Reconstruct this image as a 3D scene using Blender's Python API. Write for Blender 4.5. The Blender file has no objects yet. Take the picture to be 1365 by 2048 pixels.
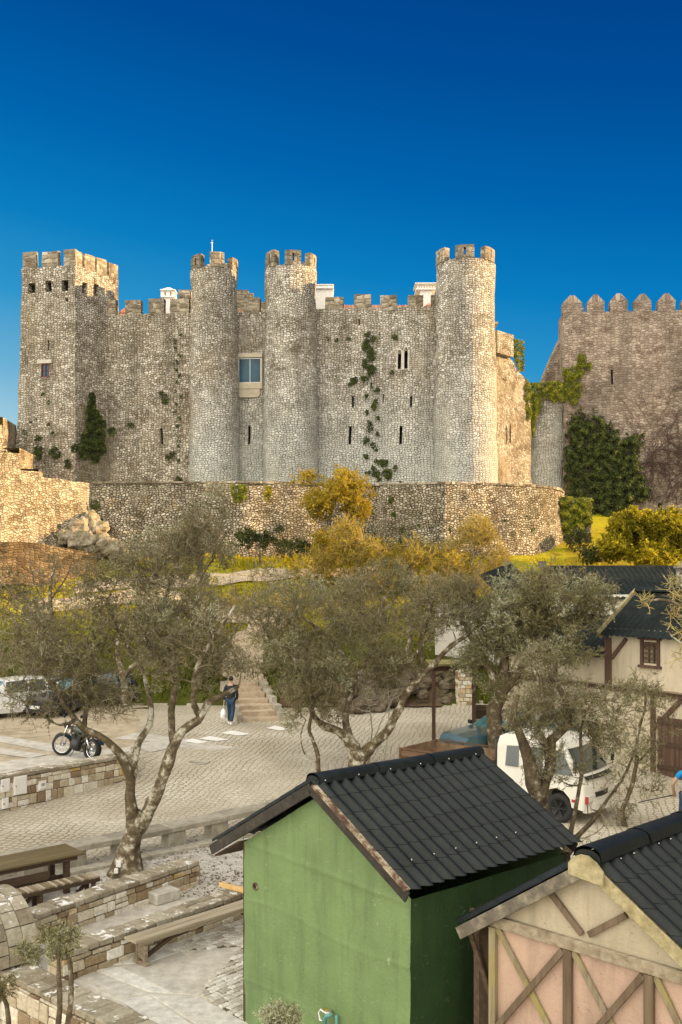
import bpy, math, random
from mathutils import Vector, Matrix, noise
R = math.radians
C = bpy.context.scene.collection
sc = bpy.context.scene

# ------------------------------------------------------------------ camera
F, CX, HY, CZ = 1991.0, 682.5, 1150.0, 6.3      # focal length in photo pixels, centre column, horizon row, eye height
cam = bpy.data.objects.new('camera', bpy.data.cameras.new('camera'))
C.objects.link(cam); sc.camera = cam
cam.location = (0, 0, CZ); cam.rotation_euler = (R(90), 0, 0)
cam.data.sensor_fit = 'VERTICAL'; cam.data.sensor_height = 36; cam.data.lens = 35.0
cam.data.shift_y = 126 / 2048
cam.data.clip_end = 3000

# ------------------------------------------------------------------ light
EXPO = 1.15
SUN_AZ, SUN_EL = R(92.0), R(14.0)               # azimuth clockwise from +Y
sun = bpy.data.objects.new('sun', bpy.data.lights.new('sun', 'SUN'))
C.objects.link(sun)
sun.data.energy = 5.0; sun.data.angle = R(0.5); sun.data.color = (1.0, 0.67, 0.34)
sd = Vector((math.sin(SUN_AZ) * math.cos(SUN_EL), math.cos(SUN_AZ) * math.cos(SUN_EL), math.sin(SUN_EL)))
sun.rotation_euler = sd.to_track_quat('Z', 'Y').to_euler()

world = bpy.data.worlds.new('World'); sc.world = world; world.use_nodes = True
wt = world.node_tree; wt.nodes.clear()
def wn(t, **k):
    n = wt.nodes.new(t)
    for a, b in k.items(): setattr(n, a, b)
    return n
wo = wn('ShaderNodeOutputWorld'); bg = wn('ShaderNodeBackground'); bg.inputs[1].default_value = 0.1
wt.links.new(bg.outputs[0], wo.inputs[0])
sky = wn('ShaderNodeTexSky', sky_type='NISHITA', sun_disc=False, sun_elevation=SUN_EL, sun_rotation=SUN_AZ)
tc = wn('ShaderNodeTexCoord'); sp = wn('ShaderNodeSeparateXYZ'); wt.links.new(tc.outputs['Generated'], sp.inputs[0])
m1 = wn('ShaderNodeMath', operation='MULTIPLY_ADD'); m1.inputs[1].default_value = 0.14
wt.links.new(sp.outputs[0], m1.inputs[0]); wt.links.new(sp.outputs[2], m1.inputs[2])   # bluer towards the right
cr = wn('ShaderNodeValToRGB'); wt.links.new(m1.outputs[0], cr.inputs[0])
def stops(ramp, st):
    el = ramp.color_ramp.elements
    while len(el) > 1: el.remove(el[-1])
    el[0].position = st[0][0]; el[0].color = tuple(st[0][1]) + (1,)
    for p, c in st[1:]:
        e = el.new(p); e.color = tuple(c) + (1,)
def lin(r, g, b):
    f = lambda c: (c/255/12.92) if c/255 <= .04045 else ((c/255+.055)/1.055)**2.4
    return (f(r), f(g), f(b))
SK = 10 / 2**EXPO
stops(cr, [(0.0, lin(195,218,228)), (0.09, lin(168,208,224)), (0.15, lin(110,178,214)), (0.22, lin(46,150,204)), (0.29, lin(10,126,192)), (0.37, lin(0,101,174)), (0.46, lin(0,78,152)), (0.56, lin(0,62,135)), (0.8, lin(0,50,115))])
sc1 = wn('ShaderNodeVectorMath', operation='SCALE'); sc1.inputs['Scale'].default_value = SK
wt.links.new(cr.outputs[0], sc1.inputs[0])
# sky brightened behind the camera, added as warm fill light on facing walls
dt = wn('ShaderNodeVectorMath', operation='DOT_PRODUCT'); wt.links.new(tc.outputs['Generated'], dt.inputs[0])
dt.inputs[1].default_value = Vector((-0.55, -0.72, 0.42)).normalized()
mr = wn('ShaderNodeMapRange', interpolation_type='SMOOTHSTEP'); wt.links.new(dt.outputs['Value'], mr.inputs[0])
mr.inputs[1].default_value = -0.25; mr.inputs[2].default_value = 0.85
bright = wn('ShaderNodeMix', data_type='RGBA'); bright.inputs[0].default_value = 0.12
bright.inputs[6].default_value = (1.0*SK*3.1, 0.93*SK*3.1, 0.80*SK*3.1, 1)
wt.links.new(sky.outputs[0], bright.inputs[7])
mx = wn('ShaderNodeMix', data_type='RGBA'); wt.links.new(mr.outputs[0], mx.inputs[0])
wt.links.new(sc1.outputs[0], mx.inputs[6]); wt.links.new(bright.outputs[2], mx.inputs[7])
wt.links.new(mx.outputs[2], bg.inputs[0])
vs = sc.view_settings; vs.view_transform = 'Standard'; vs.look = 'None'; vs.exposure = EXPO; vs.gamma = 1; vs.use_curve_mapping = False
sc.cycles.max_bounces = 6; sc.cycles.transparent_max_bounces = 6

# ------------------------------------------------------------------ terrain height
def ss(a, b, x):
    t = max(0.0, min(1.0, (x - a) / (b - a))); return t * t * (3 - 2 * t)
W0, W1 = Vector((-9.05, 26.2)), Vector((-6.28, 29.6))      # parking wall, end points of its street face
WD = (W1 - W0).normalized(); WN = Vector((-WD.y, WD.x))
C0, C1 = Vector((-5.35, 16.15)), Vector((3.6, 8.35))       # front retaining wall
CD = (C1 - C0).normalized(); CN = Vector((-CD.y, CD.x))
LOW = -2.6
def street(x, y):
    return 0.72 * ss(23, 38, y) * 1.0 + 0.40 * ss(37, 46, y)
def ground(x, y):
    z = street(x, y)
    p = Vector((x, y)) - W0
    u, v = p.dot(WN), p.dot(WD) - (W1 - W0).length
    if u > 0:
        w = 0.25 + max(0, v) * 1.0
        z = z + (max(z, 0.80) - z) * ss(0, w, u - 0.1 + (0.0 if v < 0 else 0.1))
    foot = 41.3 + max(0, x - 4.5) * 0.25
    if y > foot - 2:
        n = noise.noise(Vector((x*.16, y*.16, 0))) * .45 + noise.noise(Vector((x*.6, y*.6, 3))) * .10
        hill = min(11.2, (y - foot) * 0.40)
        k = ss(0, 2.5, y - foot)
        z += max(0, hill) + n * k
        if y > foot and hill > 0: z += 0.35 * ss(0, .8, y - foot)
    q = Vector((x, y)) - C0
    s = q.dot(CN)
    if s < -0.02: z = LOW
    elif s < 0.1 : z = LOW * (1 - (s + .02) / .12)
    if x < -5.9 and y < 17.2 and s >= -0.02: z = min(z, LOW)
    return z
def P(px, py, d): return Vector(((px - CX) / F * d, d, CZ - (py - HY) / F * d))
def G(px, py, y0=9.0, y1=75.0):
    kx, kz = (px - CX) / F, -(py - HY) / F
    y = y0
    while y < y1:
        if CZ + kz * y <= ground(kx * y, y): break
        y += 0.1
    lo, hi = y - .1, y
    for _ in range(12):
        m = (lo + hi) / 2
        if CZ + kz * m <= ground(kx * m, m): hi = m
        else: lo = m
    return Vector((kx * hi, hi, ground(kx * hi, hi)))
def PZ(px, py, z):
    d = (CZ - z) * F / (py - HY); return Vector(((px - CX) / F * d, d, z))

# ------------------------------------------------------------------ mesh builder
class MB:
    def __init__(s): s.v, s.f, s.uv, s.m, s.t, s.sm = [], [], [], [], [], []
    def add(s, vs, fs, m=0, t=.5, sm=False, uvs=None):
        b = len(s.v); s.v.extend(vs)
        for i, f in enumerate(fs):
            s.f.append(tuple(b + k for k in f)); s.m.append(m); s.t.append(t); s.sm.append(sm)
            s.uv.append(uvs[i] if uvs else None)
        return s
    def quad(s, a, b, c, d, m=0, t=.5, uv=None): return s.add([a, b, c, d], [(0, 1, 2, 3)], m, t, False, [uv] if uv else None)
    def poly(s, pts, m=0, t=.5): return s.add(list(pts), [tuple(range(len(pts)))], m, t)
    def box(s, c, sz, rz=0, m=0, t=.5, taper=1.0, M=None, jit=0.0, rng=None):
        hx, hy, hz = sz[0]/2, sz[1]/2, sz[2]/2
        vs = []
        for z in (-1, 1):
            k = taper if z > 0 else 1
            for x, y in ((-1,-1),(1,-1),(1,1),(-1,1)):
                p = Vector((x*hx*k, y*hy*k, z*hz))
                if jit: p += Vector((rng.uniform(-jit, jit), rng.uniform(-jit, jit), rng.uniform(-jit, jit)))
                vs.append(p)
        if M is None: M = Matrix.Translation(Vector(c)) @ Matrix.Rotation(rz, 4, 'Z')
        vs = [M @ p for p in vs]
        return s.add(vs, [(3,2,1,0),(4,5,6,7),(0,1,5,4),(1,2,6,5),(2,3,7,6),(3,0,4,7)], m, t)
    def beam(s, a, b, w, h, m=0, t=.5, up=Vector((0,0,1))):
        a, b = Vector(a), Vector(b); d = (b - a); L = d.length; d = d / L
        x = d.cross(up)
        if x.length < 1e-4: x = Vector((1,0,0))
        x.normalize(); z = x.cross(d).normalized()
        M = Matrix(((x.x, d.x, z.x, (a.x+b.x)/2), (x.y, d.y, z.y, (a.y+b.y)/2), (x.z, d.z, z.z, (a.z+b.z)/2), (0,0,0,1)))
        return s.box((0,0,0), (w, L, h), M=M, m=m, t=t)
    def tube(s, pts, rad, n=6, m=0, t=.5, cap=True, sm=True):
        pts = [Vector(p) for p in pts]; k = len(pts)
        if not hasattr(rad, '__len__'): rad = [rad] * k
        vs, fs, prev = [], [], None
        for i, p in enumerate(pts):
            d = (pts[min(i+1, k-1)] - pts[max(i-1, 0)])
            if d.length < 1e-7: d = Vector((0,0,1))
            d.normalize()
            if prev is None:
                a = Vector((0,0,1)) if abs(d.z) < .9 else Vector((1,0,0))
                u = d.cross(a).normalized()
            else:
                u = prev - d * prev.dot(d)
                if u.length < 1e-5: u = d.cross(Vector((.3,.8,.5)))
                u.normalize()
            prev = u; w = d.cross(u)
            for j in range(n):
                an = 2*math.pi*j/n
                vs.append(p + (u*math.cos(an) + w*math.sin(an)) * rad[i])
        for i in range(k-1):
            for j in range(n):
                fs.append((i*n+j, i*n+(j+1)%n, (i+1)*n+(j+1)%n, (i+1)*n+j))
        if cap and n > 2:
            fs.append(tuple(range(n-1, -1, -1))); fs.append(tuple((k-1)*n + j for j in range(n)))
        return s.add(vs, fs, m, t, sm)
    def lathe(s, c, prof, n=16, m=0, t=.5, sm=True, M=None, cap=True):
        vs, fs = [], []
        for r, z in prof:
            for j in range(n):
                a = 2*math.pi*j/n; vs.append(Vector((r*math.cos(a), r*math.sin(a), z)))
        k = len(prof)
        for i in range(k-1):
            for j in range(n): fs.append((i*n+j, i*n+(j+1)%n, (i+1)*n+(j+1)%n, (i+1)*n+j))
        if cap: fs.append(tuple(range(n-1, -1, -1))); fs.append(tuple((k-1)*n + j for j in range(n)))
        M = (Matrix.Translation(Vector(c)) @ M) if M is not None else Matrix.Translation(Vector(c))
        return s.add([M @ p for p in vs], fs, m, t, sm)
    def grid(s, fn, nu, nv, m=0, t=.5, sm=True, uvf=None, skip=None):
        vs = [fn(i/nu, j/nv) for j in range(nv+1) for i in range(nu+1)]
        fs, uvs = [], []
        for j in range(nv):
            for i in range(nu):
                if skip and skip(i, j): continue
                a = j*(nu+1)+i; fs.append((a, a+1, a+nu+2, a+nu+1))
                if uvf: uvs.append([uvf(i/nu, j/nv), uvf((i+1)/nu, j/nv), uvf((i+1)/nu, (j+1)/nv), uvf(i/nu, (j+1)/nv)])
        return s.add(vs, fs, m, t, sm, uvs if uvf else None)
    def extrude(s, poly, axis, m=0, t=.5):
        """closed outline (list of Vector) swept along the vector axis"""
        n = len(poly); vs = [Vector(p) for p in poly] + [Vector(p) + axis for p in poly]
        fs = [tuple(range(n-1, -1, -1)), tuple(range(n, 2*n))] + [(i, (i+1)%n, n+(i+1)%n, n+i) for i in range(n)]
        return s.add(vs, fs, m, t)
    def jitter(s, amp, freq, fz=0):
        for i, p in enumerate(s.v):
            q = p * freq
            s.v[i] = p + Vector((noise.noise(q), noise.noise(q + Vector((31,7,3))), fz * noise.noise(q + Vector((5,51,9))))) * amp
        return s
    def build(s, name, mats, parent=None, bevel=0, local=False, wn=False):
        off = Vector(parent_origin(parent)) if (parent is not None and not local) else Vector((0,0,0))
        me = bpy.data.meshes.new(name)
        me.from_pydata([tuple(p - off) for p in s.v], [], s.f)
        if not isinstance(mats, (list, tuple)): mats = [mats]
        for m in mats: me.materials.append(m)
        me.polygons.foreach_set('material_index', s.m); me.polygons.foreach_set('use_smooth', s.sm)
        ul = me.uv_layers.new(name='UVMap'); data = []
        tl = me.attributes.new('tone', 'FLOAT', 'FACE'); tl.data.foreach_set('value', s.t)
        V = s.v
        for f, uv in zip(s.f, s.uv):
            if uv:
                for q in uv: data.extend(q)
                continue
            a, b, c = V[f[0]], V[f[1]], V[f[2]]
            nx = (b - a).cross(c - a)
            if nx.length < 1e-12 and len(f) > 3: nx = (c - a).cross(V[f[3]] - a)
            if nx.length > 0: nx.normalize()
            if abs(nx.z) > .75:
                for k in f: data.extend((V[k].x, V[k].y))
            else:
                tx, ty = -nx.y, nx.x; l = math.hypot(tx, ty) or 1; tx /= l; ty /= l
                for k in f: data.extend((V[k].x*tx + V[k].y*ty, V[k].z))
        ul.data.foreach_set('uv', data)
        me.update()
        o = bpy.data.objects.new(name, me); C.objects.link(o)
        if parent is not None: o.parent = parent
        if bevel:
            b = o.modifiers.new('bevel', 'BEVEL'); b.width = bevel; b.segments = 1; b.limit_method = 'ANGLE'
        return o
def parent_origin(o):
    p = Vector(o.location)
    while o.parent is not None: o = o.parent; p += Vector(o.location)
    return p
def tag(o, label=None, cat=None, group=None, kind=None):
    if label: o['label'] = label
    if cat: o['category'] = cat
    if group: o['group'] = group
    if kind: o['kind'] = kind
    return o
def thing(name, label, cat, loc, group=None, rz=0):
    o = bpy.data.objects.new(name, None); C.objects.link(o); o.location = loc; o.rotation_euler = (0,0,rz)
    o.empty_display_size = .1
    return tag(o, label, cat, group)
def copy_tree(o, parent=None):
    c = o.copy(); C.objects.link(c)
    if parent is not None: c.parent = parent
    for ch in list(o.children): copy_tree(ch, c)
    return c
# ------------------------------------------------------------------ materials
class NT:
    def __init__(s, name):
        s.mat = bpy.data.materials.new(name); s.mat.use_nodes = True; s.t = s.mat.node_tree; s.t.nodes.clear()
        s.out = s.n('ShaderNodeOutputMaterial'); s.b = s.n('ShaderNodeBsdfPrincipled'); s.l(s.b.outputs[0], s.out.inputs[0])
        s.tc = s.n('ShaderNodeTexCoord')
    def n(s, t, ins=None, **k):
        x = s.t.nodes.new(t)
        for a, b in k.items(): setattr(x, a, b)
        for a, b in (ins or {}).items(): s.set(x.inputs[a], b)
        return x
    def set(s, sock, v):
        if hasattr(v, 'links') or isinstance(v, bpy.types.NodeSocket): s.t.links.new(v, sock)
        else: sock.default_value = v
    def l(s, a, b): s.t.links.new(a, b)
    def map(s, vec, scale=(1,1,1), rot=(0,0,0), loc=(0,0,0)):
        return s.n('ShaderNodeMapping', {'Vector': vec, 'Scale': scale, 'Rotation': rot, 'Location': loc}).outputs[0]
    def noise(s, vec, scale, detail=3, rough=.55, dist=0):
        return s.n('ShaderNodeTexNoise', {'Vector': vec, 'Scale': scale, 'Detail': detail, 'Roughness': rough, 'Distortion': dist})
    def ramp(s, fac, st, interp='LINEAR'):
        r = s.n('ShaderNodeValToRGB', {'Fac': fac}); stops(r, st); r.color_ramp.interpolation = interp; return r.outputs[0]
    def mr(s, v, a, b, c=0.0, d=1.0):
        return s.n('ShaderNodeMapRange', {'Value': v, 1: a, 2: b, 3: c, 4: d}).outputs[0]
    def mix(s, f, a, b, mode='MIX'):
        x = s.n('ShaderNodeMix', data_type='RGBA', blend_type=mode)
        s.set(x.inputs[0], f); s.set(x.inputs[6], a if not isinstance(a, tuple) or len(a) == 4 else a + (1,)); s.set(x.inputs[7], b if not isinstance(b, tuple) or len(b) == 4 else b + (1,))
        return x.outputs[2]
    def math(s, op, a, b=0.0, clamp=False):
        x = s.n('ShaderNodeMath', operation=op, use_clamp=clamp); s.set(x.inputs[0], a); s.set(x.inputs[1], b); return x.outputs[0]
    def bump(s, h, dist=.02, strength=.6):
        x = s.n('ShaderNodeBump', {'Height': h, 'Distance': dist, 'Strength': strength}); s.l(x.outputs[0], s.b.inputs['Normal'])
    def fin(s, col, rough=.85, metal=0, spec=.3):
        s.set(s.b.inputs['Base Color'], col if not isinstance(col, tuple) or len(col) == 4 else col + (1,))
        s.set(s.b.inputs['Roughness'], rough); s.set(s.b.inputs['Metallic'], metal); s.b.inputs['Specular IOR Level'].default_value = spec
        return s.mat
def g(v): return (v, v, v)
def masonry(name, sx, sy, st, mortar, rand=.8, jw=.07, bump=.05, stain=None, stain_amt=.5, pale=None, pale_z=None, dark=.35, top=None):
    k = NT(name); uv = k.tc.outputs['UV']
    w = k.noise(uv, 1.3, 2)
    wv = k.n('ShaderNodeVectorMath', {0: w.outputs['Color'], 'Scale': .35}, operation='SCALE').outputs[0]
    v0 = k.n('ShaderNodeVectorMath', {0: uv, 1: wv}, operation='ADD').outputs[0]
    mp = k.map(v0, (1/sx, 1/sy, 1))
    ve = k.n('ShaderNodeTexVoronoi', {'Vector': mp, 'Scale': 1.0, 'Randomness': rand}, feature='DISTANCE_TO_EDGE', voronoi_dimensions='2D').outputs['Distance']
    vc = k.n('ShaderNodeTexVoronoi', {'Vector': mp, 'Scale': 1.0, 'Randomness': rand}, feature='F1', voronoi_dimensions='2D').outputs['Color']
    sep = k.n('ShaderNodeSeparateColor', {0: vc})
    big = k.noise(k.tc.outputs['Object'], .22, 4, .6)
    mend = k.noise(k.tc.outputs['Object'], .55, 4, .62).outputs[0]
    fine = k.noise(uv, 9, 4, .65)
    tone = k.math('ADD', k.math('MULTIPLY', sep.outputs[0], .62), k.math('MULTIPLY', fine.outputs[0], .38))
    col = k.ramp(tone, st)
    jv = k.math('MULTIPLY', k.noise(uv, 2.2, 2).outputs[0], jw * 2)
    joint = k.mr(ve, k.math('MULTIPLY', jv, .25), jv)
    joint0 = joint
    joint = k.math('MAXIMUM', joint, k.mr(mend, .53, .62, 0, .62))          # joints pointed up with mortar in places
    col = k.mix(joint, mortar, k.mix(k.mr(mend, .53, .66, 0, .55), col, k.ramp(fine.outputs[0], st)))
    blot = k.noise(k.tc.outputs['Object'], .9, 5, .68).outputs[0]
    col = k.mix(.85, col, k.mix(1.0, col, k.ramp(blot, [(.34, (.50,.46,.40)), (.47, g(.98)), (.66, g(1.28))]), 'MULTIPLY'))
    col = k.mix(joint, mortar, col)
    streak = k.noise(k.map(k.tc.outputs['Object'], (.9, .9, .12)), 1.0, 4, .6)
    sk = k.mr(streak.outputs[0], .46, .70)
    col = k.mix(k.math('MULTIPLY', sk, dark), col, k.mix(.75, col, (.10, .085, .06)))
    if stain:
        col = k.mix(k.math('MULTIPLY', k.mr(big.outputs[0], .5, .66), stain_amt), col, stain)
    if pale:
        z = k.n('ShaderNodeSeparateXYZ', {0: k.n('ShaderNodeNewGeometry').outputs['Position']}).outputs[2]
        zz = k.math('ADD', z, k.math('MULTIPLY', k.noise(k.tc.outputs['Object'], .35, 4).outputs[0], 7))
        pf = k.mr(zz, pale_z[1], pale_z[0])
        pf = k.math('MULTIPLY', pf, k.mr(fine.outputs[0], .38, .62, .35, 1.0))
        col = k.mix(k.math('MULTIPLY', pf, joint), col, pale)
    h = k.math('ADD', k.mr(ve, 0, .22), k.math('MULTIPLY', fine.outputs[0], .6))
    k.bump(h, bump, 1.0)
    return k.fin(col, .95, 0, .15)
def tone_mat(name, st, nz=.35, scale=6, bump=.01, rough=.9, lichen=None, spec=.25, moss=None):
    k = NT(name)
    at = k.n('ShaderNodeAttribute', attribute_name='tone').outputs['Fac']
    nn = k.noise(k.tc.outputs['Object'], scale, 5, .62)
    t = k.math('ADD', k.math('MULTIPLY', at, 1 - nz), k.math('MULTIPLY', nn.outputs[0], nz))
    col = k.ramp(t, st)
    n2 = k.noise(k.tc.outputs['Object'], scale * 3.1, 4, .7)
    col = k.mix(.55, col, k.mix(1.0, col, k.ramp(n2.outputs[0], [(.3, g(.45)), (.7, g(1.35))]), 'MULTIPLY'))
    if lichen or moss:
        nz_ = k.n('ShaderNodeSeparateXYZ', {0: k.n('ShaderNodeNewGeometry').outputs['Normal']}).outputs[2]
        up = k.mr(nz_, .4, .9)
    if moss:
        ml = k.noise(k.tc.outputs['Object'], 2.3, 4, .6)
        col = k.mix(k.math('MULTIPLY', k.mr(ml.outputs[0], .42, .6), k.math('ADD', k.math('MULTIPLY', up, .7), .15)), col, moss)
    if lichen:
        lc = k.noise(k.tc.outputs['Object'], 4.5, 5, .7)
        col = k.mix(k.math('MULTIPLY', k.mr(lc.outputs[0], .56, .60), up), col, lichen)
    k.bump(n2.outputs[0], bump, .8)
    return k.fin(col, rough, 0, spec)
def plain(name, col, rough=.6, metal=0, spec=.4, var=.12, scale=5, bump=.0, coat=0):
    k = NT(name); nn = k.noise(k.tc.outputs['Object'], scale, 4, .6)
    c = tuple(col)
    a = tuple(max(0, x * (1 - var)) for x in c); b = tuple(min(1, x * (1 + var)) for x in c)
    cc = k.ramp(nn.outputs[0], [(.3, a), (.7, b)])
    if bump: k.bump(k.noise(k.tc.outputs['Object'], scale*6, 3).outputs[0], bump, .5)
    if coat: k.b.inputs['Coat Weight'].default_value = coat
    return k.fin(cc, rough, metal, spec)
def wood(name, a, b, axis=1, scale=1.0, rough=.85, moss=None):
    k = NT(name); sc_ = [14*scale, 14*scale, 14*scale]; sc_[axis] = 1.1*scale
    nn = k.noise(k.map(k.tc.outputs['Object'], tuple(sc_)), 1.0, 5, .62, .4)
    at = k.n('ShaderNodeAttribute', attribute_name='tone').outputs['Fac']
    t = k.math('ADD', k.math('MULTIPLY', nn.outputs[0], .75), k.math('MULTIPLY', k.math('SUBTRACT', at, .5), .5))
    col = k.ramp(t, [(.25, a), (.62, b)])
    if moss:
        ml = k.noise(k.tc.outputs['Object'], 1.9, 4, .6); col = k.mix(k.mr(ml.outputs[0], .45, .62), col, moss)
    k.bump(nn.outputs[0], .006, .7)
    return k.fin(col, rough, 0, .2)
def leafmat(name, st, trans=.25):
    k = NT(name)
    at = k.n('ShaderNodeAttribute', attribute_name='tone').outputs['Fac']
    col = k.ramp(at, st)
    k.fin(col, .6, 0, .25)
    tr = k.n('ShaderNodeBsdfTranslucent', {'Color': col}); ms = k.n('ShaderNodeMixShader', {0: trans})
    k.l(k.b.outputs[0], ms.inputs[1]); k.l(tr.outputs[0], ms.inputs[2]); k.l(ms.outputs[0], k.out.inputs[0])
    return k.mat
M = {}
M['castle'] = masonry('castle_rubble', .19, .125, [(.18, (.28,.25,.20)), (.38, (.41,.375,.305)), (.58, (.51,.475,.40)), (.80, (.72,.69,.62))], (.06,.048,.033), .62, .09, .04, stain=(.24,.18,.10), stain_amt=.4, pale=(.58,.605,.575), pale_z=(15.5, 23.0), dark=.68)
M['castle_left'] = masonry('castle_rubble_brown', .19, .125, [(.18, (.25,.21,.155)), (.38, (.37,.325,.25)), (.58, (.47,.42,.335)), (.80, (.68,.63,.54))], (.06,.048,.033), .62, .09, .04, stain=(.22,.165,.09), stain_amt=.5, dark=.62)
M['merlon'] = masonry('merlon_stone', .5, .3, [(.2, (.19,.155,.11)), (.5, (.33,.28,.20)), (.8, (.50,.44,.34))], (.24,.20,.14), .45, .05, .05, stain=(.08,.065,.045), stain_amt=.8, dark=.7)
M['great'] = masonry('great_wall_stone', .28, .17, [(.2, (.25,.19,.15)), (.5, (.34,.27,.215)), (.8, (.45,.38,.31))], (.13,.10,.075), .7, .05, .035, stain=(.09,.07,.055), stain_amt=.7, dark=.65)
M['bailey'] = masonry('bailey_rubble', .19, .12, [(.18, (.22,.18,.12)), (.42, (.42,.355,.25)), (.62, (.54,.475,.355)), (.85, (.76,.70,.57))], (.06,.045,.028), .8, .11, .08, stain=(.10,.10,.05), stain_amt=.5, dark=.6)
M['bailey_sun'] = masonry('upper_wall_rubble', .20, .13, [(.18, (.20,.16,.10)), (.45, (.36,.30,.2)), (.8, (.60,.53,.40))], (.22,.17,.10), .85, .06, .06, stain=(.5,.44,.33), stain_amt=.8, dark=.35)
M['pillar'] = masonry('pillar_stone', .34, .2, [(.2, (.16,.14,.10)), (.5, (.35,.31,.24)), (.8, (.55,.52,.43))], (.10,.085,.06), .8, .07, .04)
M['void'] = plain('dark_interior', (.012,.010,.009), .9)
M['blocks'] = tone_mat('cut_stone', [(.08, (.20,.135,.085)), (.25, (.33,.25,.15)), (.42, (.46,.39,.27)), (.58, (.60,.54,.41)), (.78, (.76,.73,.64)), (.92, (.46,.30,.08))], .2, 5, .02, lichen=(.75,.74,.68))
M['coping'] = tone_mat('coping_stone', [(.15, (.20,.165,.11)), (.5, (.30,.26,.185)), (.85, (.42,.38,.29))], .4, 4, .015, lichen=(.78,.77,.72))
M['mortar'] = plain('mortar', (.11,.085,.055), .95, var=.3, bump=.01)
M['concrete'] = tone_mat('weathered_concrete', [(.2, (.22,.20,.15)), (.5, (.40,.37,.29)), (.85, (.52,.49,.41))], .7, 1.6, .006)
M['slab'] = tone_mat('paving_slab', [(.2, (.40,.37,.31)), (.5, (.52,.49,.42)), (.85, (.60,.58,.52))], .6, 1.3, .004)
M['cobble_stone'] = tone_mat('limestone_cobble', [(.1, (.36,.32,.25)), (.5, (.56,.53,.45)), (.9, (.72,.70,.63))], .3, 8, .012)
M['moss_joint'] = plain('mossy_joint', (.10,.085,.045), .95, var=.5, scale=6)
M['white_paint'] = plain('white_paint', (.78,.77,.73), .6, var=.05)
M['plaster_white'] = plain('white_plaster', (.72,.69,.61), .9, var=.08, scale=1.5, bump=.004)
M['metal_dark'] = plain('dark_metal', (.05,.05,.05), .5, .6)
M['metal'] = plain('galvanised_metal', (.55,.56,.57), .4, .8)
M['chrome'] = plain('chrome', (.75,.75,.76), .15, 1.0)
M['rubber'] = plain('rubber', (.022,.021,.020), .85)
def street_mat():
    k = NT('cobbled_street'); o = k.tc.outputs['Object']
    w = k.noise(o, .5, 2); wv = k.n('ShaderNodeVectorMath', {0: w.outputs['Color'], 'Scale': .5}, operation='SCALE').outputs[0]
    v0 = k.n('ShaderNodeVectorMath', {0: o, 1: wv}, operation='ADD').outputs[0]
    mp = k.map(v0, (1/.19, 1/.19, 1), (0, 0, R(12)))
    ve = k.n('ShaderNodeTexVoronoi', {'Vector': mp, 'Scale': 1.0, 'Randomness': .38}, feature='DISTANCE_TO_EDGE', voronoi_dimensions='2D').outputs['Distance']
    vc = k.n('ShaderNodeTexVoronoi', {'Vector': mp, 'Scale': 1.0, 'Randomness': .38}, feature='F1', voronoi_dimensions='2D').outputs['Color']
    sep = k.n('ShaderNodeSeparateColor', {0: vc})
    big = k.noise(o, .35, 5, .65).outputs[0]; fine = k.noise(o, 12, 3).outputs[0]
    col = k.ramp(k.math('ADD', k.math('MULTIPLY', sep.outputs[0], .5), k.math('MULTIPLY', fine, .5)), [(.2, (.56,.52,.42)), (.5, (.72,.68,.57)), (.85, (.84,.80,.70))])
    col = k.mix(k.mr(big, .38, .66, .0, .5), (.42,.37,.275), col)
    # joints filled with pale dust in places
    jf = k.mr(k.noise(o, .28, 3).outputs[0], .38, .60, .35, 1.0)
    j = k.mr(ve, 0, .13)
    col = k.mix(k.math('MULTIPLY', k.math('SUBTRACT', 1.0, j), jf), col, (.13,.105,.065))
    k.bump(k.math('ADD', k.mr(ve, 0, .25), k.math('MULTIPLY', fine, .3)), .018, .9)
    return k.fin(col, .85, 0, .25)
M['street'] = street_mat()
def ground_mat():
    k = NT('grass_slope'); o = k.tc.outputs['Object']
    n1 = k.noise(o, .35, 5, .65).outputs[0]; n2 = k.noise(o, 3.5, 5, .7).outputs[0]; n3 = k.noise(o, 14, 3).outputs[0]
    t = k.math('ADD', k.math('MULTIPLY', n1, .55), k.math('MULTIPLY', n2, .45))
    yy = k.n('ShaderNodeSeparateXYZ', {0: o}).outputs[1]
    green = k.ramp(t, [(.35, (.11,.085,.035)), (.5, (.10,.115,.02)), (.7, (.17,.18,.03))])
    col = k.ramp(t, [(.30, (.24,.14,.05)), (.42, (.32,.22,.03)), (.5, (.36,.33,.02)), (.62, (.46,.42,.02)), (.75, (.54,.40,.05))])
    col = k.mix(k.mr(k.math('ADD', yy, k.math('MULTIPLY', n1, 5)), 47.5, 51.5), green, col)  # lower slope: its shade is put into the colour as darker green
    k.bump(k.math('ADD', n2, n3), .12, 1.0)
    return k.fin(col, .95, 0, .1)
M['grass'] = ground_mat()
M['dirt'] = tone_mat('path_dirt', [(.2, (.34,.26,.17)), (.5, (.46,.37,.26)), (.8, (.56,.47,.35))], .8, 1.2, .01)
M['gravel'] = tone_mat('parking_gravel', [(.25, (.30,.245,.16)), (.5, (.42,.35,.245)), (.8, (.52,.45,.335))], .9, .8, .01)
M['leaf_litter'] = plain('leaf_litter', (.10,.065,.035), .9, var=.4)
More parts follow.
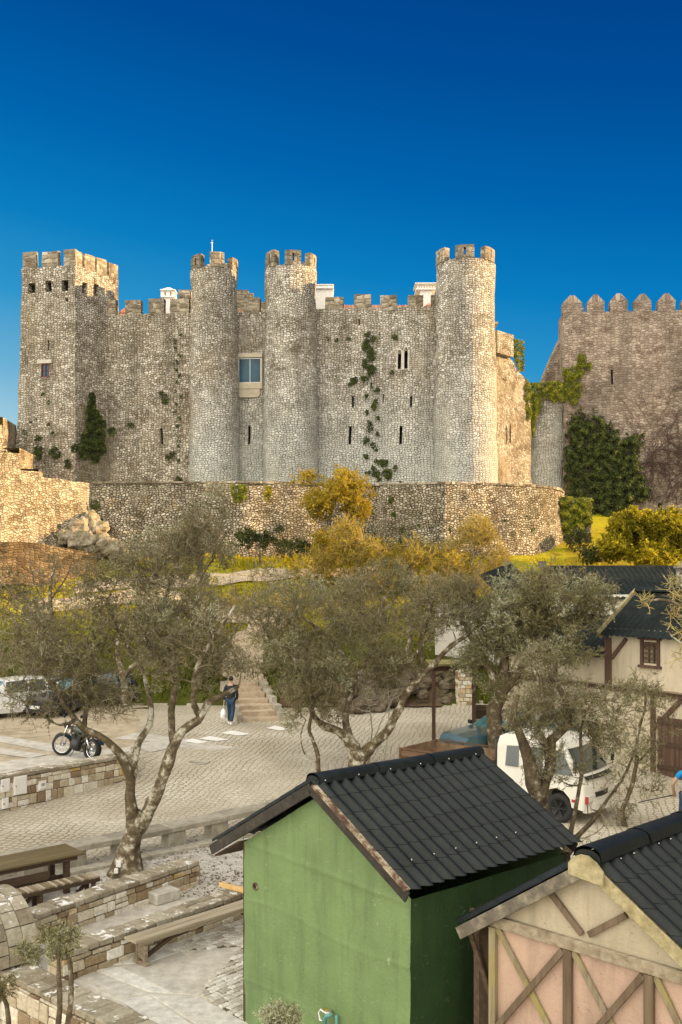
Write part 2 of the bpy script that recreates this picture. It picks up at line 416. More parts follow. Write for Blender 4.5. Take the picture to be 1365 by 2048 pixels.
# ------------------------------------------------------------------ the ground
def axis_lines(segs):
    out = []
    for a, b, s in segs:
        n = max(1, round((b - a) / s)); out += [a + (b - a) * i / n for i in range(n)]
    return out + [segs[-1][1]]
xs = axis_lines([(-400,-60,60), (-60,-26,3), (-26,-12,.5), (-12,8,.2), (8,24,.6), (24,60,3), (60,400,60)])
ys = axis_lines([(-60,0,6), (0,8,1), (8,42,.2), (42,60,.35), (60,72,1), (72,120,6), (120,700,60)])
def sheet(name, inside, mat, lift=0.0, kind='structure', label=None):
    idx, vs, fs = {}, [], []
    def vid(i, j):
        if (i, j) not in idx:
            idx[(i, j)] = len(vs); vs.append(Vector((xs[i], ys[j], ground(xs[i], ys[j]) + lift)))
        return idx[(i, j)]
    for j in range(len(ys) - 1):
        for i in range(len(xs) - 1):
            if inside((xs[i] + xs[i+1]) / 2, (ys[j] + ys[j+1]) / 2):
                fs.append((vid(i, j), vid(i+1, j), vid(i+1, j+1), vid(i, j+1)))
    mb = MB(); mb.add(vs, fs, 0, .5, True)
    return tag(mb.build(name, mat), kind=kind, label=label)
def on_hill(x, y): return y > 41.3 + max(0, x - 4.5) * .25 + .25 * noise.noise(Vector((x, y, 0)))
def in_park(x, y):
    p = Vector((x, y)) - W0; v = p.dot(WD) - (W1 - W0).length
    return p.dot(WN) > .12 + max(0, v) * 1.1 and y <= 41.3 and x < -.5
def low_side(x, y): return (Vector((x, y)) - C0).dot(CN) < .12 or (x < -5.9 and y < 17.3)
def in_patio(x, y):
    # quiet paved yard between the long bench and the retaining wall
    return (not low_side(x, y)) and y < 20.36 + (x + 6.98) * .87 + .35 and x < 1
sheet('street', lambda x, y: not on_hill(x, y) and not in_park(x, y) and not in_patio(x, y) and not low_side(x, y), M['street'])
sheet('parking_ground', in_park, M['gravel'])
sheet('yard_paving', in_patio, M['slab'])
sheet('lower_ground', lambda x, y: low_side(x, y), M['gravel'])
sheet('hillside', on_hill, M['grass'])

def drape(name, pts, mat, lift=.006, nu=14, nv=4, kind='structure', label=None, cat=None):
    """patch between four ground corners given anticlockwise, laid on the ground"""
    a, b, c, d = [Vector(p[:2]) for p in pts]
    def f(u, v):
        q = (a*(1-u) + b*u)*(1-v) + (d*(1-u) + c*u)*v
        return Vector((q.x, q.y, ground(q.x, q.y) + lift))
    mb = MB(); mb.grid(f, nu, nv)
    return tag(mb.build(name, mat), kind=kind, label=label, cat=cat)
def strip(name, pts, wid, mat, lift=.03, kind='structure', n=40, label=None):
    """ribbon along plan points, following the terrain, with uneven edges"""
    P2 = [Vector(p[:2]) for p in pts]; L = [0]
    for i in range(1, len(P2)): L.append(L[-1] + (P2[i]-P2[i-1]).length)
    def at(s):
        s *= L[-1]
        for i in range(1, len(P2)):
            if s <= L[i] + 1e-6:
                t = (s - L[i-1]) / (L[i] - L[i-1]); return P2[i-1].lerp(P2[i], t), (P2[i]-P2[i-1]).normalized()
    def f(u, v):
        p, d = at(u); nrm = Vector((-d.y, d.x))
        w = wid * (1 + .45 * noise.noise(Vector((u*9, 3*v, 1))))
        q = p + nrm * (v - .5) * w
        return Vector((q.x, q.y, ground(q.x, q.y) + lift + .02*math.sin(v*math.pi)))
    mb = MB(); mb.grid(f, n, 6); return tag(mb.build(name, mat), kind=kind, label=label)
strip('path', [G(560,1225), G(470,1240), G(330,1190), G(180,1205), G(60,1215)], 1.3, M['dirt'], .10)
strip('upper_path', [G(150,1178), G(300,1168), G(450,1160), G(600,1150), G(760,1150)], 1.5, M['dirt'], .10)
strip('soil_patch', [G(560,1405), G(680,1400), G(800,1400), G(880,1395)], 1.6, M['leaf_litter'], .06)
strip('side_path', [G(505,1400,36), G(480,1340), G(500,1290), G(560,1225)], 1.7, M['dirt'], .10)
# pale paved bands of the parking ground, the painted bars and the manhole
def band(pts, mat=M['slab'], name='paving_band', lift=.006):
    drape(name, [G(*p) for p in pts], mat, lift)
band([(-60,1575), (262,1512), (262,1494), (-60,1530)])
band([(-60,1473), (-60,1462), (190,1502), (130,1509)], lift=.011)
band([(-60,1500), (-60,1488), (95,1510), (60,1517)], lift=.015)
band([(225,1478), (420,1502), (480,1495), (270,1466)])
band([(300,1505), (262,1494), (330,1474), (400,1480)], lift=.012)
for px, py, w in ((472,1466,62), (428,1477,62), (392,1482,50), (556,1456,46)):
    band([(px-w*.5,py+1), (px+w*.1,py+6), (px+w*.5,py+3), (px-w*.12,py-4)], M['white_paint'], 'painted_bar', .018)
mh = MB(); c = G(398, 1524); mh.lathe((c.x, c.y, c.z), [(.36, -.02), (.36, .012), (.30, .014), (.30, .008), (.01, .008)], 24)
tag(mh.build('manhole_cover', M['concrete']), 'round grey manhole cover set in the cobbled street', 'manhole cover')

# ------------------------------------------------------------------ masonry helpers
def holed(mb, fn, u0, u1, v0, v1, holes, inward, step=.6, m=0, mvoid=1, uvf=None, depth=.45):
    def lines(a, b, extra):
        L = {round(a, 4), round(b, 4)}; n = max(1, round((b - a) / step))
        for i in range(n + 1): L.add(round(a + (b - a) * i / n, 4))
        for e in extra:
            if a < e < b:
                L = {q for q in L if abs(q - e) > .06 or q in (round(a,4), round(b,4))} | {round(e, 4)}
        for e in extra:
            if a < e < b: L.add(round(e, 4))
        return sorted(L)
    U = lines(u0, u1, [h[0] for h in holes] + [h[2] for h in holes]); V = lines(v0, v1, [h[1] for h in holes] + [h[3] for h in holes])
    vs = [fn(u, v) for v in V for u in U]; fs, uvs = [], []
    uvf = uvf or (lambda u, v: (u, v)); n = len(U)
    for j in range(len(V) - 1):
        for i in range(n - 1):
            uc, vc = (U[i] + U[i+1]) / 2, (V[j] + V[j+1]) / 2
            if any(h[0] < uc < h[2] and h[1] < vc < h[3] for h in holes): continue
            a = j*n + i; fs.append((a, a+1, a+n+1, a+n)); uvs.append([uvf(U[i],V[j]), uvf(U[i+1],V[j]), uvf(U[i+1],V[j+1]), uvf(U[i],V[j+1])])
    mb.add(vs, fs, m, .5, False, uvs)
    for h in holes:
        c = [(h[0],h[1]), (h[2],h[1]), (h[2],h[3]), (h[0],h[3])]
        A = [fn(*q) for q in c]; B = [p + inward(*q) * depth for p, q in zip(A, c)]
        for i in range(4):
            k = (i+1) % 4; mb.quad(A[i], A[k], B[k], B[i], m)
        mb.quad(B[0], B[1], B[2], B[3], mvoid)
def rough(p, a=.05, f=.9):
    q = p * f; return p + Vector((noise.noise(q), noise.noise(q + Vector((9,4,2))), .3*noise.noise(q + Vector((3,8,1))))) * a
def merlon(parent, c, w, th, z0, h, rz, mat, seed, name='merlon', slit=False, point=0):
    """one battlement block: uneven top, optional loop slit, optional pyramid cap"""
    rg = random.Random(seed); b = MB(); h += rg.uniform(-.06, .06)
    Mx = Matrix.Translation(Vector((c[0], c[1], z0))) @ Matrix.Rotation(rz + rg.uniform(-.03,.03), 4, 'Z')
    hw, ht = w/2, th/2
    if slit:
        for s in (-1, 1):
            b.box((0,0,0), (hw - .06, th, h - .1), M=Mx @ Matrix.Translation((s*(hw/2 + .03), 0, (h - .1)/2)), jit=.015, rng=rg)
        b.box((0,0,0), (w, th, .1), M=Mx @ Matrix.Translation((0, 0, h - .05)), jit=.02, rng=rg)
        b.box((0,0,0), (.125, th*.98, h*.28), M=Mx @ Matrix.Translation((0, 0, h*.14)), jit=0, rng=rg)
    else:
        n = 3
        def f(u, v):
            # wrapped box side with slight bulging
            a = u * 4; s = int(a) % 4; t = a - int(a)
            P4 = [(-hw,-ht), (hw,-ht), (hw,ht), (-hw,ht)]
            x = P4[s][0]*(1-t) + P4[(s+1)%4][0]*t; y = P4[s][1]*(1-t) + P4[(s+1)%4][1]*t
            return rough(Mx @ Vector((x, y, v*h)), .05, 2.2)
        rows = [[f(i/8, j/n) for i in range(8)] for j in range(n+1)]
        vs = [p for r in rows for p in r]; fs = [(j*8+i, j*8+(i+1)%8, (j+1)*8+(i+1)%8, (j+1)*8+i) for j in range(n) for i in range(8)]
        if point:
            vs.append(Mx @ Vector((0, 0, h + point))); k = len(vs) - 1
            # chamfered shoulders
            vs2 = [Mx @ Vector((x*.24, y*.8, h + point*.98)) for x, y in ((-hw,-ht),(hw,-ht),(hw,ht),(-hw,ht))]
            base = n*8; b0 = len(vs); vs += vs2
            cn = [base, base+2, base+4, base+6]
            mids = [base+1, base+3, base+5, base+7]
            for i in range(4): fs.append((cn[i], mids[i], cn[(i+1)%4], b0+(i+1)%4, b0+i))
            fs.append((b0, b0+1, b0+2, b0+3))
        else: fs.append(tuple(n*8 + i for i in range(8)))
        b.add(vs, fs)
    return b.build(name, mat, parent)
# ------------------------------------------------------------------ the castle
castle = thing('castle', 'medieval rubble stone castle with three slim round towers and a square tower on the hill', 'castle', (-5, 64, 10.5))
def zat(py, d): return CZ - (py - HY) / F * d
def xat(px, d): return (px - CX) / F * d
# --- curtain walls: one plane from the square tower to the right round tower
A0, A1 = Vector((-15.4, 64.2)), Vector((6.2, 62.5)); AD = (A1 - A0).normalized(); AN = Vector((AD.y, -AD.x))  # AN faces the camera
def wall_u(px):      # distance along the curtain line where the photo column px meets it
    k = (px - CX) / F
    # A0 + AD*u : x = k*y
    return (k*A0.y - A0.x) / (AD.x - k*AD.y)
def wpt(u): return A0 + AD*u
def hole(px0, py0, px1, py1):
    u0, u1 = wall_u(px0), wall_u(px1); d = wpt(u0).y
    return (u0, zat(py1, d), u1, zat(py0, d))
def curtain(name, pxa, pxb, ztop, holes, mat, z0=9.5, ths=.9):
    ua, ub = wall_u(pxa), wall_u(pxb); mb = MB()
    fn = lambda u, z: rough(Vector((wpt(u).x, wpt(u).y, z)) + Vector((AN.x, AN.y, 0)) * max(0, (16 - z)) * .03, .10, .6)
    inn = lambda u, z: Vector((-AN.x, -AN.y, 0))
    holed(mb, fn, ua, ub, z0, ztop, holes, inn, .7)
    # top and back
    for i in range(int((ub-ua)/.7)+1):
        a = min(ub, ua + i*.7); b = min(ub, a + .7)
        if b - a < .01: break
        pa, pb = fn(a, ztop), fn(b, ztop); back = Vector((-AN.x, -AN.y, 0)) * ths
        mb.quad(pa, pb, pb + back, pa + back); mb.quad(pb + back, pa + back, pa + back - Vector((0,0,ztop-z0)), pb + back - Vector((0,0,ztop-z0)))
    return mb.build(name, [mat, M['void']], castle)
ZT = zat(627, 63.8)
cwA = curtain('curtain_wall', 196, 392, ZT, [hole(322,856,327,889)], M['castle_left'])
cwB = curtain('curtain_wall', 462, 540, ZT, [hole(478,717,523,766), hole(496.5,852,501.5,889)], M['castle'])
cwC = curtain('curtain_wall', 612, 880, ZT+.1, [hole(796,707,803,738), hole(809,702,816,737), hole(698.5,852,704,889), hole(799,852,804.5,889), hole(797.5,963,803,977), hole(704.5,792,708.5,815), hole(765.5,788,767.5,806), hole(820.5,792,824.5,814), hole(718,638,720.5,650)], M['castle'])
for i, (par, a, b, top) in enumerate([(cwA,204,231,601), (cwA,250.5,282,601), (cwA,297,328,601), (cwA,341,378,599), (cwB,489,520,598), (cwC,651,687,597), (cwC,708.5,743,592), (cwC,761,794,592), (cwC,816,847,592), (cwC,862,880,592)]):
    ua, ub = wall_u(a), wall_u(b); p = wpt((ua+ub)/2) - AN*.28
    merlon(par, (p.x, p.y), ub-ua, .55, ZT - .05, zat(top, p.y) - ZT + .05, math.atan2(AD.y, AD.x), M['merlon'], i)
# battlements of a rear range seen over the wall walk
rear = MB(); rear.box((xat(365,71), 71, 17), (2.2, .8, zat(612,71)*2 - 34)); rear.jitter(.06, 1)
rr = rear.build('rear_wall', M['merlon'], castle)
merlon(rr, (xat(371,70.6), 70.8), .9, .6, zat(615,70.8), 1.2, 0, M['merlon'], 71)
rear = MB(); rear.box((xat(496,71), 71, 17), (3.0, .8, zat(607,71)*2 - 34)); rear.jitter(.06, 1)
rr = rear.build('rear_wall', M['merlon'], castle)
for i, px in enumerate((487, 499, 511)): merlon(rr, (xat(px,71), 70.9), .62 if i else .8, .6, zat(608,70.9), .95 - .25*i, 0, M['merlon'], 80+i)
# --- clay roofs behind the walk
M['clay'] = tone_mat('clay_tile', [(.15, (.28,.12,.07)), (.5, (.42,.20,.12)), (.85, (.55,.36,.26))], .4, 3, .02)
def tiled(name, pxa, pxb, d0, d1, pya, pyb, parent):
    mb = MB(); x0, x1 = xat(pxa, d0), xat(pxb, d0); z0, z1 = zat(pya, d0), zat(pyb, d1)
    n = max(8, int((x1-x0)/.05)); rg = random.Random(3)
    tones = [rg.random() for _ in range(n//4+2)]
    for i in range(n):
        f = lambda u, v: Vector((x0+(x1-x0)*(i+u)/n, d0+(d1-d0)*v, z0+(z1-z0)*v + .05*abs(math.sin(math.pi*(i+u)/4)) - .03*((v*12)%1)))
        mb.grid(f, 1, 12, t=tones[i//4])
    return mb.build(name, M['clay'], parent)
for a, b, pa, pb in ((228, 252, 634, 618), (340, 384, 634, 620), (462, 530, 634, 624), (680, 890, 628, 611)):
    tiled('clay_roof', a, b, 65.6, 68.2, pa, pb, castle)
# --- the modern window with its pale surround and apron
M['cream_stone'] = plain('cream_render', (.50,.44,.33), .9, var=.15, scale=2)
M['glass_dark'] = plain('window_glass', (.01,.06,.10), .3, 0, .4, var=.6, scale=.9)
def wbox(mb, px0, py0, px1, py1, prot, th, m=0):
    h = hole(px0, py0, px1, py1); c = wpt((h[0]+h[2])/2) + AN*(prot - th/2)
    mb.box((c.x, c.y, (h[1]+h[3])/2), (h[2]-h[0], th, h[3]-h[1]), math.atan2(AD.y, AD.x), m)
w = MB()
for q in ((471,708,526,716.4), (471,716.5,477.9,766), (523.1,716.5,526,766), (471,766.1,526,779)): wbox(w, *q, .16, .35)
surr = w.build('window', M['cream_stone'], cwB, bevel=.02)
w = MB(); h = hole(477,779.2,521,795.5); c = wpt((h[0]+h[2])/2)+AN*.10
w.extrude([Vector((wpt(u).x+AN.x*.12, wpt(u).y+AN.y*.12, z)) for u, z in ((h[0],h[3]),(h[0],h[1]+.15),(h[0]+.15,h[1]),(h[2]-.15,h[1]),(h[2],h[1]+.15),(h[2],h[3]))], Vector((-AN.x,-AN.y,0))*.25)
w.build('apron_panel', M['cream_stone'], surr)
w = MB(); wbox(w, 478,717,523,766, -.02, .03); w.build('pane', M['glass_dark'], surr)
w = MB()
for q in ((478,717,479.2,766), (521.8,717,523,766), (479.2,717,521.8,718.2), (479.2,764.8,521.8,766), (500.2,718.2,501,764.8)): wbox(w, *q, .03, .04)
w.build('frame', M['metal'], surr)
# --- twin pointed windows
M['pale_stone'] = plain('dressed_stone', (.50,.47,.40), .9, var=.15, scale=3)
w = MB(); rz = math.atan2(AD.y, AD.x)
for q in ((793,706,795.9,742), (803.1,702,808.9,740), (816.1,700,819.5,742)): wbox(w, *q, .10, .3)
for x0, x1, yt in ((795.9,803.1,706), (808.9,816.1,701)):
    d = 63.3; um, ua, ub = wall_u((x0+x1)/2), wall_u(x0-1), wall_u(x1+1)
    zt, zb = zat(yt-7, d), zat(yt+6, d)
    for s, ue in ((0, ua), (1, ub)):
        pts = [(ue, zb), (um + (ue-um)*.45, zb+.22), (um, zat(yt-1, d)), (um, zt), (ue, zat(yt-1,d)+.0)]
        w.extrude([Vector((wpt(u).x+AN.x*.10, wpt(u).y+AN.y*.10, z)) for u, z in pts], Vector((-AN.x,-AN.y,0))*.3)
w.build('twin_pointed_window', M['pale_stone'], cwC)
# --- round towers
def round_tower(px, pyb, pym, rt, rb, dc, z0, hole_list, nm, wm, phase, seed, lean=0):
    c = Vector((xat(px, dc), dc)); d = dc - rt; zt = zat(pyb, d); zm = zat(pym, d)
    mb = MB()
    def fn(u, z):
        t = (z - z0) / (zt - z0); r = rb + (rt - rb) * min(1, t * 1.25); a = u / rt - math.pi/2
        p = Vector((c.x + r*math.cos(a), c.y + r*math.sin(a), z)); return rough(p, .12, .7)
    inn = lambda u, z: Vector((-math.cos(u/rt - math.pi/2), -math.sin(u/rt - math.pi/2), 0))
    Lh = math.pi * rt
    holed(mb, fn, -Lh, Lh, z0, zt, hole_list, inn, .42)
    # wall top and inner face of the parapet, floor of the roof platform
    n = 40
    for i in range(n):
        a0, a1 = -Lh + 2*Lh*i/n, -Lh + 2*Lh*(i+1)/n
        pa, pb = fn(a0, zt), fn(a1, zt); ia, ib = pa + inn(a0, 0)*.42, pb + inn(a1, 0)*.42
        mb.quad(pa, pb, ib, ia); mb.quad(ia, ib, ib - Vector((0,0,1.0)), ia - Vector((0,0,1.0)))
    mb.lathe((c.x, c.y, zt - 1.1), [(rt-.1, 0), (rt-.1, .1), (.01, .1)], 20)
    o = mb.build('round_tower', [M['castle'], M['void']], castle)
    # battlement blocks round the top
    rg = random.Random(seed)
    for k in range(nm):
        ac = -math.pi/2 + R(phase) + 2*math.pi*k/nm; hw = R(wm)/2; hh = zm - zt + rg.uniform(-.12, .04)
        b = MB(); ns = 6; ro, ri = rt + .02, rt - .40
        slit = rg.random() < .8
        def ring(a0, a1, za, zb):
            m_ = 3
            for i in range(m_):
                b0, b1 = a0 + (a1-a0)*i/m_, a0 + (a1-a0)*(i+1)/m_
                pt = lambda r, a, z: rough(Vector((c.x + r*math.cos(a), c.y + r*math.sin(a), z)), .04, 2.5)
                o0,o1,o2,o3 = pt(ro,b0,za), pt(ro,b1,za), pt(ro,b1,zb), pt(ro,b0,zb)
                i0,i1,i2,i3 = pt(ri,b0,za), pt(ri,b1,za), pt(ri,b1,zb), pt(ri,b0,zb)
                b.quad(o0,o1,o2,o3); b.quad(i1,i0,i3,i2); b.quad(o3,o2,i2,i3)
                if i == 0: b.quad(i0,o0,o3,i3)
                if i == m_-1: b.quad(o1,i1,i2,o2)
                b.quad(i0,i1,o1,o0)
        sl = .06 / rt
        if slit:
            ring(ac-hw, ac-sl, zt-.02, zt+hh*.78); ring(ac+sl, ac+hw, zt-.02, zt+hh*.78)
            ring(ac-sl, ac+sl, zt-.02, zt+hh*.22)
            ring(ac-hw*.99, ac+hw*.99, zt+hh*.78, zt+hh)
        else: ring(ac-hw, ac+hw, zt-.02, zt+hh)
        b.build('merlon', M['merlon'], o)
    return o, c, zt, zm
T2, c2, zt2, zm2 = round_tower(429.5, 532, 504, 1.46, 1.64, 63.0, 9.8, [], 6, 35, 14, 2)
T3, c3, zt3, zm3 = round_tower(582, 528, 497, 1.60, 1.74, 62.5, 9.8, [], 6, 35, 8, 3)
T4, c4, zt4, zm4 = round_tower(931, 514, 486, 1.82, 2.06, 62.0, 9.8, [], 6, 36, -8, 4)
# weather mast on the left round tower
mm = MB(); b = Vector((c2.x - .15, c2.y, zt2 - 1.0)); mm.tube([b, b + Vector((0,0,1.9)), b + Vector((0,0,2.95))], [.03,.028,.02], 6)
q = b + Vector((0,0,2.92)); mm.tube([q + Vector((-.06,0,0)), q + Vector((.08,0,.01))], .008, 5); mm.box(q + Vector((-.06,0,.0)), (.05,.01,.05)); mm.lathe(q + Vector((0,0,-.30)), [(.03,0),(.04,.03),(.02,.10)], 8)
for k in range(3):
    a = k*2.1; e = q + Vector((.05*math.cos(a), .05*math.sin(a), .16)); mm.tube([q + Vector((0,0,.16)), e], .005, 4); mm.lathe(e, [(.006,-.012),(.016,0),(.006,.012)], 6)
mm.tube([q, q+Vector((0,0,.17))], .01, 4)
tag(mm.build('weather_mast', M['white_paint']), 'thin white mast with small wind gauge on the left round tower', 'weather mast')
# --- square tower at the left
S0, S1, S2 = Vector((xat(44,62.9), 62.9)), Vector((xat(150,62.0), 62.0)), Vector((xat(238,65.0), 65.0)); S3 = S0 + (S2 - S1)
ZS = zat(530, 62)
sq = MB()
def face_fn(a, b, out, bat=.045):
    d = (b - a).normalized()
    return lambda u, z: rough(Vector((a.x + d.x*u, a.y + d.y*u, z)) + Vector((out.x, out.y, 0)) * max(0, (24 - z)) * bat, .10, .6)
def side(a, b, out, holes):
    """corner verts are pushed along both normals so the battered faces meet"""
    L = (b - a).length
    holed(sq, face_fn(a, b, out), 0, L, 9.0, ZS, holes, lambda u, z: Vector((-out.x, -out.y, 0)), .6)
ctr = (S0 + S1 + S2 + S3) / 4
def shole(a, b, px0, py0, px1, py1):
    d = (b - a).normalized(); r = []
    for px in (px0, px1):
        k = (px - CX)/F; r.append((k*a.y - a.x)/(d.x - k*d.y))
    y = a.y + d.y*(r[0]+r[1])/2; return (r[0], zat(py1, y), r[1], zat(py0, y))
def battered(q, z):      # plan corner at height z, growing outwards from the tower axis
    k = 1 + max(0, 24 - z) * .0115
    return ctr + (q - ctr) * k
def sqface(a, b, holes):
    L = (b - a).length
    def fn(u, z):
        p, q = battered(a, z), battered(b, z); w_ = p.lerp(q, u/L); return rough(Vector((w_.x, w_.y, z)), .10, .6)
    d = (b - a).normalized(); out = Vector((d.y, -d.x))
    holed(sq, fn, 0, L, 9.0, ZS, holes, lambda u, z: Vector((-out.x, -out.y, 0)), .6)
hf = [shole(S0, S1, *q) for q in ((56,566,70,586), (91,562,104,583), (125,560,138,582), (86,728,101,755), (96,681,99,701), (131,596,137,603))]
hr = [shole(S1, S2, *q) for q in ((164,565,174,587), (188,569,199,592))]
sqface(S0, S1, hf); sqface(S1, S2, hr); sqface(S2, S3, []); sqface(S3, S0, [])
sq.poly([Vector((p.x, p.y, ZS - .02)) for p in (S0, S1, S2, S3)])
st_ = sq.build('square_tower', [M['castle_left'], M['void']], castle)
# tall battlements of the square tower
def srow(a, b, spans, seed):
    d = (b - a).normalized(); out = Vector((d.y, -d.x))
    for i, (p0, p1, top) in enumerate(spans):
        h = shole(a, b, p0, top, p1, 530); L = h[2]-h[0]; mid = a + d*((h[0]+h[2])/2) - out*.15
        merlon(st_, (mid.x, mid.y), L*.95, .28, ZS-.04, h[3]-ZS+.04, math.atan2(d.y, d.x), M['merlon'], seed+i)
srow(S0, S1, ((45,73,504), (83,118,501), (127,152,497)), 30)
d12 = (S2-S1).normalized()
for i, (p0, p1, top) in enumerate(((152,166,499), (169,192,505), (194,216,512), (217.5,238,519))):
    h = shole(S1, S2, p0, top, p1, 540); mid = S1 + d12*((h[0]+h[2])/2) - Vector((d12.y,-d12.x))*.15
    merlon(st_, (mid.x, mid.y), (h[2]-h[0])*.9, .28, ZS-.04, zat(500.0,62)-ZS+.06, math.atan2(d12.y, d12.x), M['merlon'], 40+i)
# red framed window of the square tower
w = MB(); h = hf[3]; dd = (S1-S0).normalized(); no = Vector((dd.y,-dd.x)); rz_ = math.atan2(dd.y, dd.x)
def sbox(mb, u0, z0, u1, z1, prot, th):
    cm = battered(S0, 19).lerp(battered(S1, 19), ((u0+u1)/2)/(S1-S0).length) + no*(prot)
    mb.box((cm.x, cm.y, (z0+z1)/2), (u1-u0, th, z1-z0), rz_)
u0, z0, u1, z1 = h
for q in ((u0,z0,u0+.06,z1), (u1-.06,z0,u1,z1), (u0+.06,z0,u1-.06,z0+.06), (u0+.06,z1-.06,u1-.06,z1), ((u0+u1)/2-.025,z0+.06,(u0+u1)/2+.025,z1-.06)): sbox(w, *q, -.06, .07)
sbox(w, u0+.06, z0+(z1-z0)*.5-.012, u1-.06, z0+(z1-z0)*.5+.012, -.062, .03)
M['oxblood'] = plain('dark_red_paint', (.10,.018,.014), .5)
fr = w.build('window', M['oxblood'], st_); w = MB(); sbox(w, u0+.05, z0+.05, u1-.05, z1-.05, -.10, .02); w.build('pane', M['glass_dark'], fr)
w = MB(); sbox(w, u0-.28, z1+.02, u1+.22, z1+.24, .0, .14); w.build('lintel', M['pale_stone'], fr)
# --- white chimneys
def chimney(px0, px1, pyt, pyb, d, slats, parent=castle, name='chimney', depth=None, flat=False):
    x0, x1 = xat(px0, d), xat(px1, d); w_ = x1-x0; xm = (x0+x1)/2; z0, z1 = zat(pyb, d)-1.5, zat(pyt, d); dp = depth or w_*.8
    H = z1 - zat(pyb, d); b = MB()
    zc = z1 - (H*.45 if not flat else .32)
    b.box((xm, d, (z0+zc)/2), (w_*.52 if not flat else w_, dp*.8, zc-z0))
    if flat:
        b.box((xm, d, zc+.05), (w_*1.05, dp, .1)); b.box((xm, d, zc+.16), (w_*.98, dp*.9, .12)); b.box((xm, d, zc+.25), (w_*1.06, dp, .06))
    else:
        b.box((xm, d, zc+.05), (w_*.92, dp*1.05, .1))
        n = slats; hh = H*.22
        for i in range(n+1):
            for yy in (-1, 1): b.box((xm - w_*.36 + w_*.72*i/n, d+yy*dp*.36, zc+.1+hh/2), (w_*.5/n, .08, hh))
        for i in range(1, 3):
            for xx in (-1, 1): b.box((xm+xx*w_*.36, d - dp*.36 + dp*.72*i/3, zc+.1+hh/2), (.08, .09, hh))
        zz = zc+.1+hh
        b.box((xm, d, zz+.035), (w_, dp*1.15, .07)); b.box((xm, d, zz+.07+(z1-zz-.07)/2), (w_*.86, dp, max(.08, z1-zz-.07)), taper=.25)
    return b.build(name, M['white_paint'], parent, bevel=.01)
chimney(323, 353, 576, 625, 66.6, 2)
chimney(632, 667, 574, 622, 66.6, 2, flat=True, depth=1.6)
chimney(829, 872, 569, 606, 67.6, 6, depth=1.5)
b = MB(); b.lathe((xat(858,66.6), 66.6, zat(626,66.6)), [(.40,0),(.40,.32),(.46,.34),(.25,.50),(.06,.62),(.02,.66)], 12); b.build('roof_vent', M['clay'], castle)
# --- the sunlit return wall running back from the right tower
E0, E1 = Vector((xat(972, 62.6), 62.6)), Vector((xat(1060, 66.3), 66.3)); ED = (E1 - E0).normalized(); EL = (E1 - E0).length
rw = MB()
prof = [(0,667), (.10,668), (.14,674), (.34,690), (.40,705), (.62,722), (.72,745), (.85,757), (1.0,772)]
def ptop(t):
    for i in range(1, len(prof)):
        if t <= prof[i][0]:
            a, b_ = prof[i-1], prof[i]; k = (t-a[0])/(b_[0]-a[0]); return a[1]+(b_[1]-a[1])*k
    return prof[-1][1]
def rfn(u, v):
    q = E0 + ED*EL*u; zt = zat(ptop(u), q.y); z = 9.5 + (zt - 9.5)*v
    o_ = Vector((ED.y, -ED.x)) * max(0, 20-z)*.02
    return rough(Vector((q.x+o_.x, q.y+o_.y, z)), .16, .8)
rw.grid(rfn, 18, 26, sm=False, uvf=lambda u, v: (u*EL, v*13))
rw.grid(lambda u, v: rfn(u, 1) + Vector((-ED.y*.9*v, ED.x*.9*v, 0)), 18, 1, sm=False)
rw.grid(lambda u, v: rfn(1, v) + Vector((-ED.y*.9*u, ED.x*.9*u, 0)), 1, 26, sm=False)
q = E0 + ED*EL*.36
rw.box((q.x-.2, q.y, zat(690,q.y)), (1.0, 1.8, zat(668,q.y)*2 - zat(690,q.y)*2), math.atan2(ED.y, ED.x)-math.pi/2)
rw.build('return_wall', M['castle_left'], castle)
b = MB(); q = E0 + ED*EL*.2; b.box((q.x-1.2, q.y+1.5, 21.2), (2.6, 1.4, 2.0)); b.box((q.x-1.2, q.y+1.5, zat(668,67)), (3.0, 1.7, .12)); b.build('roof_parapet', M['cream_stone'], castle)
b = MB(); q = E0 + ED*EL*.42 + Vector((ED.y,-ED.x))*.05
for a_ in (0,): b.box((q.x+.30, q.y, zat(868,q.y)), (.06, .10, 1.2))
b.build('arrow_slit', M['void'], castle)
# --- half round link turret between castle and great wall
lt = MB(); lc = Vector((xat(1094,68.6), 68.6)); lr = 1.25
zl = zat(792, 66.3)
lt.grid(lambda u, v: rough(Vector((lc.x - lr*(1+.05*(1-v))*math.cos(math.pi*u), lc.y - lr*(1+.05*(1-v))*math.sin(math.pi*u), 9+(zl-9)*v)), .12, .8), 16, 24, sm=False, uvf=lambda u, v: (u*math.pi*lr, v*12))
lt.lathe((lc.x, lc.y, zl-.1), [(lr,0),(lr,.1),(.01,.12)], 20)
lt.build('link_turret', M['castle'], castle)

# ------------------------------------------------------------------ great wall at the right
GA, GB = Vector((xat(1127,67.6), 67.6)), Vector((31.4, 66.4)); GD = (GB-GA).normalized(); GN = Vector((GD.y,-GD.x))
gw = thing('great_wall', 'tall brown stone wall with pointed battlements rising at the right of the castle', 'castle wall', (GA.x+5, GA.y, 9))
def gpx(px):
    k = (px-CX)/F; return (k*GA.y-GA.x)/(GD.x-k*GD.y)
ZG = zat(620, 67)
gm = MB()
gfn = lambda u, z: rough(Vector((GA.x+GD.x*u, GA.y+GD.y*u, z)), .06, .5)
sl = (gpx(1223), zat(765,66.7), gpx(1227), zat(735,66.7)); s2 = (gpx(1317), zat(1012,66.2), gpx(1325), zat(1004,66.2))
holed(gm, gfn, 0, (GB-GA).length, 8.5, ZG, [sl, s2], lambda u, z: Vector((-GN.x,-GN.y,0)), .8)
back = Vector((-GN.x,-GN.y,0))
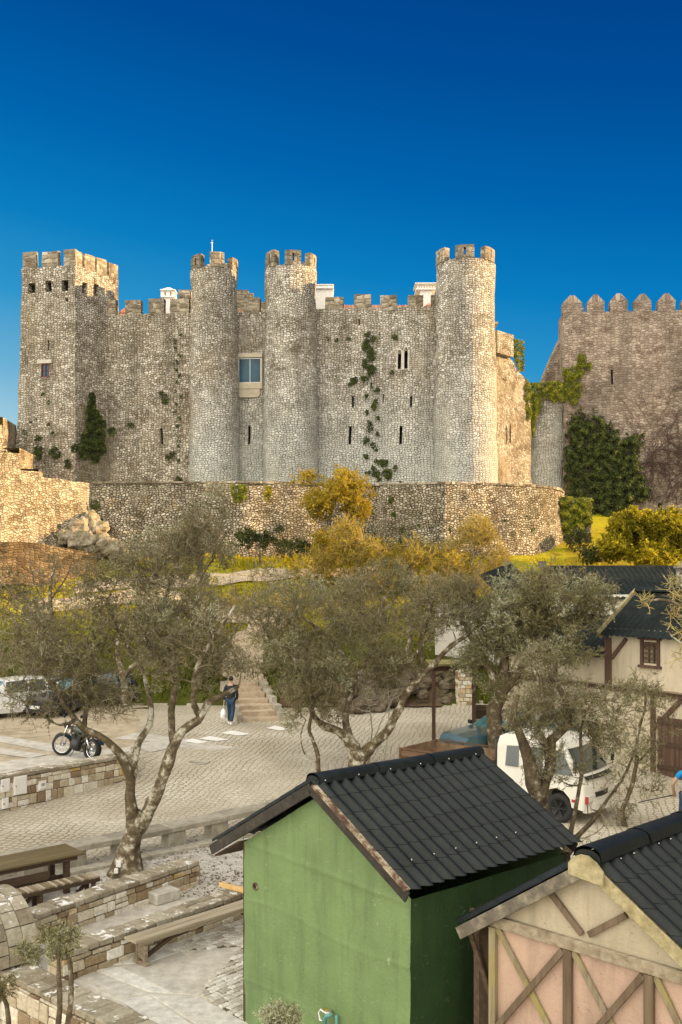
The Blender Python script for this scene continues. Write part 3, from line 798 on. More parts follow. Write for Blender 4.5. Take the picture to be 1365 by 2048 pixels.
gm.grid(lambda u, v: gfn(0, 8.5+(ZG-8.5)*v) + back*2.2*u, 2, 20, sm=False); gm.grid(lambda u, v: gfn(u*(GB-GA).length, ZG) + back*2.2*v, 24, 2, sm=False)
gm.build('wall', [M['great'], M['void']], gw)
u = gpx(1129); i = 0
GP = gpx(1173.5) - gpx(1127.5)
for i, px in enumerate([1145, 1192, 1238.5, 1286, 1334, 1382, 1430]):
    q = GA + GD*gpx(px) - GN*.3
    merlon(gw, (q.x, q.y), 1.16 if i else 1.3, .6, ZG-.05, .72, math.atan2(GD.y, GD.x), M['great'], 60+i, point=.52)
# return battlement catching the sun, and the sloping buttress at the left edge
q = GA + GD*.75 - GN*1.6
merlon(gw, (q.x+.5, q.y), .6, 1.0, ZG-.05, .75, math.atan2(GD.y, GD.x), M['merlon'], 90)
bt = MB(); y_ = 69.4
bt.extrude([Vector((xat(px, y_), y_, zat(py, y_))) for px, py in ((1128,662), (1104,715), (1082,768), (1082,1000), (1128,1000))], Vector((0, 1.2, 0))); bt.jitter(.05, 1)
bt.build('sloping_buttress', M['great'], gw)
pm = MB(); ua, ub = gpx(1205), gpx(1245); zq = (zat(770,66.7), zat(728,66.7))
def patch_poly(u0, u1, z0, z1):
    pts = []; rg = random.Random(8)
    for k in range(14):
        a = 2*math.pi*k/14; r = rg.uniform(.8, 1.05)
        pts.append((max(u0-.3, (u0+u1)/2 + (u1-u0)/2*r*math.cos(a)), (z0+z1)/2+(z1-z0)/2*r*math.sin(a)))
    return pts
# ------------------------------------------------------------------ bailey wall below the castle
BT = [(185,56.4), (330,56.2), (500,56.2), (650,57.0), (752,57.9), (772,57.2), (890,56.5), (965,57.1), (1028,57.7), (1085,58.8), (1120,60.6), (1128,63.5)]
BP = [Vector((xat(px, d), d)) for px, d in BT]
bw = thing('bailey_wall', 'long weathered rubble wall bulging at its right end below the castle', 'stone wall', (-4, 57, 7))
bm = MB(); ZB = 11.48; acc = 0
def seg_fn(a, b, ia):
    L = (b-a).length; d = (b-a).normalized(); n_ = Vector((d.y,-d.x))
    def fn(u, z):
        q = a + d*u; k = max(0, ZB-z)*.07
        # blend the batter direction at the corners
        na = (BN[ia] + (BN[ia+1]-BN[ia])*(u/L)).normalized()
        return rough(Vector((q.x+na.x*k, q.y+na.y*k, z)), .16, .9)
    return fn, L, n_
seg_n = []
for i in range(len(BP)-1):
    d = (BP[i+1]-BP[i]).normalized(); seg_n.append(Vector((d.y,-d.x)))
BN = [seg_n[0]] + [((seg_n[i-1]+seg_n[i])/2).normalized() for i in range(1, len(seg_n))] + [seg_n[-1]]
for i in range(len(BP)-1):
    fn, L, n_ = seg_fn(BP[i], BP[i+1], i); a0 = acc
    holed(bm, fn, 0, L, 5.0, ZB, [], lambda u, z: Vector((-n_.x,-n_.y,0)), .45, uvf=lambda u, v, a0=a0: (u+a0, v))
    bm.grid(lambda u, v: fn(u*L, ZB) - Vector((BN[i].x*(1-u)+BN[i+1].x*u, BN[i].y*(1-u)+BN[i+1].y*u, 0))*.8*v, max(2, int(L/.5)), 1, sm=False)
    bm.grid(lambda u, v: fn(u*L, ZB) - Vector((BN[i].x*(1-u)+BN[i+1].x*u, BN[i].y*(1-u)+BN[i+1].y*u, 0))*.8 - Vector((0,0,1.2*v)), max(2, int(L/.5)), 1, sm=False)
    acc += L
bm.build('wall', [M['bailey'], M['void']], bw)
# irregular coping stones
cp = MB(); rg = random.Random(5)
for i in range(len(BP)-1):
    a, b_ = BP[i], BP[i+1]; L = (b_-a).length; d = (b_-a).normalized(); n_ = Vector((d.y,-d.x)); u = 0
    while u < L - .1:
        w_ = min(rg.uniform(.35, .7), L-u); q = a + d*(u+w_/2) - n_*.3
        cp.box((q.x, q.y, ZB + .05), (w_*.97, .72, rg.uniform(.10,.17)), math.atan2(d.y, d.x)+rg.uniform(-.03,.03), t=rg.random(), jit=.02, rng=rg); u += w_
cp.build('coping', M['merlon'], bw)
# plain building mass behind the parapet so that the platform is solid
pl = MB(); pl.box((-4, 61.2, 9.2), (22, 3.2, 3.2)); pl.box((9.5, 63.6, 9.2), (6, 4, 3.2)); 
tag(pl.build('platform_ground', M['grass']), kind='structure')
# ------------------------------------------------------------------ sunlit stepped wall at the left
lw = thing('stepped_wall', 'sunlit stepped rubble wall climbing the slope at the left edge', 'stone wall', (-16, 54, 7))
L0, L1 = Vector((xat(186,56.5), 56.5)), Vector((-19.5, 50.4)); 
def lpoint(px):
    k = (px-CX)/F; D = (L1-L0).normalized(); return (k*L0.y-L0.x)/(D.x-k*D.y)
LD = (L1-L0).normalized()
lm = MB(); LPROF = [(-80,938), (-0.1,944), (60,951), (120,958), (186,968)]
def ltop(px):
    for i in range(1, len(LPROF)):
        if px <= LPROF[i][0]:
            a, b_ = LPROF[i-1], LPROF[i]; return a[1]+(b_[1]-a[1])*(px-a[0])/(b_[0]-a[0])
    return 968
PXL = [186 - i*266/46 for i in range(47)]
rows = []
LN = Vector((-LD.y, LD.x)); 
if LN.y > 0: LN = -LN
for px in PXL:
    q = L0 + LD*lpoint(px); zt = zat(ltop(px), q.y); rows.append((q, zt))
def lfn(u, v):
    f = u*46; i = min(45, int(f)); t = f-i; q = rows[i][0].lerp(rows[i+1][0], t); zt = rows[i][1]*(1-t)+rows[i+1][1]*t
    z = 5.5+(zt-5.5)*v; k = (zt-z)*.06
    return rough(Vector((q.x+LN.x*k, q.y+LN.y*k, z)), .16, 1.0)
LL = abs(lpoint(-80))
lm.grid(lfn, 46, 22, sm=False, uvf=lambda u, v: (u*LL, v*6))
lm.grid(lambda u, v: lfn(u, 1) - Vector((LN.x, LN.y, 0))*.9*v, 46, 1, sm=False)
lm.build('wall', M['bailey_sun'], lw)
# upper terraces stepping up behind
def ustep(px0, px1, pyt, pyb, d0, d1, mat=M['bailey_sun']):
    b = MB(); a, c_ = Vector((xat(px0,d0), d0)), Vector((xat(px1,d1), d1)); n_ = Vector(((c_-a).y, -(c_-a).x)).normalized()
    zt0 = zat(pyt, d1); zb = 9
    f = lambda u, v: rough(Vector((a.x+(c_.x-a.x)*u, a.y+(c_.y-a.y)*u, zb+(zt0-zb)*v)), .14, 1)
    nu = max(3, int((c_-a).length/.4)); Lx = (c_-a).length
    b.grid(f, nu, 8, sm=False, uvf=lambda u, v: (u*Lx, v*(zt0-zb)))
    b.grid(lambda u, v: f(u,1) - Vector((n_.x,n_.y,0))*1.0*v, nu, 1, sm=False)
    b.grid(lambda u, v: f(1,v) - Vector((n_.x,n_.y,0))*1.0*u, 1, 8, sm=False)
    return b.build('step_wall', mat, lw)
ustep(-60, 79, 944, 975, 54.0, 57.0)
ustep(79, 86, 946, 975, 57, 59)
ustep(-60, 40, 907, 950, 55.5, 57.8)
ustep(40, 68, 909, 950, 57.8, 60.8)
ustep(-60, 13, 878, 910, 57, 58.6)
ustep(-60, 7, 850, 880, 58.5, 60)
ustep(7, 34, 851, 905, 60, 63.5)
# low terrace walls near its foot
def terrace(name, pts, h, th, mat, label, cat='stone wall', z0off=-.6, kind=None):
    b = MB(); acc = 0
    for i in range(len(pts)-1):
        (pa, za), (pb, zb_) = pts[i], pts[i+1]; a, c_ = Vector(pa[:2]), Vector(pb[:2]); L = (c_-a).length; n_ = Vector(((c_-a).y, -(c_-a).x)).normalized()
        nu = max(3, int(L/.4))
        f = lambda u, v: rough(Vector((a.x+(c_.x-a.x)*u, a.y+(c_.y-a.y)*u, (za+(zb_-za)*u)-h+(h)*v)), .15, 1.1)
        b.grid(f, nu, 5, sm=False, uvf=lambda u, v: (u*L+acc, v*h)); b.grid(lambda u, v: f(u,1)-Vector((n_.x,n_.y,0))*th*v, nu, 1, sm=False)
        b.grid(lambda u, v: f(1,v)-Vector((n_.x,n_.y,0))*th*u, 1, 5, sm=False)
        acc += L
    return tag(b.build(name, mat), label, cat)
M['brown_bank'] = masonry('brown_stone_bank', .26, .13, [(.2, (.10,.075,.042)), (.5, (.20,.145,.08)), (.8, (.28,.21,.12))], (.12,.07,.035), .6, .05, .04, stain=(.10,.06,.03), stain_amt=.7)
terrace('low_white_wall', [(P(-40,1044,51.5), zat(1044,51.5)), (P(62,1046,53.3), zat(1046,53.3)), (P(90,1052,54.0), zat(1052,54))], 1.7, .6, M['bailey_sun'], 'low pale stone wall at the left edge under the stepped wall')
terrace('low_terrace_wall', [(P(-40,1084,50.5), zat(1084,50.5)), (P(50,1083,51.5), zat(1083,51.5)), (P(140,1098,52.6), zat(1098,52.6)), (P(192,1104,53.2), zat(1104,53.2))], 2.2, .6, M['brown_bank'], 'low brown stone terrace wall at the left edge above the grass')
# rock outcrop under the wall corner
rk = MB(); rg = random.Random(21)
for (px, py, d, r) in ((160,1058,55.2,1.0), (175,1085,54.8,1.0), (150,1082,54.6,.9), (195,1060,55.6,1.0), (210,1092,55.2,1.1), (235,1100,55.3,.9), (130,1075,54.5,.7), (185,1040,55.8,.8)):
    c_ = P(px, py, d); s_ = Vector((rg.random()*40, 0, 0))
    def f(u, v):
        a, b_ = 2*math.pi*u, math.pi*(v-.5); n_ = Vector((math.cos(a)*math.cos(b_), math.sin(a)*math.cos(b_), math.sin(b_)))
        return c_ + n_*r*.60*(1 + .45*noise.noise(n_*1.7+s_) + .2*noise.noise(n_*5+s_)) 
    rk.grid(f, 22, 14, sm=False)
M['rock'] = tone_mat('limestone_rock', [(.3, (.14,.11,.07)), (.5, (.33,.28,.20)), (.75, (.52,.46,.36))], .95, 2.6, .08, moss=(.11,.12,.02))
tag(rk.build('rock_outcrop', M['rock']), 'pale jagged rock outcrop at the corner between the two walls', 'rock')
# ivy clad pier right of the bulging wall end
b = MB(); a = Vector((xat(1118,61.5),61.5)); c_ = Vector((xat(1184,60.6),60.6))
b.grid(lambda u, v: rough(Vector((a.x+(c_.x-a.x)*u, a.y+(c_.y-a.y)*u, 6+(zat(997,61)-6)*v)), .15, 1), 6, 14, sm=False)
b.grid(lambda u, v: rough(Vector((a.x+(c_.x-a.x)*u, a.y+(c_.y-a.y)*u+2*v, zat(997,61))), .15, 1), 6, 4, sm=False)
b.grid(lambda u, v: rough(Vector((c_.x, c_.y+2*u, 6+(zat(997,61)-6)*v)), .15, 1), 4, 14, sm=False)
tag(b.build('stone_pier', M['bailey']), 'square stone pier beside the bulging wall end, mostly covered by ivy', 'stone pier')
# ------------------------------------------------------------------ town wall outside the picture at the right, which shades the square
tw = MB()
tw.box((31, 18, 6), (3, 58, 26)); 
for i in range(20): tw.box((30, -9 + i*2.9, 19.6), (.8, 1.7, 1.3))
tag(tw.build('town_wall', M['great']), 'high stone town wall with battlements running along the right of the square', 'town wall')
# ------------------------------------------------------------------ block-built stone walls of the yard
def block_wall(name, a, b, h, th, label, zb=None, z_of=None, course=(.13,.24), lens=(.16,.42), faces='fb', seed=1, cap=True, capover=.03, cat='stone wall', rows_from=0.0, capw=(.25,.5)):
    """wall of individually cut blocks between plan points a, b; foot follows z_of(u) (default ground)"""
    a, b = Vector(a[:2]), Vector(b[:2]); L = (b-a).length; d = (b-a)/L; n = Vector((d.y,-d.x)); rz = math.atan2(d.y, d.x); rg = random.Random(seed)
    ztop = (lambda u: h) if not callable(h) else h
    zb_ = z_of or (lambda u: ground((a+d*u).x, (a+d*u).y) - .05)
    root = thing(name, label, cat, (a.x+d.x*L/2, a.y+d.y*L/2, zb_(L/2)))
    core = MB(); N = max(2, int(L/.5))
    for i in range(N):
        u0, u1 = L*i/N, L*(i+1)/N; um = (u0+u1)/2; q = a+d*um; z0, z1 = min(zb_(u0), zb_(u1)), min(ztop(u0), ztop(u1)) - .06
        core.box((q.x, q.y, (z0+z1)/2), (u1-u0, th-.07, z1-z0), rz)
    core.build('core', M['mortar'], root)
    st = MB()
    zlo = min(zb_(L*i/8) for i in range(9)); zhi = max(ztop(L*i/8) for i in range(9)) - (.11 if cap else 0)
    sides = [(1, 'f'), (-1, 'b')]
    for sgn, key in sides:
        if key not in faces: continue
        z = zlo
        while z < zhi - .02:
            hc = min(rg.uniform(*course), zhi - z)
            if zhi - z - hc < .06: hc = zhi - z
            u = -rg.uniform(0, .2)
            while u < L:
                w = rg.uniform(*lens)
                ua, ub = max(0, u), min(L, u + w)
                if ub - ua > .04:
                    um = (ua+ub)/2; zt = ztop(um) - (.10 if cap else 0)
                    if z < zt and z + hc > zb_(um):
                        z1 = min(z+hc, zt)
                        sub = [(z, z1)]
                        if hc > .18 and rg.random() < .22: m_ = (z+z1)/2 + rg.uniform(-.02,.02); sub = [(z, m_), (m_, z1)]
                        for za, zc in sub:
                            if zc - za < .03: continue
                            q = a + d*um + n*sgn*(th/2 - .05 + rg.uniform(-.012,.012))
                            st.box((q.x, q.y, (za+zc)/2), (ub-ua-.016, .11, zc-za-.016), rz, t=rg.random(), jit=.009, rng=rg)
                u += w
            z += hc
    # end faces
    for ue in (0, L):
        z = zb_(ue)
        while z < ztop(ue) - .14:
            hc = rg.uniform(*course); hc = min(hc, ztop(ue)-.1-z); q = a + d*(ue + (.0 if ue else 0))
            st.box((q.x, q.y, z+hc/2), (.10, th-.02, hc-.016), rz, t=rg.random(), jit=.008, rng=rg); z += hc
    st.build('stonework', M['blocks'], root, bevel=.012)
    if cap:
        c = MB(); u = -.04
        while u < L+.03:
            w = min(rg.uniform(*capw), L+.05-u)
            if w < .08: break
            um = max(0, min(L, u+w/2)); q = a + d*(u+w/2)
            k = rg.choice([1, 1, 2])
            for j in range(k):
                off = (0 if k == 1 else (-.25 if j == 0 else .25))*(th+2*capover); ww = (th+2*capover)/k
                qq = q + n*off
                c.box((qq.x, qq.y, ztop(um)-.045+rg.uniform(-.008,.008)), (w-.012, ww-.012, .10), rz+rg.uniform(-.01,.01), t=rg.random(), jit=.01, rng=rg)
            u += w
        c.build('coping', M['coping'], root, bevel=.015)
    return root
# wall holding the parking ground
pk = block_wall('parking_wall', W0 + (W0-W1)*1.2, W1 + WD*.1, 1.02, .42, 'tan and white block wall sloping into the cobbled street below the motorcycle', z_of=lambda u: ground((W0+(W0-W1)*1.2+WD*u - WN*.3).x, (W0+(W0-W1)*1.2+WD*u - WN*.3).y) - .12, lens=(.16,.36), course=(.16,.30), seed=4)
def on_wall(px0, py0, px1, py1):
    out = []
    for px, py in ((px0,py0), (px1,py1)):
        k = (px-CX)/F; A = W0 + Vector((WD.y,-WD.x))*.215; u = (k*A.y-A.x)/(WD.x-k*WD.y); q = A + WD*u; out.append((q, CZ-(py-HY)/F*q.y))
    return out
def meter(px0, py0, px1, py1, label, recess=False):
    (q0, z1), (q1, z0) = on_wall(px0, py0, px1, py1); c = (q0+q1)/2; w = (q1-q0).length; n_ = Vector((WD.y,-WD.x)); rz = math.atan2(WD.y, WD.x)
    r = thing('meter_cabinet', label, 'meter cabinet', (c.x, c.y, z0), group='white cabinets set in the parking wall')
    b = MB(); p = c + n_*.0; b.box((p.x, p.y, (z0+z1)/2), (w, .06, z1-z0), rz); b.build('frame', M['white_paint'], r, bevel=.005)
    p = c + n_*.036
    b = MB(); b.box((p.x, p.y, (z0+z1)/2), (w-.05, .014, z1-z0-.05), rz); dr = b.build('door', M['white_paint'], r, bevel=.003)
    if recess:
        b = MB(); b.box((p.x+n_.x*.008, p.y+n_.y*.008, (z0+z1)/2+.02), (w-.12, .01, (z1-z0)*.35), rz); b.build('slot', M['concrete'], dr)
    else:
        k = c + n_*.05 - WD*(w*.38); b = MB(); b.box((k.x, k.y, (z0+z1)/2), (.02,.02,.03), rz); b.build('lock', M['metal_dark'], dr)
meter(2, 1559, 19.5, 1582, 'small white cabinet left of the largest one in the parking wall')
meter(27.5, 1554, 53.5, 1586, 'largest white cabinet in the parking wall')
meter(78, 1563, 92, 1577, 'small white cabinet with a slot, right of the largest one', True)
meter(5, 1597, 17, 1616, 'low white cabinet near the foot of the parking wall')
# the two yard walls and the big retaining wall
wa0, wa1 = PZ(66,1880,0), PZ(385,1766,0)
block_wall('yard_wall', wa0, wa1, lambda u: .50, .38, 'low stone yard wall ending in front of the big olive trunk', seed=11, faces='fb', course=(.10,.2), capw=(.18,.36))
wb0, wb1 = PZ(112,1962,0), PZ(520,1815,0)
block_wall('yard_wall', wb0, wb1, lambda u: .47, .36, 'low stone yard wall behind the single wooden bench', seed=12, faces='fb', course=(.12,.22), capw=(.18,.36))
b = MB(); q = PZ(322,1800,.0); b.box((q.x, q.y, .11), (.55,.5,.22), rz=.8); tag(b.build('stone_step', M['slab'], bevel=.02), 'single pale stone step at the end of the upper yard wall', 'stone step')
ca = PZ(20,1915,.12) ; ca = Vector((C0.x-.02, C0.y+.02)) + CD*(.0); cb = C0 + CD*9.5
block_wall('retaining_wall', ca + CN*-.22, cb + CN*-.22, lambda u: .13, .46, 'tall retaining wall with lichen spotted coping in the bottom left corner', z_of=lambda u: LOW, seed=13, faces='f', course=(.18,.40), lens=(.16,.34), capw=(.2,.4))
block_wall('garden_wall', Vector((-9.5, 17.4)), Vector((-5.5, 16.6)), lambda u: -.05, .4, 'stone garden wall at the left edge under the arched coping', z_of=lambda u: LOW, seed=14, faces='f', course=(.18,.34), lens=(.16,.34))
# arched coping over the gateway
ar = thing('stone_arch', 'round stone arch coping at the left edge beside the wooden tables', 'stone arch', (-5.8, 16.3, LOW))
dA = Vector((.72, -.69)); dB = Vector((.69, .72)); oc = Vector((-5.78, 16.25)); Rr = .96; zc0 = .18
b = MB(); rg = random.Random(3)
for ri, (o0, o1) in enumerate(((-.42,-.10), (-.10,.16), (.16,.42))):
    a0 = 0.0
    while a0 < math.pi - .02:
        a1 = min(math.pi, a0 + rg.uniform(.16,.34)); m_ = 3; t_ = rg.random()
        def f(u, v, r=Rr):
            an = a0+.008 + (a1-a0-.016)*u; q = oc + dA*r*math.cos(an) + dB*(o0+.006+(o1-o0-.012)*v); return Vector((q.x, q.y, zc0 + r*math.sin(an)))
        b.grid(lambda u, v: f(u, v, Rr+.0), m_, 1, t=t_, sm=False); b.grid(lambda u, v: f(1-u, v, Rr-.09), m_, 1, t=t_, sm=False)
        for vv in (0, 1): b.grid(lambda u, w: f(u, vv, Rr-.09*w), m_, 1, t=t_, sm=False)
        for uu in (0, 1): b.grid(lambda v, w: f(uu, v, Rr-.09*w), 1, 1, t=t_, sm=False)
        a0 = a1
b.build('coping', M['coping'], ar)
b = MB()
for an0 in range(14):
    a0, a1 = math.pi*an0/14, math.pi*(an0+1)/14
    for r0, r1 in ((Rr-.10, Rr-.34), (Rr-.35, Rr-.62)):
        t_ = rg.random()
        for o in (-.34,):
            pts = []
            for an, r in ((a0+.01,r0),(a1-.01,r0),(a1-.01,r1),(a0+.01,r1)):
                q = oc + dA*r*math.cos(an) + dB*o; pts.append(Vector((q.x, q.y, zc0+r*math.sin(an))))
            b.extrude(pts, Vector((dB.x*.68, dB.y*.68, 0)), t=t_)
b.build('ring_stones', M['blocks'], ar)
b = MB(); pts = []
for i in range(15):
    an = math.pi*i/14; r = Rr-.6; q = oc + dA*r*math.cos(an) - dB*.28; pts.append(Vector((q.x, q.y, zc0+r*math.sin(an))))
q = oc - dA*(Rr+.0) - dB*.28; q2 = oc + dA*(Rr-.12) - dB*.28
b.extrude([Vector((q.x,q.y,LOW)), Vector((q2.x,q2.y,LOW)), Vector((q2.x,q2.y,zc0)), ] + [Vector((p.x,p.y,p.z)) for p in pts] + [Vector((q.x,q.y,zc0))], Vector((dB.x*.5, dB.y*.5, 0)))
b.build('infill', M['pillar'], ar)
# ------------------------------------------------------------------ paving of the yard: slabs and loose laid cobbles
rg = random.Random(77)
def cob_patch(corners, s=(.10,.21), seed=1, rzoff=0):
    a, b_, c_, d = [Vector(PZ(*p, 0)[:2]) for p in corners]; b = MB(); rg = random.Random(seed)
    ex = Vector((.66,.75)).normalized(); ey = Vector((-ex.y, ex.x)); 
    def inside(q):
        P4 = [a,b_,c_,d]; s_ = [ (P4[(i+1)%4]-P4[i]).cross(q-P4[i]) if hasattr(Vector((0,0)),'cross') else 0 for i in range(4)]
        return all(x > 0 for x in s_) or all(x < 0 for x in s_)
    v = -6.0
    while v < 6:
        h = rg.uniform(.10,.14); u = -5 + rg.uniform(0,.1)
        while u < 8:
            w = rg.uniform(.11,.22); q = a + ex*(u+w/2) + ey*(v+h/2)
            if inside(q): b.box((q.x, q.y, .004+rg.uniform(-.004,.004)), (w-.017, h-.015, .05), math.atan2(ex.y,ex.x)+rg.uniform(-.05,.05), t=rg.random(), jit=.007, rng=rg)
            u += w
        v += h
    return b
jb = MB()
for i, cs in enumerate(([(330,1905),(450,1850),(560,1850),(520,1890)], [(400,1990),(490,1890),(700,1890),(640,2140)])):
    P4 = [PZ(*p, 0) for p in cs]; jb.quad(*[Vector((p.x, p.y, .008)) for p in P4])
    c = cob_patch(cs, seed=i+5); tag(c.build('yard_cobbles', M['cobble_stone'], bevel=.008), kind='structure')
tag(jb.build('joint_soil', M['moss_joint']), kind='structure')
sl = MB(); M['slab2'] = tone_mat('worn_slab', [(.1, (.44,.42,.36)), (.5, (.56,.54,.48)), (.9, (.66,.65,.60))], .45, 1.8, .004)
def slabs(cs, nu, nv, seed):
    rg = random.Random(seed); a, b_, c_, d = [PZ(*p, 0) for p in cs]
    for i in range(nu):
        for j in range(nv):
            f = lambda u, v: ((a*(1-u)+b_*u)*(1-v)+(d*(1-u)+c_*u)*v)
            e = .012
            pts = [f((i+e)/nu,(j+e)/nv), f((i+1-e)/nu,(j+e)/nv), f((i+1-e)/nu,(j+1-e)/nv), f((i+e)/nu,(j+1-e)/nv)]
            sl.extrude([Vector((p.x,p.y,-.03)) for p in pts], Vector((0,0,.042+rg.uniform(0,.004))), t=rg.random())
slabs([(190,1934),(395,1858),(440,1876),(300,1925)], 3, 1, 1)
slabs([(186,1940),(296,1930),(398,1992),(300,1985)], 2, 1, 2)
slabs([(300,1990),(396,1994),(520,2060),(440,2080)], 1, 2, 3)
slabs([(150,1952),(184,1942),(298,1989),(238,1998)], 1, 2, 4)
slabs([(238,2000),(297,1992),(436,2084),(340,2070)], 1, 2, 5)
tag(sl.build('yard_slabs', M['slab2'], bevel=.006), kind='structure')
# fallen leaves on the yard
lf = MB(); rg = random.Random(9)
for i in range(7000):
    px = rg.uniform(150, 560); py = rg.uniform(1660, 1795)
    if rg.random() > .25 + .75*max(0, noise.noise(Vector((px*.012, py*.03, 2)))+.3): continue
    g_ = PZ(px, py, 0)
    if not in_patio(g_.x, g_.y): continue
    a = rg.uniform(0, 6.28); s = rg.uniform(.014,.042); u_ = Vector((math.cos(a), math.sin(a), rg.uniform(-.3,.3)))*s; v_ = Vector((-math.sin(a), math.cos(a), rg.uniform(-.3,.3)))*s*.45
    c = Vector((g_.x, g_.y, ground(g_.x,g_.y)+.012)); lf.quad(c-u_, c-v_, c+u_, c+v_, t=rg.random())
tag(lf.build('fallen_leaves', M['leaf_litter']), 'brown fallen olive leaves scattered over the yard paving', kind='stuff')
# ------------------------------------------------------------------ long stone bench
SB = [Vector((-9.2, 18.35)), Vector((-6.98, 20.36)), Vector((-5.05, 21.95)), Vector((-1.6, 25.05)), Vector((.3, 26.6))]
lb = thing('long_stone_bench', 'very long low bench of weathered stone slabs on square blocks', 'bench', (-4, 23, 0))
b = MB(); rg = random.Random(2)
for i in range(len(SB)-1):
    a, c = SB[i], SB[i+1]; L = (c-a).length; d = (c-a)/L; n_ = Vector((d.y,-d.x)); k = max(1, round(L/1.5))
    for j in range(k):
        um = L*(j+.5)/k; q = a + d*um - n_*.28; zz = ground(q.x, q.y)
        b.box((q.x, q.y, zz+.40), (L/k-.004, .58, .12), math.atan2(d.y,d.x), t=rg.random(), jit=.004, rng=rg)
b.build('seat', M['concrete'], lb, bevel=.012)
for px, py in ((222,1700),(318,1678),(392,1657),(475,1638),(545,1620),(130,1722),(60,1745)):
    q = PZ(px, py, 0.0); 
    # project on the bench line
    best = None
    for i in range(len(SB)-1):
        a, c = SB[i], SB[i+1]; d = (c-a).normalized(); t = max(0, min((c-a).length, (q.xy-a).dot(d))); w = a+d*t
        if best is None or (w-q.xy).length < best[0]: best = ((w-q.xy).length, w, d)
    w, d = best[1], best[2]; n_ = Vector((d.y,-d.x)); w = w - n_*.22; zz = ground(w.x, w.y)
    b = MB(); b.box((w.x, w.y, zz+.16), (.50,.36,.36), math.atan2(d.y,d.x), t=rg.random(), taper=.94); b.build('support', M['concrete'], lb, bevel=.02)
kb = MB()
for i in range(len(SB)-1):
    a, c = SB[i], SB[i+1]; L = (c-a).length; d = (c-a)/L; n_ = Vector((d.y,-d.x)); u = 0
    while u < L-.1:
        w = min(rg.uniform(.4,.8), L-u); q = a + d*(u+w/2) + n_*.30; kb.box((q.x,q.y,ground(q.x,q.y)+.02),(w-.02,.3,.09),math.atan2(d.y,d.x), t=rg.random(), jit=.008, rng=rg); u += w
tag(kb.build('yard_kerb', M['concrete']), kind='structure')
# ------------------------------------------------------------------ timber furniture
M['grey_wood'] = wood('weathered_grey_timber', (.17,.13,.08), (.40,.345,.25), 0)
M['dark_wood'] = wood('dark_timber', (.05,.032,.02), (.13,.09,.06), 0)
M['table_wood'] = wood('mossy_table_timber', (.13,.10,.05), (.27,.22,.125), 0)
def local_thing(name, label, cat, loc, rz, group=None): return thing(name, label, cat, loc, group, rz)
# single bench in the yard; local x along its length
p0, p1 = PZ(272,1874,.45), PZ(520,1796,.45); L = (p1.xy-p0.xy).length; d = (p1.xy-p0.xy)/L
wbn = local_thing('wooden_bench', 'long weathered wooden bench standing alone on the yard cobbles', 'bench', (p0.x, p0.y, 0), math.atan2(d.y, d.x))
b = MB(); rg = random.Random(6)
for j in range(2):
    b = MB(); b.box((L/2, -.085+j*.17-.05, .445), (L+.3, .16, .045), t=rg.random(), jit=.004, rng=rg); b.build('seat_plank', M['grey_wood'], wbn, local=True, bevel=.006)
b = MB()
for s in (-.17, .07): b.box((L/2, s, .395), (L+.1, .03, .06), t=rg.random())
b.build('rail', M['grey_wood'], wbn, local=True)
for x in (.08, L-.02):
    b = MB(); b.box((x, -.15, .22), (.07,.05,.42)); b.box((x,.05,.22),(.07,.05,.42)); b.box((x,-.05,.26),(.04,.16,.34)); b.box((x,-.05,.03),(.10,.36,.06)); b.build('leg', M['grey_wood'], wbn, local=True, bevel=.005)
b = MB(); b.beam((.15,-.05,.10), (L*.36,-.05,.40), .05,.06); b.beam((L*.36,-.05,.39),(L-.45,-.05,.39),.05,.05); b.beam((L-.15,-.05,.10), (L-.6,-.05,.40), .05,.06); b.build('brace', M['dark_wood'], wbn, local=True)
# trestle table and slatted bench at the left edge
tx = Vector((.745, .667))
q = Vector((-5.10, 19.87)); rz = math.atan2(tx.y, tx.x)
tb = local_thing('wooden_table', 'large mossy plank table at the left edge in front of the stone bench', 'table', (q.x, q.y, 0), rz)
b = MB()
for j in range(5): b.box((-1.5, .09+j*.178, .745), (3.0, .172, .04), t=rg.random(), jit=.003, rng=rg)
b.build('tabletop', M['table_wood'], tb, local=True, bevel=.004)
b = MB(); b.box((-1.5,.06,.685),(2.7,.035,.09)); b.box((-1.5,.84,.685),(2.7,.035,.09)); b.build('apron', M['dark_wood'], tb, local=True)
for x in (-.35, -2.6):
    for y in (.12, .78):
        b = MB(); b.box((x, y, .34), (.11,.09,.68)); b.build('leg', M['dark_wood'], tb, local=True)
b = MB(); b.box((-1.45,.45,.22),(2.4,.06,.12)); b.box((-.35,.45,.2),(.06,.7,.08)); b.box((-2.6,.45,.2),(.06,.7,.08)); b.build('stretcher', M['dark_wood'], tb, local=True)
q = Vector((-4.80, 19.45))
sbn = local_thing('slatted_bench', 'low slatted wooden bench in front of the mossy table', 'bench', (q.x, q.y, 0), rz)
b = MB()
n = 34
for i in range(n): b.box((-.05-i*.078, -.02, .45), (.066,.34,.03), t=rg.random(), jit=.003, rng=rg)
b.build('seat', M['grey_wood'], sbn, local=True)
b = MB(); b.box((-1.35,-.17,.40),(2.7,.04,.08)); b.box((-1.35,.14,.40),(2.7,.04,.08)); b.build('rail', M['dark_wood'], sbn, local=True)
for x in (-.12, -1.2, -2.4):
    b = MB(); b.box((x,-.15,.19),(.07,.06,.38)); b.box((x,.12,.19),(.07,.06,.38)); b.box((x,0,.10),(.05,.3,.05)); b.beam((x-.05,-.02,.36),(x-.42,-.02,.05),.05,.06); b.build('leg', M['dark_wood'], sbn, local=True)
q = Vector((-5.35, 19.45)) - Vector((tx.x,tx.y))*0.9 + Vector((-.10,.12))
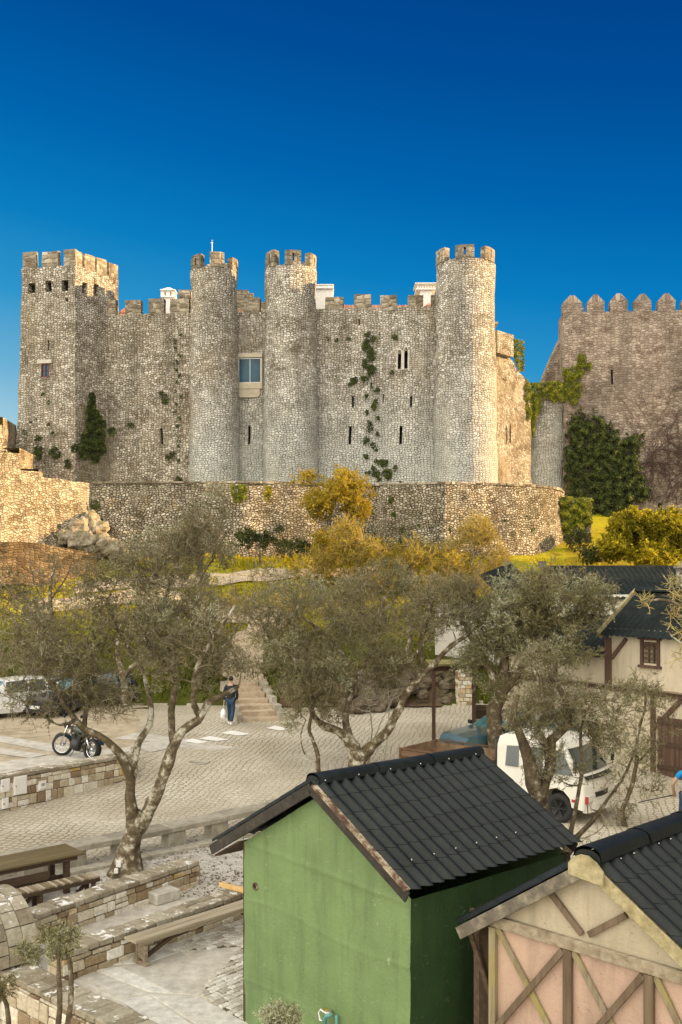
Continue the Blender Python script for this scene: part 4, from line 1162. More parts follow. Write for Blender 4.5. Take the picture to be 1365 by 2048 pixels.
bb = local_thing('wooden_bench', 'dark backed wooden bench between the table and the slatted bench', 'bench', (q.x, q.y, 0), rz)
b = MB(); b.box((-.6,0,.42),(2.2,.28,.04)); b.build('seat', M['dark_wood'], bb, local=True)
b = MB(); b.box((-.6,-.16,.52),(2.2,.03,.16)); b.build('backrest', M['dark_wood'], bb, local=True)
for x in (.35,-1.5): b = MB(); b.box((x,0,.2),(.08,.24,.4)); b.build('leg', M['dark_wood'], bb, local=True)
# fresh timber laid on the yard wall
M['new_wood'] = plain('fresh_pine', (.62,.40,.17), .7, var=.15, scale=8)
a_, b_ = PZ(441,1768,.52), PZ(560,1800,.50); b = MB(); b.beam(a_, b_, .09, .075); tag(b.build('timber_plank', M['new_wood'], bevel=.004), 'fresh yellow timber plank sticking out behind the green hut', 'plank')

# ------------------------------------------------------------------ corrugated roof sheets
M['onduline'] = tone_mat('black_corrugated_sheet', [(.2, (.004,.006,.006)), (.5, (.009,.013,.012)), (.8, (.022,.027,.025))], .8, 2.6, .004, .5, lichen=None, spec=.3)
M['fascia'] = tone_mat('dark_fascia', [(.2, (.030,.027,.022)), (.5, (.055,.049,.040)), (.85, (.16,.13,.09))], .8, 5, .006)
def corrugated(mb, o, ax, dn, L, S, pitch=.19, amp=.07, rows=5, step=.005, res=8, m=0):
    """o: ridge corner, ax: unit along the ridge, dn: unit down the slope; tile-profile sheet with overlapping rows"""
    nrm = ax.cross(dn); 
    if nrm.z < 0: nrm = -nrm
    nu = int(L/pitch*res); rr = S/rows
    for r in range(rows):
        def f(u, v, r=r):
            x = u*L; ph = abs((x/pitch) % 1 - .5)*2      # 1 at valley, 0 at crown
            c = math.cos(min(1, ph*1.25)*math.pi/2) if ph < .8 else 0
            s2 = (r + v*1.12 - .12)*rr + (.095*c if v > .9 else 0)
            if r == 0 and v == 0: s2 = 0
            return o + ax*x + dn*s2 + nrm*(amp*c + step*v - .004*(1-v))
        mb.grid(f, nu, 3, m=m, t=.3+.4*((r*7)%3)/3, sm=True)
        mb.grid(lambda u, v: f(u, 1) - nrm*(step*1.3*v), nu, 1, m=m, t=.3)
def ridge_cap(mb, a, b, rad=.13, segs=4):
    d = (b-a); L = d.length; d.normalize(); side = d.cross(Vector((0,0,1))).normalized()
    for i in range(segs):
        def f(u, v):
            an = math.pi*v; r = rad*(1+.10*(1-u)); wob = .0
            if v <= 0 or v >= 1: r2 = r*1.12
            else: r2 = r
            return a + d*L*(i+u)/segs + side*(r2*math.cos(an)*1.15) + Vector((0,0,r*.62*math.sin(an) - (.05 if v in (0,1) else 0)))
        mb.grid(f, 1, 12, sm=True)
    mb.poly([a + side*(rad*1.2*math.cos(math.pi*k/12)) + d*.004 + Vector((0,0,rad*.66*math.sin(math.pi*k/12) - .03)) for k in range(13)] + [a - side*rad*1.2 - Vector((0,0,.10)), a + side*rad*1.2 - Vector((0,0,.10))])
def screws(mb, pts):
    for p in pts: mb.box(p, (.014,.014,.012))
M['screw'] = plain('screw_caps', (.6,.6,.58), .4)
# ------------------------------------------------------------------ green hut
def paint_mat(name, c, c2, c3):
    k = NT(name); o = k.tc.outputs['Object']; n1 = k.noise(o, 1.1, 5, .6).outputs[0]; n2 = k.noise(o, 7, 5, .7).outputs[0]
    col = k.ramp(n1, [(.3, c), (.65, c2)])
    st = k.noise(k.map(o, (5,5,.7)), 1.0, 4, .6).outputs[0]
    col = k.mix(k.math('MULTIPLY', k.mr(st, .48, .72), .5), col, tuple(x*.6 for x in c))
    scr = k.noise(k.map(o, (3,3,9), (.4,.2,.3)), 2.6, 5, .75, 1.2).outputs[0]
    col = k.mix(k.math('MULTIPLY', k.mr(scr, .63, .67), .55), col, c3)
    col = k.mix(k.math('MULTIPLY', k.mr(k.noise(o, 34, 2).outputs[0], .68, .72), .6), col, tuple(x*.45 for x in c))
    col = k.mix(k.math('MULTIPLY', k.mr(n2, .66, .70), .7), col, c3)
    k.bump(k.math('ADD', k.noise(o, 22, 4, .6).outputs[0], n1), .012, .7)
    return k.fin(col, .62, 0, .3)
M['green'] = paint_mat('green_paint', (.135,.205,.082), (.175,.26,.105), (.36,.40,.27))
M['green_dark_shade'] = paint_mat('dark_green_shade_paint', (.018,.045,.014), (.030,.065,.020), (.18,.21,.12))  # darker green side, with the shade between the huts put into it
gf = Vector((.652,-.758)); gd = Vector((.758,.652))
g0 = Vector((-1.354, 14.0)); Wd, Dp = 3.31, 2.92
hut = thing('green_hut', 'green painted market hut with black corrugated roof', 'hut', (g0.x, g0.y, 0))
ZE, ZR = 2.55, 3.48
def gp(u, v, z, out=0): q = g0 + gf*u + gd*v - gd*out; return Vector((q.x, q.y, z))
rg = random.Random(31)
def bulge(p, k=.02): return p + Vector((gd.x, gd.y, 0))*(-k*noise.noise(p*1.4) - k*.4*noise.noise(p*4))
b = MB()
def gfront(u, v):
    x = u*Wd; top = ZE + (ZR-ZE)*(1-abs(x-Wd/2)/(Wd/2)); z = top*v
    q = gp(x, 0, z); e = 0
    # sheet seams: slight ridges under the paint
    for s in (.985, 2.02): e += .012*math.exp(-((x-s)/.03)**2)
    for s in (.62, 1.75): e += .008*math.exp(-((z-s-.05*math.sin(x*2))/.025)**2)
    e += .014*math.exp(-((z-ZE+.02*x)/.03)**2)
    return bulge(q) - Vector((gd.x, gd.y, 0))*e
b.grid(gfront, 110, 110, sm=True)
b.grid(lambda u, v: gfront(1-u, v) + Vector((gd.x,gd.y,0))*Dp, 20, 10)
b.build('front_wall', M['green'], hut)
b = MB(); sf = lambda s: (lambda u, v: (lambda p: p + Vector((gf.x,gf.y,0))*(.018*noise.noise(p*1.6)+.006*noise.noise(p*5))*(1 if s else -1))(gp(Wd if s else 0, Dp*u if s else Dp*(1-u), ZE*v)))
b.grid(sf(1), 60, 50); b.build('side_wall', M['green_dark_shade'], hut)
b = MB(); b.grid(sf(0), 30, 25); b.build('side_wall', M['green'], hut)
b = MB(); b.box(gp(-.02, .03, ZE/2), (.05,.05,ZE), math.atan2(gf.y,gf.x)); b.build('corner_post', M['dark_wood'], hut)
b = MB(); b.box(gp(Wd-.03, Dp+.05, ZE/2), (.09,.09,ZE), math.atan2(gf.y,gf.x)); b.build('corner_post', M['dark_wood'], hut)
ax = Vector((gd.x, gd.y, 0)); zr = CZ - 2.62
ro = gp(Wd/2, -.14, zr)
slope = .547
dr = Vector((gf.x, gf.y, -slope)).normalized(); dl = Vector((-gf.x, -gf.y, -slope)).normalized()
SR = math.hypot(1.735, 1.735*slope); SLf = math.hypot(2.28, 2.28*slope)
b = MB(); corrugated(b, ro, ax, dr, 3.14, SR+.02, rows=6); corrugated(b, ro, ax, dl, 3.14, SLf, rows=7)
rf = b.build('roof', M['onduline'], hut)
b = MB(); ridge_cap(b, ro + ax*.03 + Vector((0,0,.03)), ro + ax*3.18 + Vector((0,0,.03)), .10, 3); b.build('ridge_cap', M['onduline'], rf)
b = MB(); screws(b, [ro + ax*(.12+i*.57) + dr*.16 + Vector((0,0,.095)) for i in range(6)] + [ro + ax*(.3+.38*i) + dr*1.72 + Vector((0,0,.10)) for i in range(6)]); b.build('screw', M['screw'], rf)
# barge boards, front and back
for v0, nm in ((-.16, 'barge_board'), (3.01, 'barge_board')):
    for dirn, S_ in ((dr, SR+.02), (dl, SLf+.02)):
        b = MB(); a = gp(Wd/2, v0, zr-.085); e = a + dirn*S_; up = ax.cross(dirn); up = up if up.z > 0 else -up
        b.extrude([a - up*.08 , e - up*.08, e + up*.06, a + up*.06], ax*.032, t=rg.random()); b.build(nm, M['fascia'], hut, bevel=.005)
M['flaking'] = tone_mat('flaking_paint_wood', [(.3, (.05,.035,.025)), (.46, (.14,.08,.05)), (.58, (.36,.30,.20)), (.7, (.55,.50,.38))], .95, 9, .006)
for v0 in (-.16, 2.98):
    b = MB(); a = gp(Wd/2, v0, zr+.005); b.beam(a + dr*.10, a + dr*(SR+.03), .085, .025, up=Vector((gf.x*slope, gf.y*slope, 1))); b.build('verge_batten', M['flaking'], hut)
b = MB(); b.grid(lambda u, v: gp(Wd/2 + 2.2*(2*u-1) if 0 else Wd/2, 0, 0), 1, 1) if 0 else None
# soffit boards under the left overhang
a = gp(-.02, -.1, ZE+.02); e = gp(-.62, -.1, ZE-.30); b.extrude([a, e, e - Vector((0,0,.025)), a - Vector((0,0,.025))], ax*3.3); b.build('soffit', M['dark_wood'], hut)
# round vent hole with rim, rag in it
c = gp(.27, -.012, CZ - (1772-HY)/F*13.8); b = MB(); Mx = Matrix.Rotation(math.atan2(gf.y, gf.x), 4, 'Z') @ Matrix.Rotation(R(90), 4, 'X')
b.lathe(c, [(.052,-.012),(.052,.014),(.036,.014),(.036,-.01)], 20, M=Mx); vt = b.build('vent_hole', M['flaking'], hut)
b = MB(); b.lathe(c, [(.036,-.01),(.036,.002),(.001,.002)], 20, M=Mx); b.build('hole', M['void'], vt)
# water tap and hoses on the front
def tap():
    tz = CZ - (2035-HY)/F*12.35
    c = gp(1.93, -.02, tz); t = thing('garden_tap', 'outdoor tap with coiled white hose and teal pipe on the green hut', 'tap', c)
    o = Vector((-gd.x, -gd.y, 0)); x = Vector((gf.x, gf.y, 0))
    b = MB(); b.tube([c, c+o*.10], .02, 8); b.tube([c+o*.10+Vector((0,0,.03)), c+o*.10-Vector((0,0,.05))], .016, 8); b.build('spout', M['metal'], t)
    M['brass'] = plain('brass', (.55,.40,.10), .35, .8); b = MB(); b.box(c+o*.10+Vector((0,0,.05)), (.07,.03,.015)); b.tube([c+o*.1, c+o*.1+Vector((0,0,.05))], .008, 6); b.build('handle', M['brass'], t)
    b = MB(); b.tube([c+x*.06+o*.05, c-x*.02+o*.12+Vector((0,0,.02)), c-x*.12+o*.09+Vector((0,0,.01)), c-x*.17+o*.08-Vector((0,0,.05)), c-x*.13+o*.09-Vector((0,0,.13)), c-x*.09+o*.09-Vector((0,0,.12))], .011, 7); b.build('hose', M['white_paint'], t)
    M['teal'] = plain('teal_pipe', (.10,.28,.27), .5); b = MB(); b.tube([c+x*.07+o*.06+Vector((0,0,0)), c+x*.02+o*.11-Vector((0,0,.02)), c-x*.03+o*.10-Vector((0,0,.08)), c-x*.04+o*.08-Vector((0,0,.3))], .026, 9); b.tube([c+x*.12+o*.03+Vector((0,0,.0)), c+x*.14+o*.04-Vector((0,0,.3))], .02, 8); b.build('pipe', M['teal'], t)
tap()
# ------------------------------------------------------------------ pink half-timbered hut
pf, pd = Vector((.7071,-.7071)), Vector((.7071,.7071)); q0 = Vector((1.71, 11.06)); PW = 2.6
pink = thing('pink_hut', 'pink market hut with crossed grey timbers and black corrugated roof', 'hut', (q0.x, q0.y, 0))
def pp(u, v, z, out=0): q = q0 + pf*u + pd*v; return Vector((q.x, q.y, z))
M['pink'] = paint_mat('faded_pink_paint', (.37,.255,.19), (.50,.35,.265), (.33,.31,.19))
M['canvas'] = paint_mat('cream_board', (.36,.31,.215), (.48,.42,.30), (.30,.26,.17))
PE, PR = 2.50, 3.35; PU = PW/2
b = MB(); b.grid(lambda u, v: (lambda p: p - Vector((pd.x,pd.y,0))*.012*noise.noise(p*2.2))(pp(PW*u, 0, .0+(PE)*v)), 40, 40); b.build('front_panel', M['pink'], pink)
b = MB(); b.grid(lambda u, v: (lambda p: p - Vector((pd.x,pd.y,0))*.014*noise.noise(p*2.0))(pp(PW*u, .0, PE + (PR-PE)*(1-abs(u-.5)*2)*v)), 40, 12); b.build('gable_panel', M['canvas'], pink)
b = MB(); b.quad(pp(0,2.6,0), pp(0,.02,0), pp(0,.02,PE), pp(0,2.6,PE)); b.quad(pp(PW,.02,0), pp(PW,2.6,0), pp(PW,2.6,PE), pp(PW,.02,PE)); b.poly([pp(PW,2.6,0), pp(0,2.6,0), pp(0,2.6,PE), pp(PW/2,2.6,PR), pp(PW,2.6,PE)]); b.build('side_wall', M['dark_wood'], pink)
M['mossy_wood'] = wood('mossy_timber', (.16,.125,.075), (.36,.31,.22), 2, .8, moss=(.27,.23,.09))
M['brown_wood'] = wood('brown_timber', (.10,.07,.045), (.22,.165,.11), 2, .8)
def pbeam(u0, z0, u1, z1, w=.085, th=.05, mat='mossy_wood', nm='beam', out=.03, t=.5):
    b = MB(); a, e = pp(u0, -out, z0), pp(u1, -out, z1); b.beam(a, e, th, w, up=Vector((0,0,1)), t=t) if abs(u1-u0) > .01 else b.box((a+e)/2, (w, th, abs(z1-z0)), math.atan2(pf.y,pf.x), t=t)
    return b.build(nm, M[mat], pink, bevel=.004)
pbeam(-.03, PE-.03, PW+.1, PE-.03, .125, .05, 'grey_wood', 'tie_beam', .034, .6)
pbeam(-.0, 0, -.0, PE-.10, .085, .06, 'mossy_wood', 'post', .035, .6)
for u in (.955, 1.87): pbeam(u, 0, u, PE-.10, .10, .05, 'brown_wood', 'post', .036, .4)
zb_, zt_ = PE-.95+.0, PE-.10
for u0, u1, nm in ((.05,.90,0), (1.01,1.81,0), (1.93,2.6,0)):
    pbeam(u0, zt_, u1, zt_-1.12, .07, .035, 'mossy_wood', 'cross_brace', .022); pbeam(u0, zt_-1.10, u1, zt_-.02, .07, .035, 'brown_wood', 'cross_brace', .052)
    pbeam(u0-.02, zt_-1.20, u1+.02, zt_-1.20, .09, .045, 'mossy_wood', 'rail', .03)
pbeam(.70, 2.98, 1.12, 2.60, .065, .04, 'brown_wood', 'gable_brace', .03); pbeam(1.20, 2.62, 1.62, 2.92, .065, .04, 'brown_wood', 'gable_brace', .03)
# door leaf in the gap beside the green hut
b = MB()
for i in range(4): b.box(pp(-.07-i*.105, .10+i*.03, 1.2), (.10,.03,2.35), math.atan2(pf.y,pf.x)-.25, t=rg.random())
b.beam(pp(-.40,.0+.08,2.2), pp(-.08,.02+.05,1.5), .03, .06)
b.box(pp(-.25,.12,2.40), (.45,.04,.10), math.atan2(pf.y,pf.x)-.25)
b.build('side_door', M['dark_wood'], pink)
ax = Vector((pd.x, pd.y, 0)); ro = pp(PU-.045, -.13, CZ-2.86); sl_ = .655
dr = Vector((pf.x, pf.y, -sl_)).normalized(); dl = Vector((-pf.x, -pf.y, -sl_)).normalized()
SRp = math.hypot(1.75,1.75*sl_); SLp = math.hypot(1.66,1.66*sl_)
b = MB(); corrugated(b, ro, ax, dr, 3.0, SRp, rows=6, pitch=.20); corrugated(b, ro, ax, dl, 3.0, SLp, rows=6, pitch=.20); rf = b.build('roof', M['onduline'], pink)
b = MB(); ridge_cap(b, ro - ax*.02 + Vector((0,0,.035)), ro + ax*3.05 + Vector((0,0,.035)), .12, 3); b.build('ridge_cap', M['onduline'], rf)
b = MB(); screws(b, [ro + ax*(.1+i*.27) + dr*.185 + Vector((0,0,.05)) for i in range(9)]); b.build('screw', M['screw'], rf)
M['yellow_wood'] = tone_mat('pale_mossy_fascia', [(.25, (.17,.14,.06)), (.5, (.36,.31,.17)), (.8, (.50,.44,.28))], .85, 5, .006)
M['grey_fascia'] = tone_mat('lichen_grey_fascia', [(.25, (.07,.06,.045)), (.5, (.15,.13,.10)), (.8, (.42,.38,.26))], .85, 4, .008)
for dirn, S_, mt in ((dr, SRp, 'yellow_wood'), (dl, SLp+.02, 'grey_fascia')):
    b = MB(); a = pp(PU-.045, -.145, CZ-2.94); e = a + dirn*S_; a = a + dirn*.10; up = ax.cross(dirn); up = up if up.z > 0 else -up
    b.extrude([a - up*.085, e - up*.085, e + up*.05, a + up*.05], ax*.032, t=.5); b.build('barge_board', M[mt], pink, bevel=.005)
b = MB(); a = pp(PU-.045, -.165, CZ-2.94); x3 = Vector((pf.x,pf.y,0))
b.extrude([a + x3*u + Vector((0,0,z)) for u, z in ((-.20,-.12),(.20,-.16),(.20,-.02),(.12,.06),(.03,.11),(-.06,.11),(-.14,.07),(-.20,.0))], -ax*.03); b.build('ridge_plate', M['yellow_wood'], pink, bevel=.004)
# ------------------------------------------------------------------ half-timbered building at the right
M['plaster'] = paint_mat('cream_plaster', (.52,.44,.31), (.62,.54,.40), (.50,.42,.30))
M['timber'] = wood('brown_timber_frame', (.075,.045,.032), (.17,.105,.075), 2, .6)
M['roof_dark'] = tone_mat('dark_roof_sheet', [(.2, (.010,.013,.013)), (.5, (.018,.024,.023)), (.8, (.034,.042,.040))], .7, 1.5, .006, .8, spec=.1)
H0 = Vector((5.85, 35.9)); HD = Vector((2.8, -4.4)).normalized(); HN = Vector((HD.y, -HD.x))   # HN faces the street
def hs(px):
    k = (px-CX)/F; return (k*H0.y-H0.x)/(HD.x-k*HD.y)
def hp(u, z, out=0): q = H0 + HD*u + HN*out; return Vector((q.x, q.y, z))
tb_ = thing('timbered_house', 'cream plaster house with brown timbers and dark corrugated roof on the right', 'house', (9, 31, .3))
uc = hs(1218); uE = uc + 11.0
def hz(px, py): u = hs(px); return CZ - (py-HY)/F*(H0+HD*u).y
b = MB(); zE = hz(1300, 1274); zrd = 5.78; RD = 1.55; zL = hz(1170, 1306)
u1, u0 = hs(1317), hs(1287); wz0, wz1 = hz(1302, 1327), hz(1302, 1284)
holed(b, lambda u, z: hp(u, z) + Vector((HN.x,HN.y,0))*.02*noise.noise(hp(u,z)*1.2), uc, uE, 0, zE+.2, [(u0, wz0, u1, wz1)], lambda u, z: Vector((-HN.x,-HN.y,0)), .6, depth=.12)
b.quad(hp(uc,0), hp(uc,zE+.2), hp(uc,zrd-.15,-RD), hp(uc,0,-RD)); b.poly([hp(uc,0,-2*RD), hp(uc,0,-.01), hp(uc,zE,-.01), hp(uc,zrd-.1,-RD), hp(uc,zE,-2*RD)])
b.quad(hp(uc,0,-2*RD), hp(uE,0,-2*RD), hp(uE,zE,-2*RD), hp(uc,zE,-2*RD)); b.poly([hp(uE,0,-2*RD), hp(uE,0), hp(uE,zE), hp(uE,zrd-.1,-RD), hp(uE,zE,-2*RD)])
b.build('wall', [M['plaster'], M['plaster']], tb_)
b = MB(); holed(b, lambda u, z: hp(u, z) + Vector((HN.x,HN.y,0))*.02*noise.noise(hp(u,z)*1.2), 0, uc, 0, zL, [], lambda u, z: Vector((-HN.x,-HN.y,0)), .6)
b.quad(hp(0,0,-4), hp(0,0), hp(0,zL), hp(0,zL,-4)); b.build('wing_wall', M['plaster'], tb_)
# roofs
def slopedroof(mb, a, b_, dvec, S, pitch=.22, rows=5, amp=.045):
    ax = (b_-a).normalized(); corrugated(mb, a, ax, dvec.normalized(), (b_-a).length, S, pitch=pitch, amp=amp, rows=rows, res=6)
b = MB(); a_, e_ = hp(uc-.15, zrd, -RD), hp(uE, zrd, -RD); dv = Vector((HN.x*(RD+.25), HN.y*(RD+.25), zE - zrd)); slopedroof(b, a_, e_, dv, dv.length); 
dv2 = Vector((-HN.x*(RD+.25), -HN.y*(RD+.25), zE - zrd)); slopedroof(b, a_, e_, dv2, dv2.length); rfh = b.build('roof', M['roof_dark'], tb_)
b = MB(); ridge_cap(b, a_ + Vector((0,0,.04)), e_ + Vector((0,0,.04)), .14, 8); b.build('ridge_cap', M['roof_dark'], rfh)
b = MB(); q = hp(uc-.22, zrd-.02, -RD-.03); b.beam(q, q + dv*1.0, .09, .26, up=Vector((0,0,1))); b.build('barge_board', M['yellow_wood'], tb_)
b = MB(); a_ = hp(-.2, zL+1.15, -2.2); e_ = hp(uc-.05, zL+1.15, -2.2); dv = Vector((HN.x*2.5, HN.y*2.5, -1.22)); slopedroof(b, a_, e_, dv, dv.length, rows=4); b.build('wing_roof', M['roof_dark'], tb_)
# timbers
def ht(u0, z0, u1, z1, w=.17, th=.07, mat='timber', nm='timber', out=.035):
    b = MB()
    if abs(u1-u0) < .01: b.box(hp(u0, (z0+z1)/2, out), (w, th, abs(z1-z0)), math.atan2(HD.y, HD.x))
    else: b.beam(hp(u0, z0, out), hp(u1, z1, out), th, w)
    return b.build(nm, M[mat], tb_, bevel=.006)
zB = 2.72
ht(0, zB, uE, zB, .16, .09, nm='long_beam', out=.045)
b = MB(); b.beam(hp(0, zB+.095, .09), hp(uE, zB+.095, .09), .2, .03); b.build('drip_board', M['grey_wood'], tb_)
ht(uc+.02, zB+.1, uc+.02, zE-.1, .22, .10, nm='corner_post', out=.05)
ht(hs(1112), zB+.1, hs(1112), zL-.1, .15, nm='post')
ht(hs(1308), .1, hs(1308), zB-.1, .16, nm='post'); ht(hs(1308)+.1, zB-1.0, hs(1365), zB-.1, .14, nm='brace', out=.04)
ht(uc+.15, zE-.75, uc+.75, zE-.1, .12, nm='brace', out=.04)
ht(hs(1106), .1, hs(1106), zB-.1, .14, nm='post')
# window with an arched fan of glazing bars
wf = MB()
def wb2(mb, ua, za, ub, zb, out, th): c = hp((ua+ub)/2, (za+zb)/2, out); mb.box(c, (ub-ua, th, zb-za), math.atan2(HD.y, HD.x))
for q in ((u0-.08, wz0-.06, u0+.02, wz1+.06), (u1-.02, wz0-.06, u1+.08, wz1+.06)): wb2(wf, *q, .02, .08)
wb2(wf, u0-.14, wz1+.06, u1+.14, wz1+.13, .04, .12); wb2(wf, u0-.14, wz0-.14, u1+.14, wz0-.06, .04, .12)
win = wf.build('window', M['timber'], tb_)
b = MB(); wb2(b, u0, wz0, u1, wz1, -.09, .01); M['dim_pane'] = plain('dusty_pane', (.27,.235,.165), .35, var=.2); b.build('pane', M['dim_pane'], win)
b = MB(); uw, zh = u1-u0, wz1-wz0
for f in (1/3, 2/3): wb2(b, u0+uw*f-.02, wz0, u0+uw*f+.02, wz0+zh*.70, -.03, .04)
for f in (.02, .24, .47, .70): wb2(b, u0, wz0+zh*f-.02, u1, wz0+zh*f+.02, -.028, .035)
for an in (35, 65, 90, 115, 145):
    c0 = (u0+uw*.5, wz0+zh*.70); b.beam(hp(c0[0], c0[1], -.03), hp(c0[0]+uw*.48*math.cos(R(an)), c0[1]+zh*.27*math.sin(R(an)), -.03), .035, .035)
pts = [(u0+uw*(.5+.5*math.cos(R(a))), wz0+zh*(.70+.28*math.sin(R(a)))) for a in range(0, 181, 15)]
for i in range(len(pts)-1): b.beam(hp(*pts[i], -.028), hp(*pts[i+1], -.028), .035, .05)
b.build('glazing_bars', M['timber'], win)
# plank gate and door at the right edge
b = MB(); ud = hs(1316)
for i in range(14): wb2(b, ud+.05+i*.16, .1, ud+.20+i*.16, 2.05, .05, .05)
gt = b.build('door', M['timber'], tb_)
b = MB()
for z in (.5, 1.2, 1.85): wb2(b, ud+.05, z, ud+2.25, z+.12, .09, .04)
b.build('cross_bar', M['dark_wood'], gt)
b = MB(); c = P(1362, 1150, 35); 
b.box((c.x+.12, c.y, 5.6), (.42,.5,1.9)); b.box((c.x+.12, c.y, 6.58), (.54,.62,.08)); b.box((c.x+.12, c.y, 6.72), (.34,.42,.2), taper=.3); b.build('chimney', M['pillar'], tb_)
# ------------------------------------------------------------------ further buildings
def zz(py, d): return CZ-(py-HY)/F*d
hw_ = thing('white_house', 'white walled house glimpsed between the olives behind the mossy shelter', 'house', (7, 44, 1.2))
b = MB(); b.box((xat(1000,44.5), 46.2, 2.8), (5.4, 4.2, 4.2), R(-6)); b.build('wall', M['plaster_white'], hw_)
Rf, Rn = P(1017,1127,48.2), P(958,1150,44.2); Ef = P(1060,1170,46.6); dv = Ef - Rf
b = MB(); slopedroof(b, Rn, Rf, dv, dv.length*1.9, rows=5, pitch=.2); b.build('roof', M['roof_dark'], hw_)
b = MB(); b.beam(Rf+Vector((0,0,.05)), Rf+dv*1.2+Vector((0,0,.05)), .1,.16); b.build('barge_board', M['fascia'], hw_)
hl = thing('long_roof_house', 'long house with a flat looking dark ribbed roof behind the timbered house', 'house', (14, 48, 2))
b = MB(); b.box((xat(1230,48)+1.5, 48.6, 3.2), (13.5, 6, 4.4)); b.build('wall', M['plaster_white'], hl)
a_, e_ = Vector((xat(1086,49), 49, zz(1134,49))), Vector((xat(1420,49)+3, 49, zz(1134,49))); dv = Vector((0,-3.6,-1.5))
b = MB(); slopedroof(b, a_, e_, dv, dv.length, rows=6, pitch=.26); slopedroof(b, a_, e_, Vector((0,3.6,-1.5)), 3.9, rows=6, pitch=.26); rfl = b.build('roof', M['roof_dark'], hl)
b = MB(); ridge_cap(b, a_, e_, .12, 10); b.build('ridge_cap', M['roof_dark'], rfl)
b = MB(); b.beam(a_ + Vector((-.1,0,.05)), a_ + dv + Vector((-.1,0,.05)), .08,.2); b.box(a_+Vector((-.05,-.1,.12)), (.35,.2,.35)); b.build('barge_board', M['grey_fascia'], hl)
# ------------------------------------------------------------------ shelter, pillar, boxes, steps, rockery
sh = thing('shelter', 'open shelter with a mossy board roof on two thin brown posts', 'shelter', G(908,1475))
for px, py in ((868,1482),(948,1470)):
    q = G(px, py); b = MB(); zt = zz(1340, q.y); b.box((q.x, q.y, (q.z+zt)/2), (.12,.12,zt-q.z)); b.build('post', M['timber'], sh)
q, q2 = G(868,1482), G(948,1470); b = MB(); za = zz(1338,q.y); b.beam(Vector((q.x-.1,q.y,za)), Vector((q2.x+.4,q2.y,za)), .10,.14); b.build('beam', M['timber'], sh)
M['mossy_board'] = tone_mat('mossy_board', [(.2, (.14,.12,.04)), (.5, (.26,.23,.08)), (.8, (.34,.30,.16))], .8, 2, .01)
b = MB()
for i in range(8):
    u = i/8; b.box((q.x-.15+(q2.x-q.x+.6)*(u+.0625), q.y+.75, za+.16+.0*u), ((q2.x-q.x+.6)/8-.01, 1.9,.04), t=rg.random())
sr = b.build('roof', M['mossy_board'], sh); sr.rotation_euler = (0,0,0)
q = G(929, 1404)
block_wall('stone_pillar', Vector((q.x-.30, q.y)), Vector((q.x+.32, q.y)), q.z+1.75, .6, 'square pale stone pillar at the far side of the street behind the shelter posts', z_of=lambda u: q.z-.1, seed=41, course=(.12,.2), lens=(.15,.3), cat='stone pillar')
q3 = G(960, 1408)
q = G(970, 1466); wbx = thing('wooden_box', 'plain grey wooden box at the foot of the thick olive trunk behind the blue car', 'wooden box', q)
b = MB(); rg = random.Random(4)
for i in range(5): b.box((q.x-.28+i*.14, q.y, q.z+.22), (.13,.45,.44), t=rg.random())
b.build('planks', M['grey_wood'], wbx); b = MB(); b.box((q.x, q.y, q.z+.455), (.74,.5,.03)); b.build('lid', M['grey_wood'], wbx)
M['crate_plastic'] = plain('brown_crate', (.09,.055,.035), .6)
for k in range(4):
    c = Vector((q.x+.05, q.y+.75, ground(q.x,q.y+.75) + .22*k)); cr_ = MB()
    for x, y, sx, sy in ((-.27,0,.03,.4),(.27,0,.03,.4),(0,-.19,.52,.03),(0,.19,.52,.03)):
        for z in (.03,.10,.17): cr_.box(c+Vector((x,y,z)), (sx,sy,.05))
    cr_.box(c+Vector((0,0,.01)), (.54,.38,.02))
    for x in (-.25,.25):
        for y in (-.18,.18): cr_.box(c+Vector((x,y,.1)), (.04,.04,.2))
    lab = ['bottom brown crate', 'second brown crate from the ground', 'third brown crate from the ground', 'topmost brown crate'][k] + ' of the stack behind the grey wooden box'
    tag(cr_.build('crate', M['crate_plastic']), lab, 'crate', 'brown crates stacked behind the wooden box')
# stone steps up the bank
stp = thing('stone_steps', 'flight of worn stone steps climbing the bank behind the walking person', 'steps', G(520,1440))
s0 = G(520, 1441); sdir = Vector((-.28, .96)); sside = Vector((.96,.28)); 
for k in range(7):
    c = Vector((s0.x, s0.y)) + sdir*(.1+k*.62); z = s0.z + .10 + k*.165; w = 1.45 - .03*k
    b = MB(); b.box((c.x, c.y, z-.2), (w, .66, .44), math.atan2(sside.y, sside.x), t=.5, jit=.02, rng=rg); b.build('step', M['dirt'], stp)
for s_ in (-1, 1):
    b = MB()
    for k in range(5):
        c = Vector((s0.x, s0.y)) + sdir*(.1+k*.8) + sside*s_*.82; b.box((c.x, c.y, s0.z+.12+k*.21), (.22,.84,.34), math.atan2(sside.y, sside.x)+.03*s_, t=rg.random(), jit=.03, rng=rg)
    b.build('kerb', M['concrete'], stp)
rkm = thing('rock_bank', 'bank of rough dark boulders at the street side left of the stone pillar', 'rock bank', G(830,1412)); rg = random.Random(12)
M['dark_rock'] = tone_mat('dark_boulder', [(.2, (.07,.05,.035)), (.5, (.14,.105,.075)), (.8, (.24,.20,.15))], .7, 2.5, .05, moss=(.08,.09,.02))
b = MB()
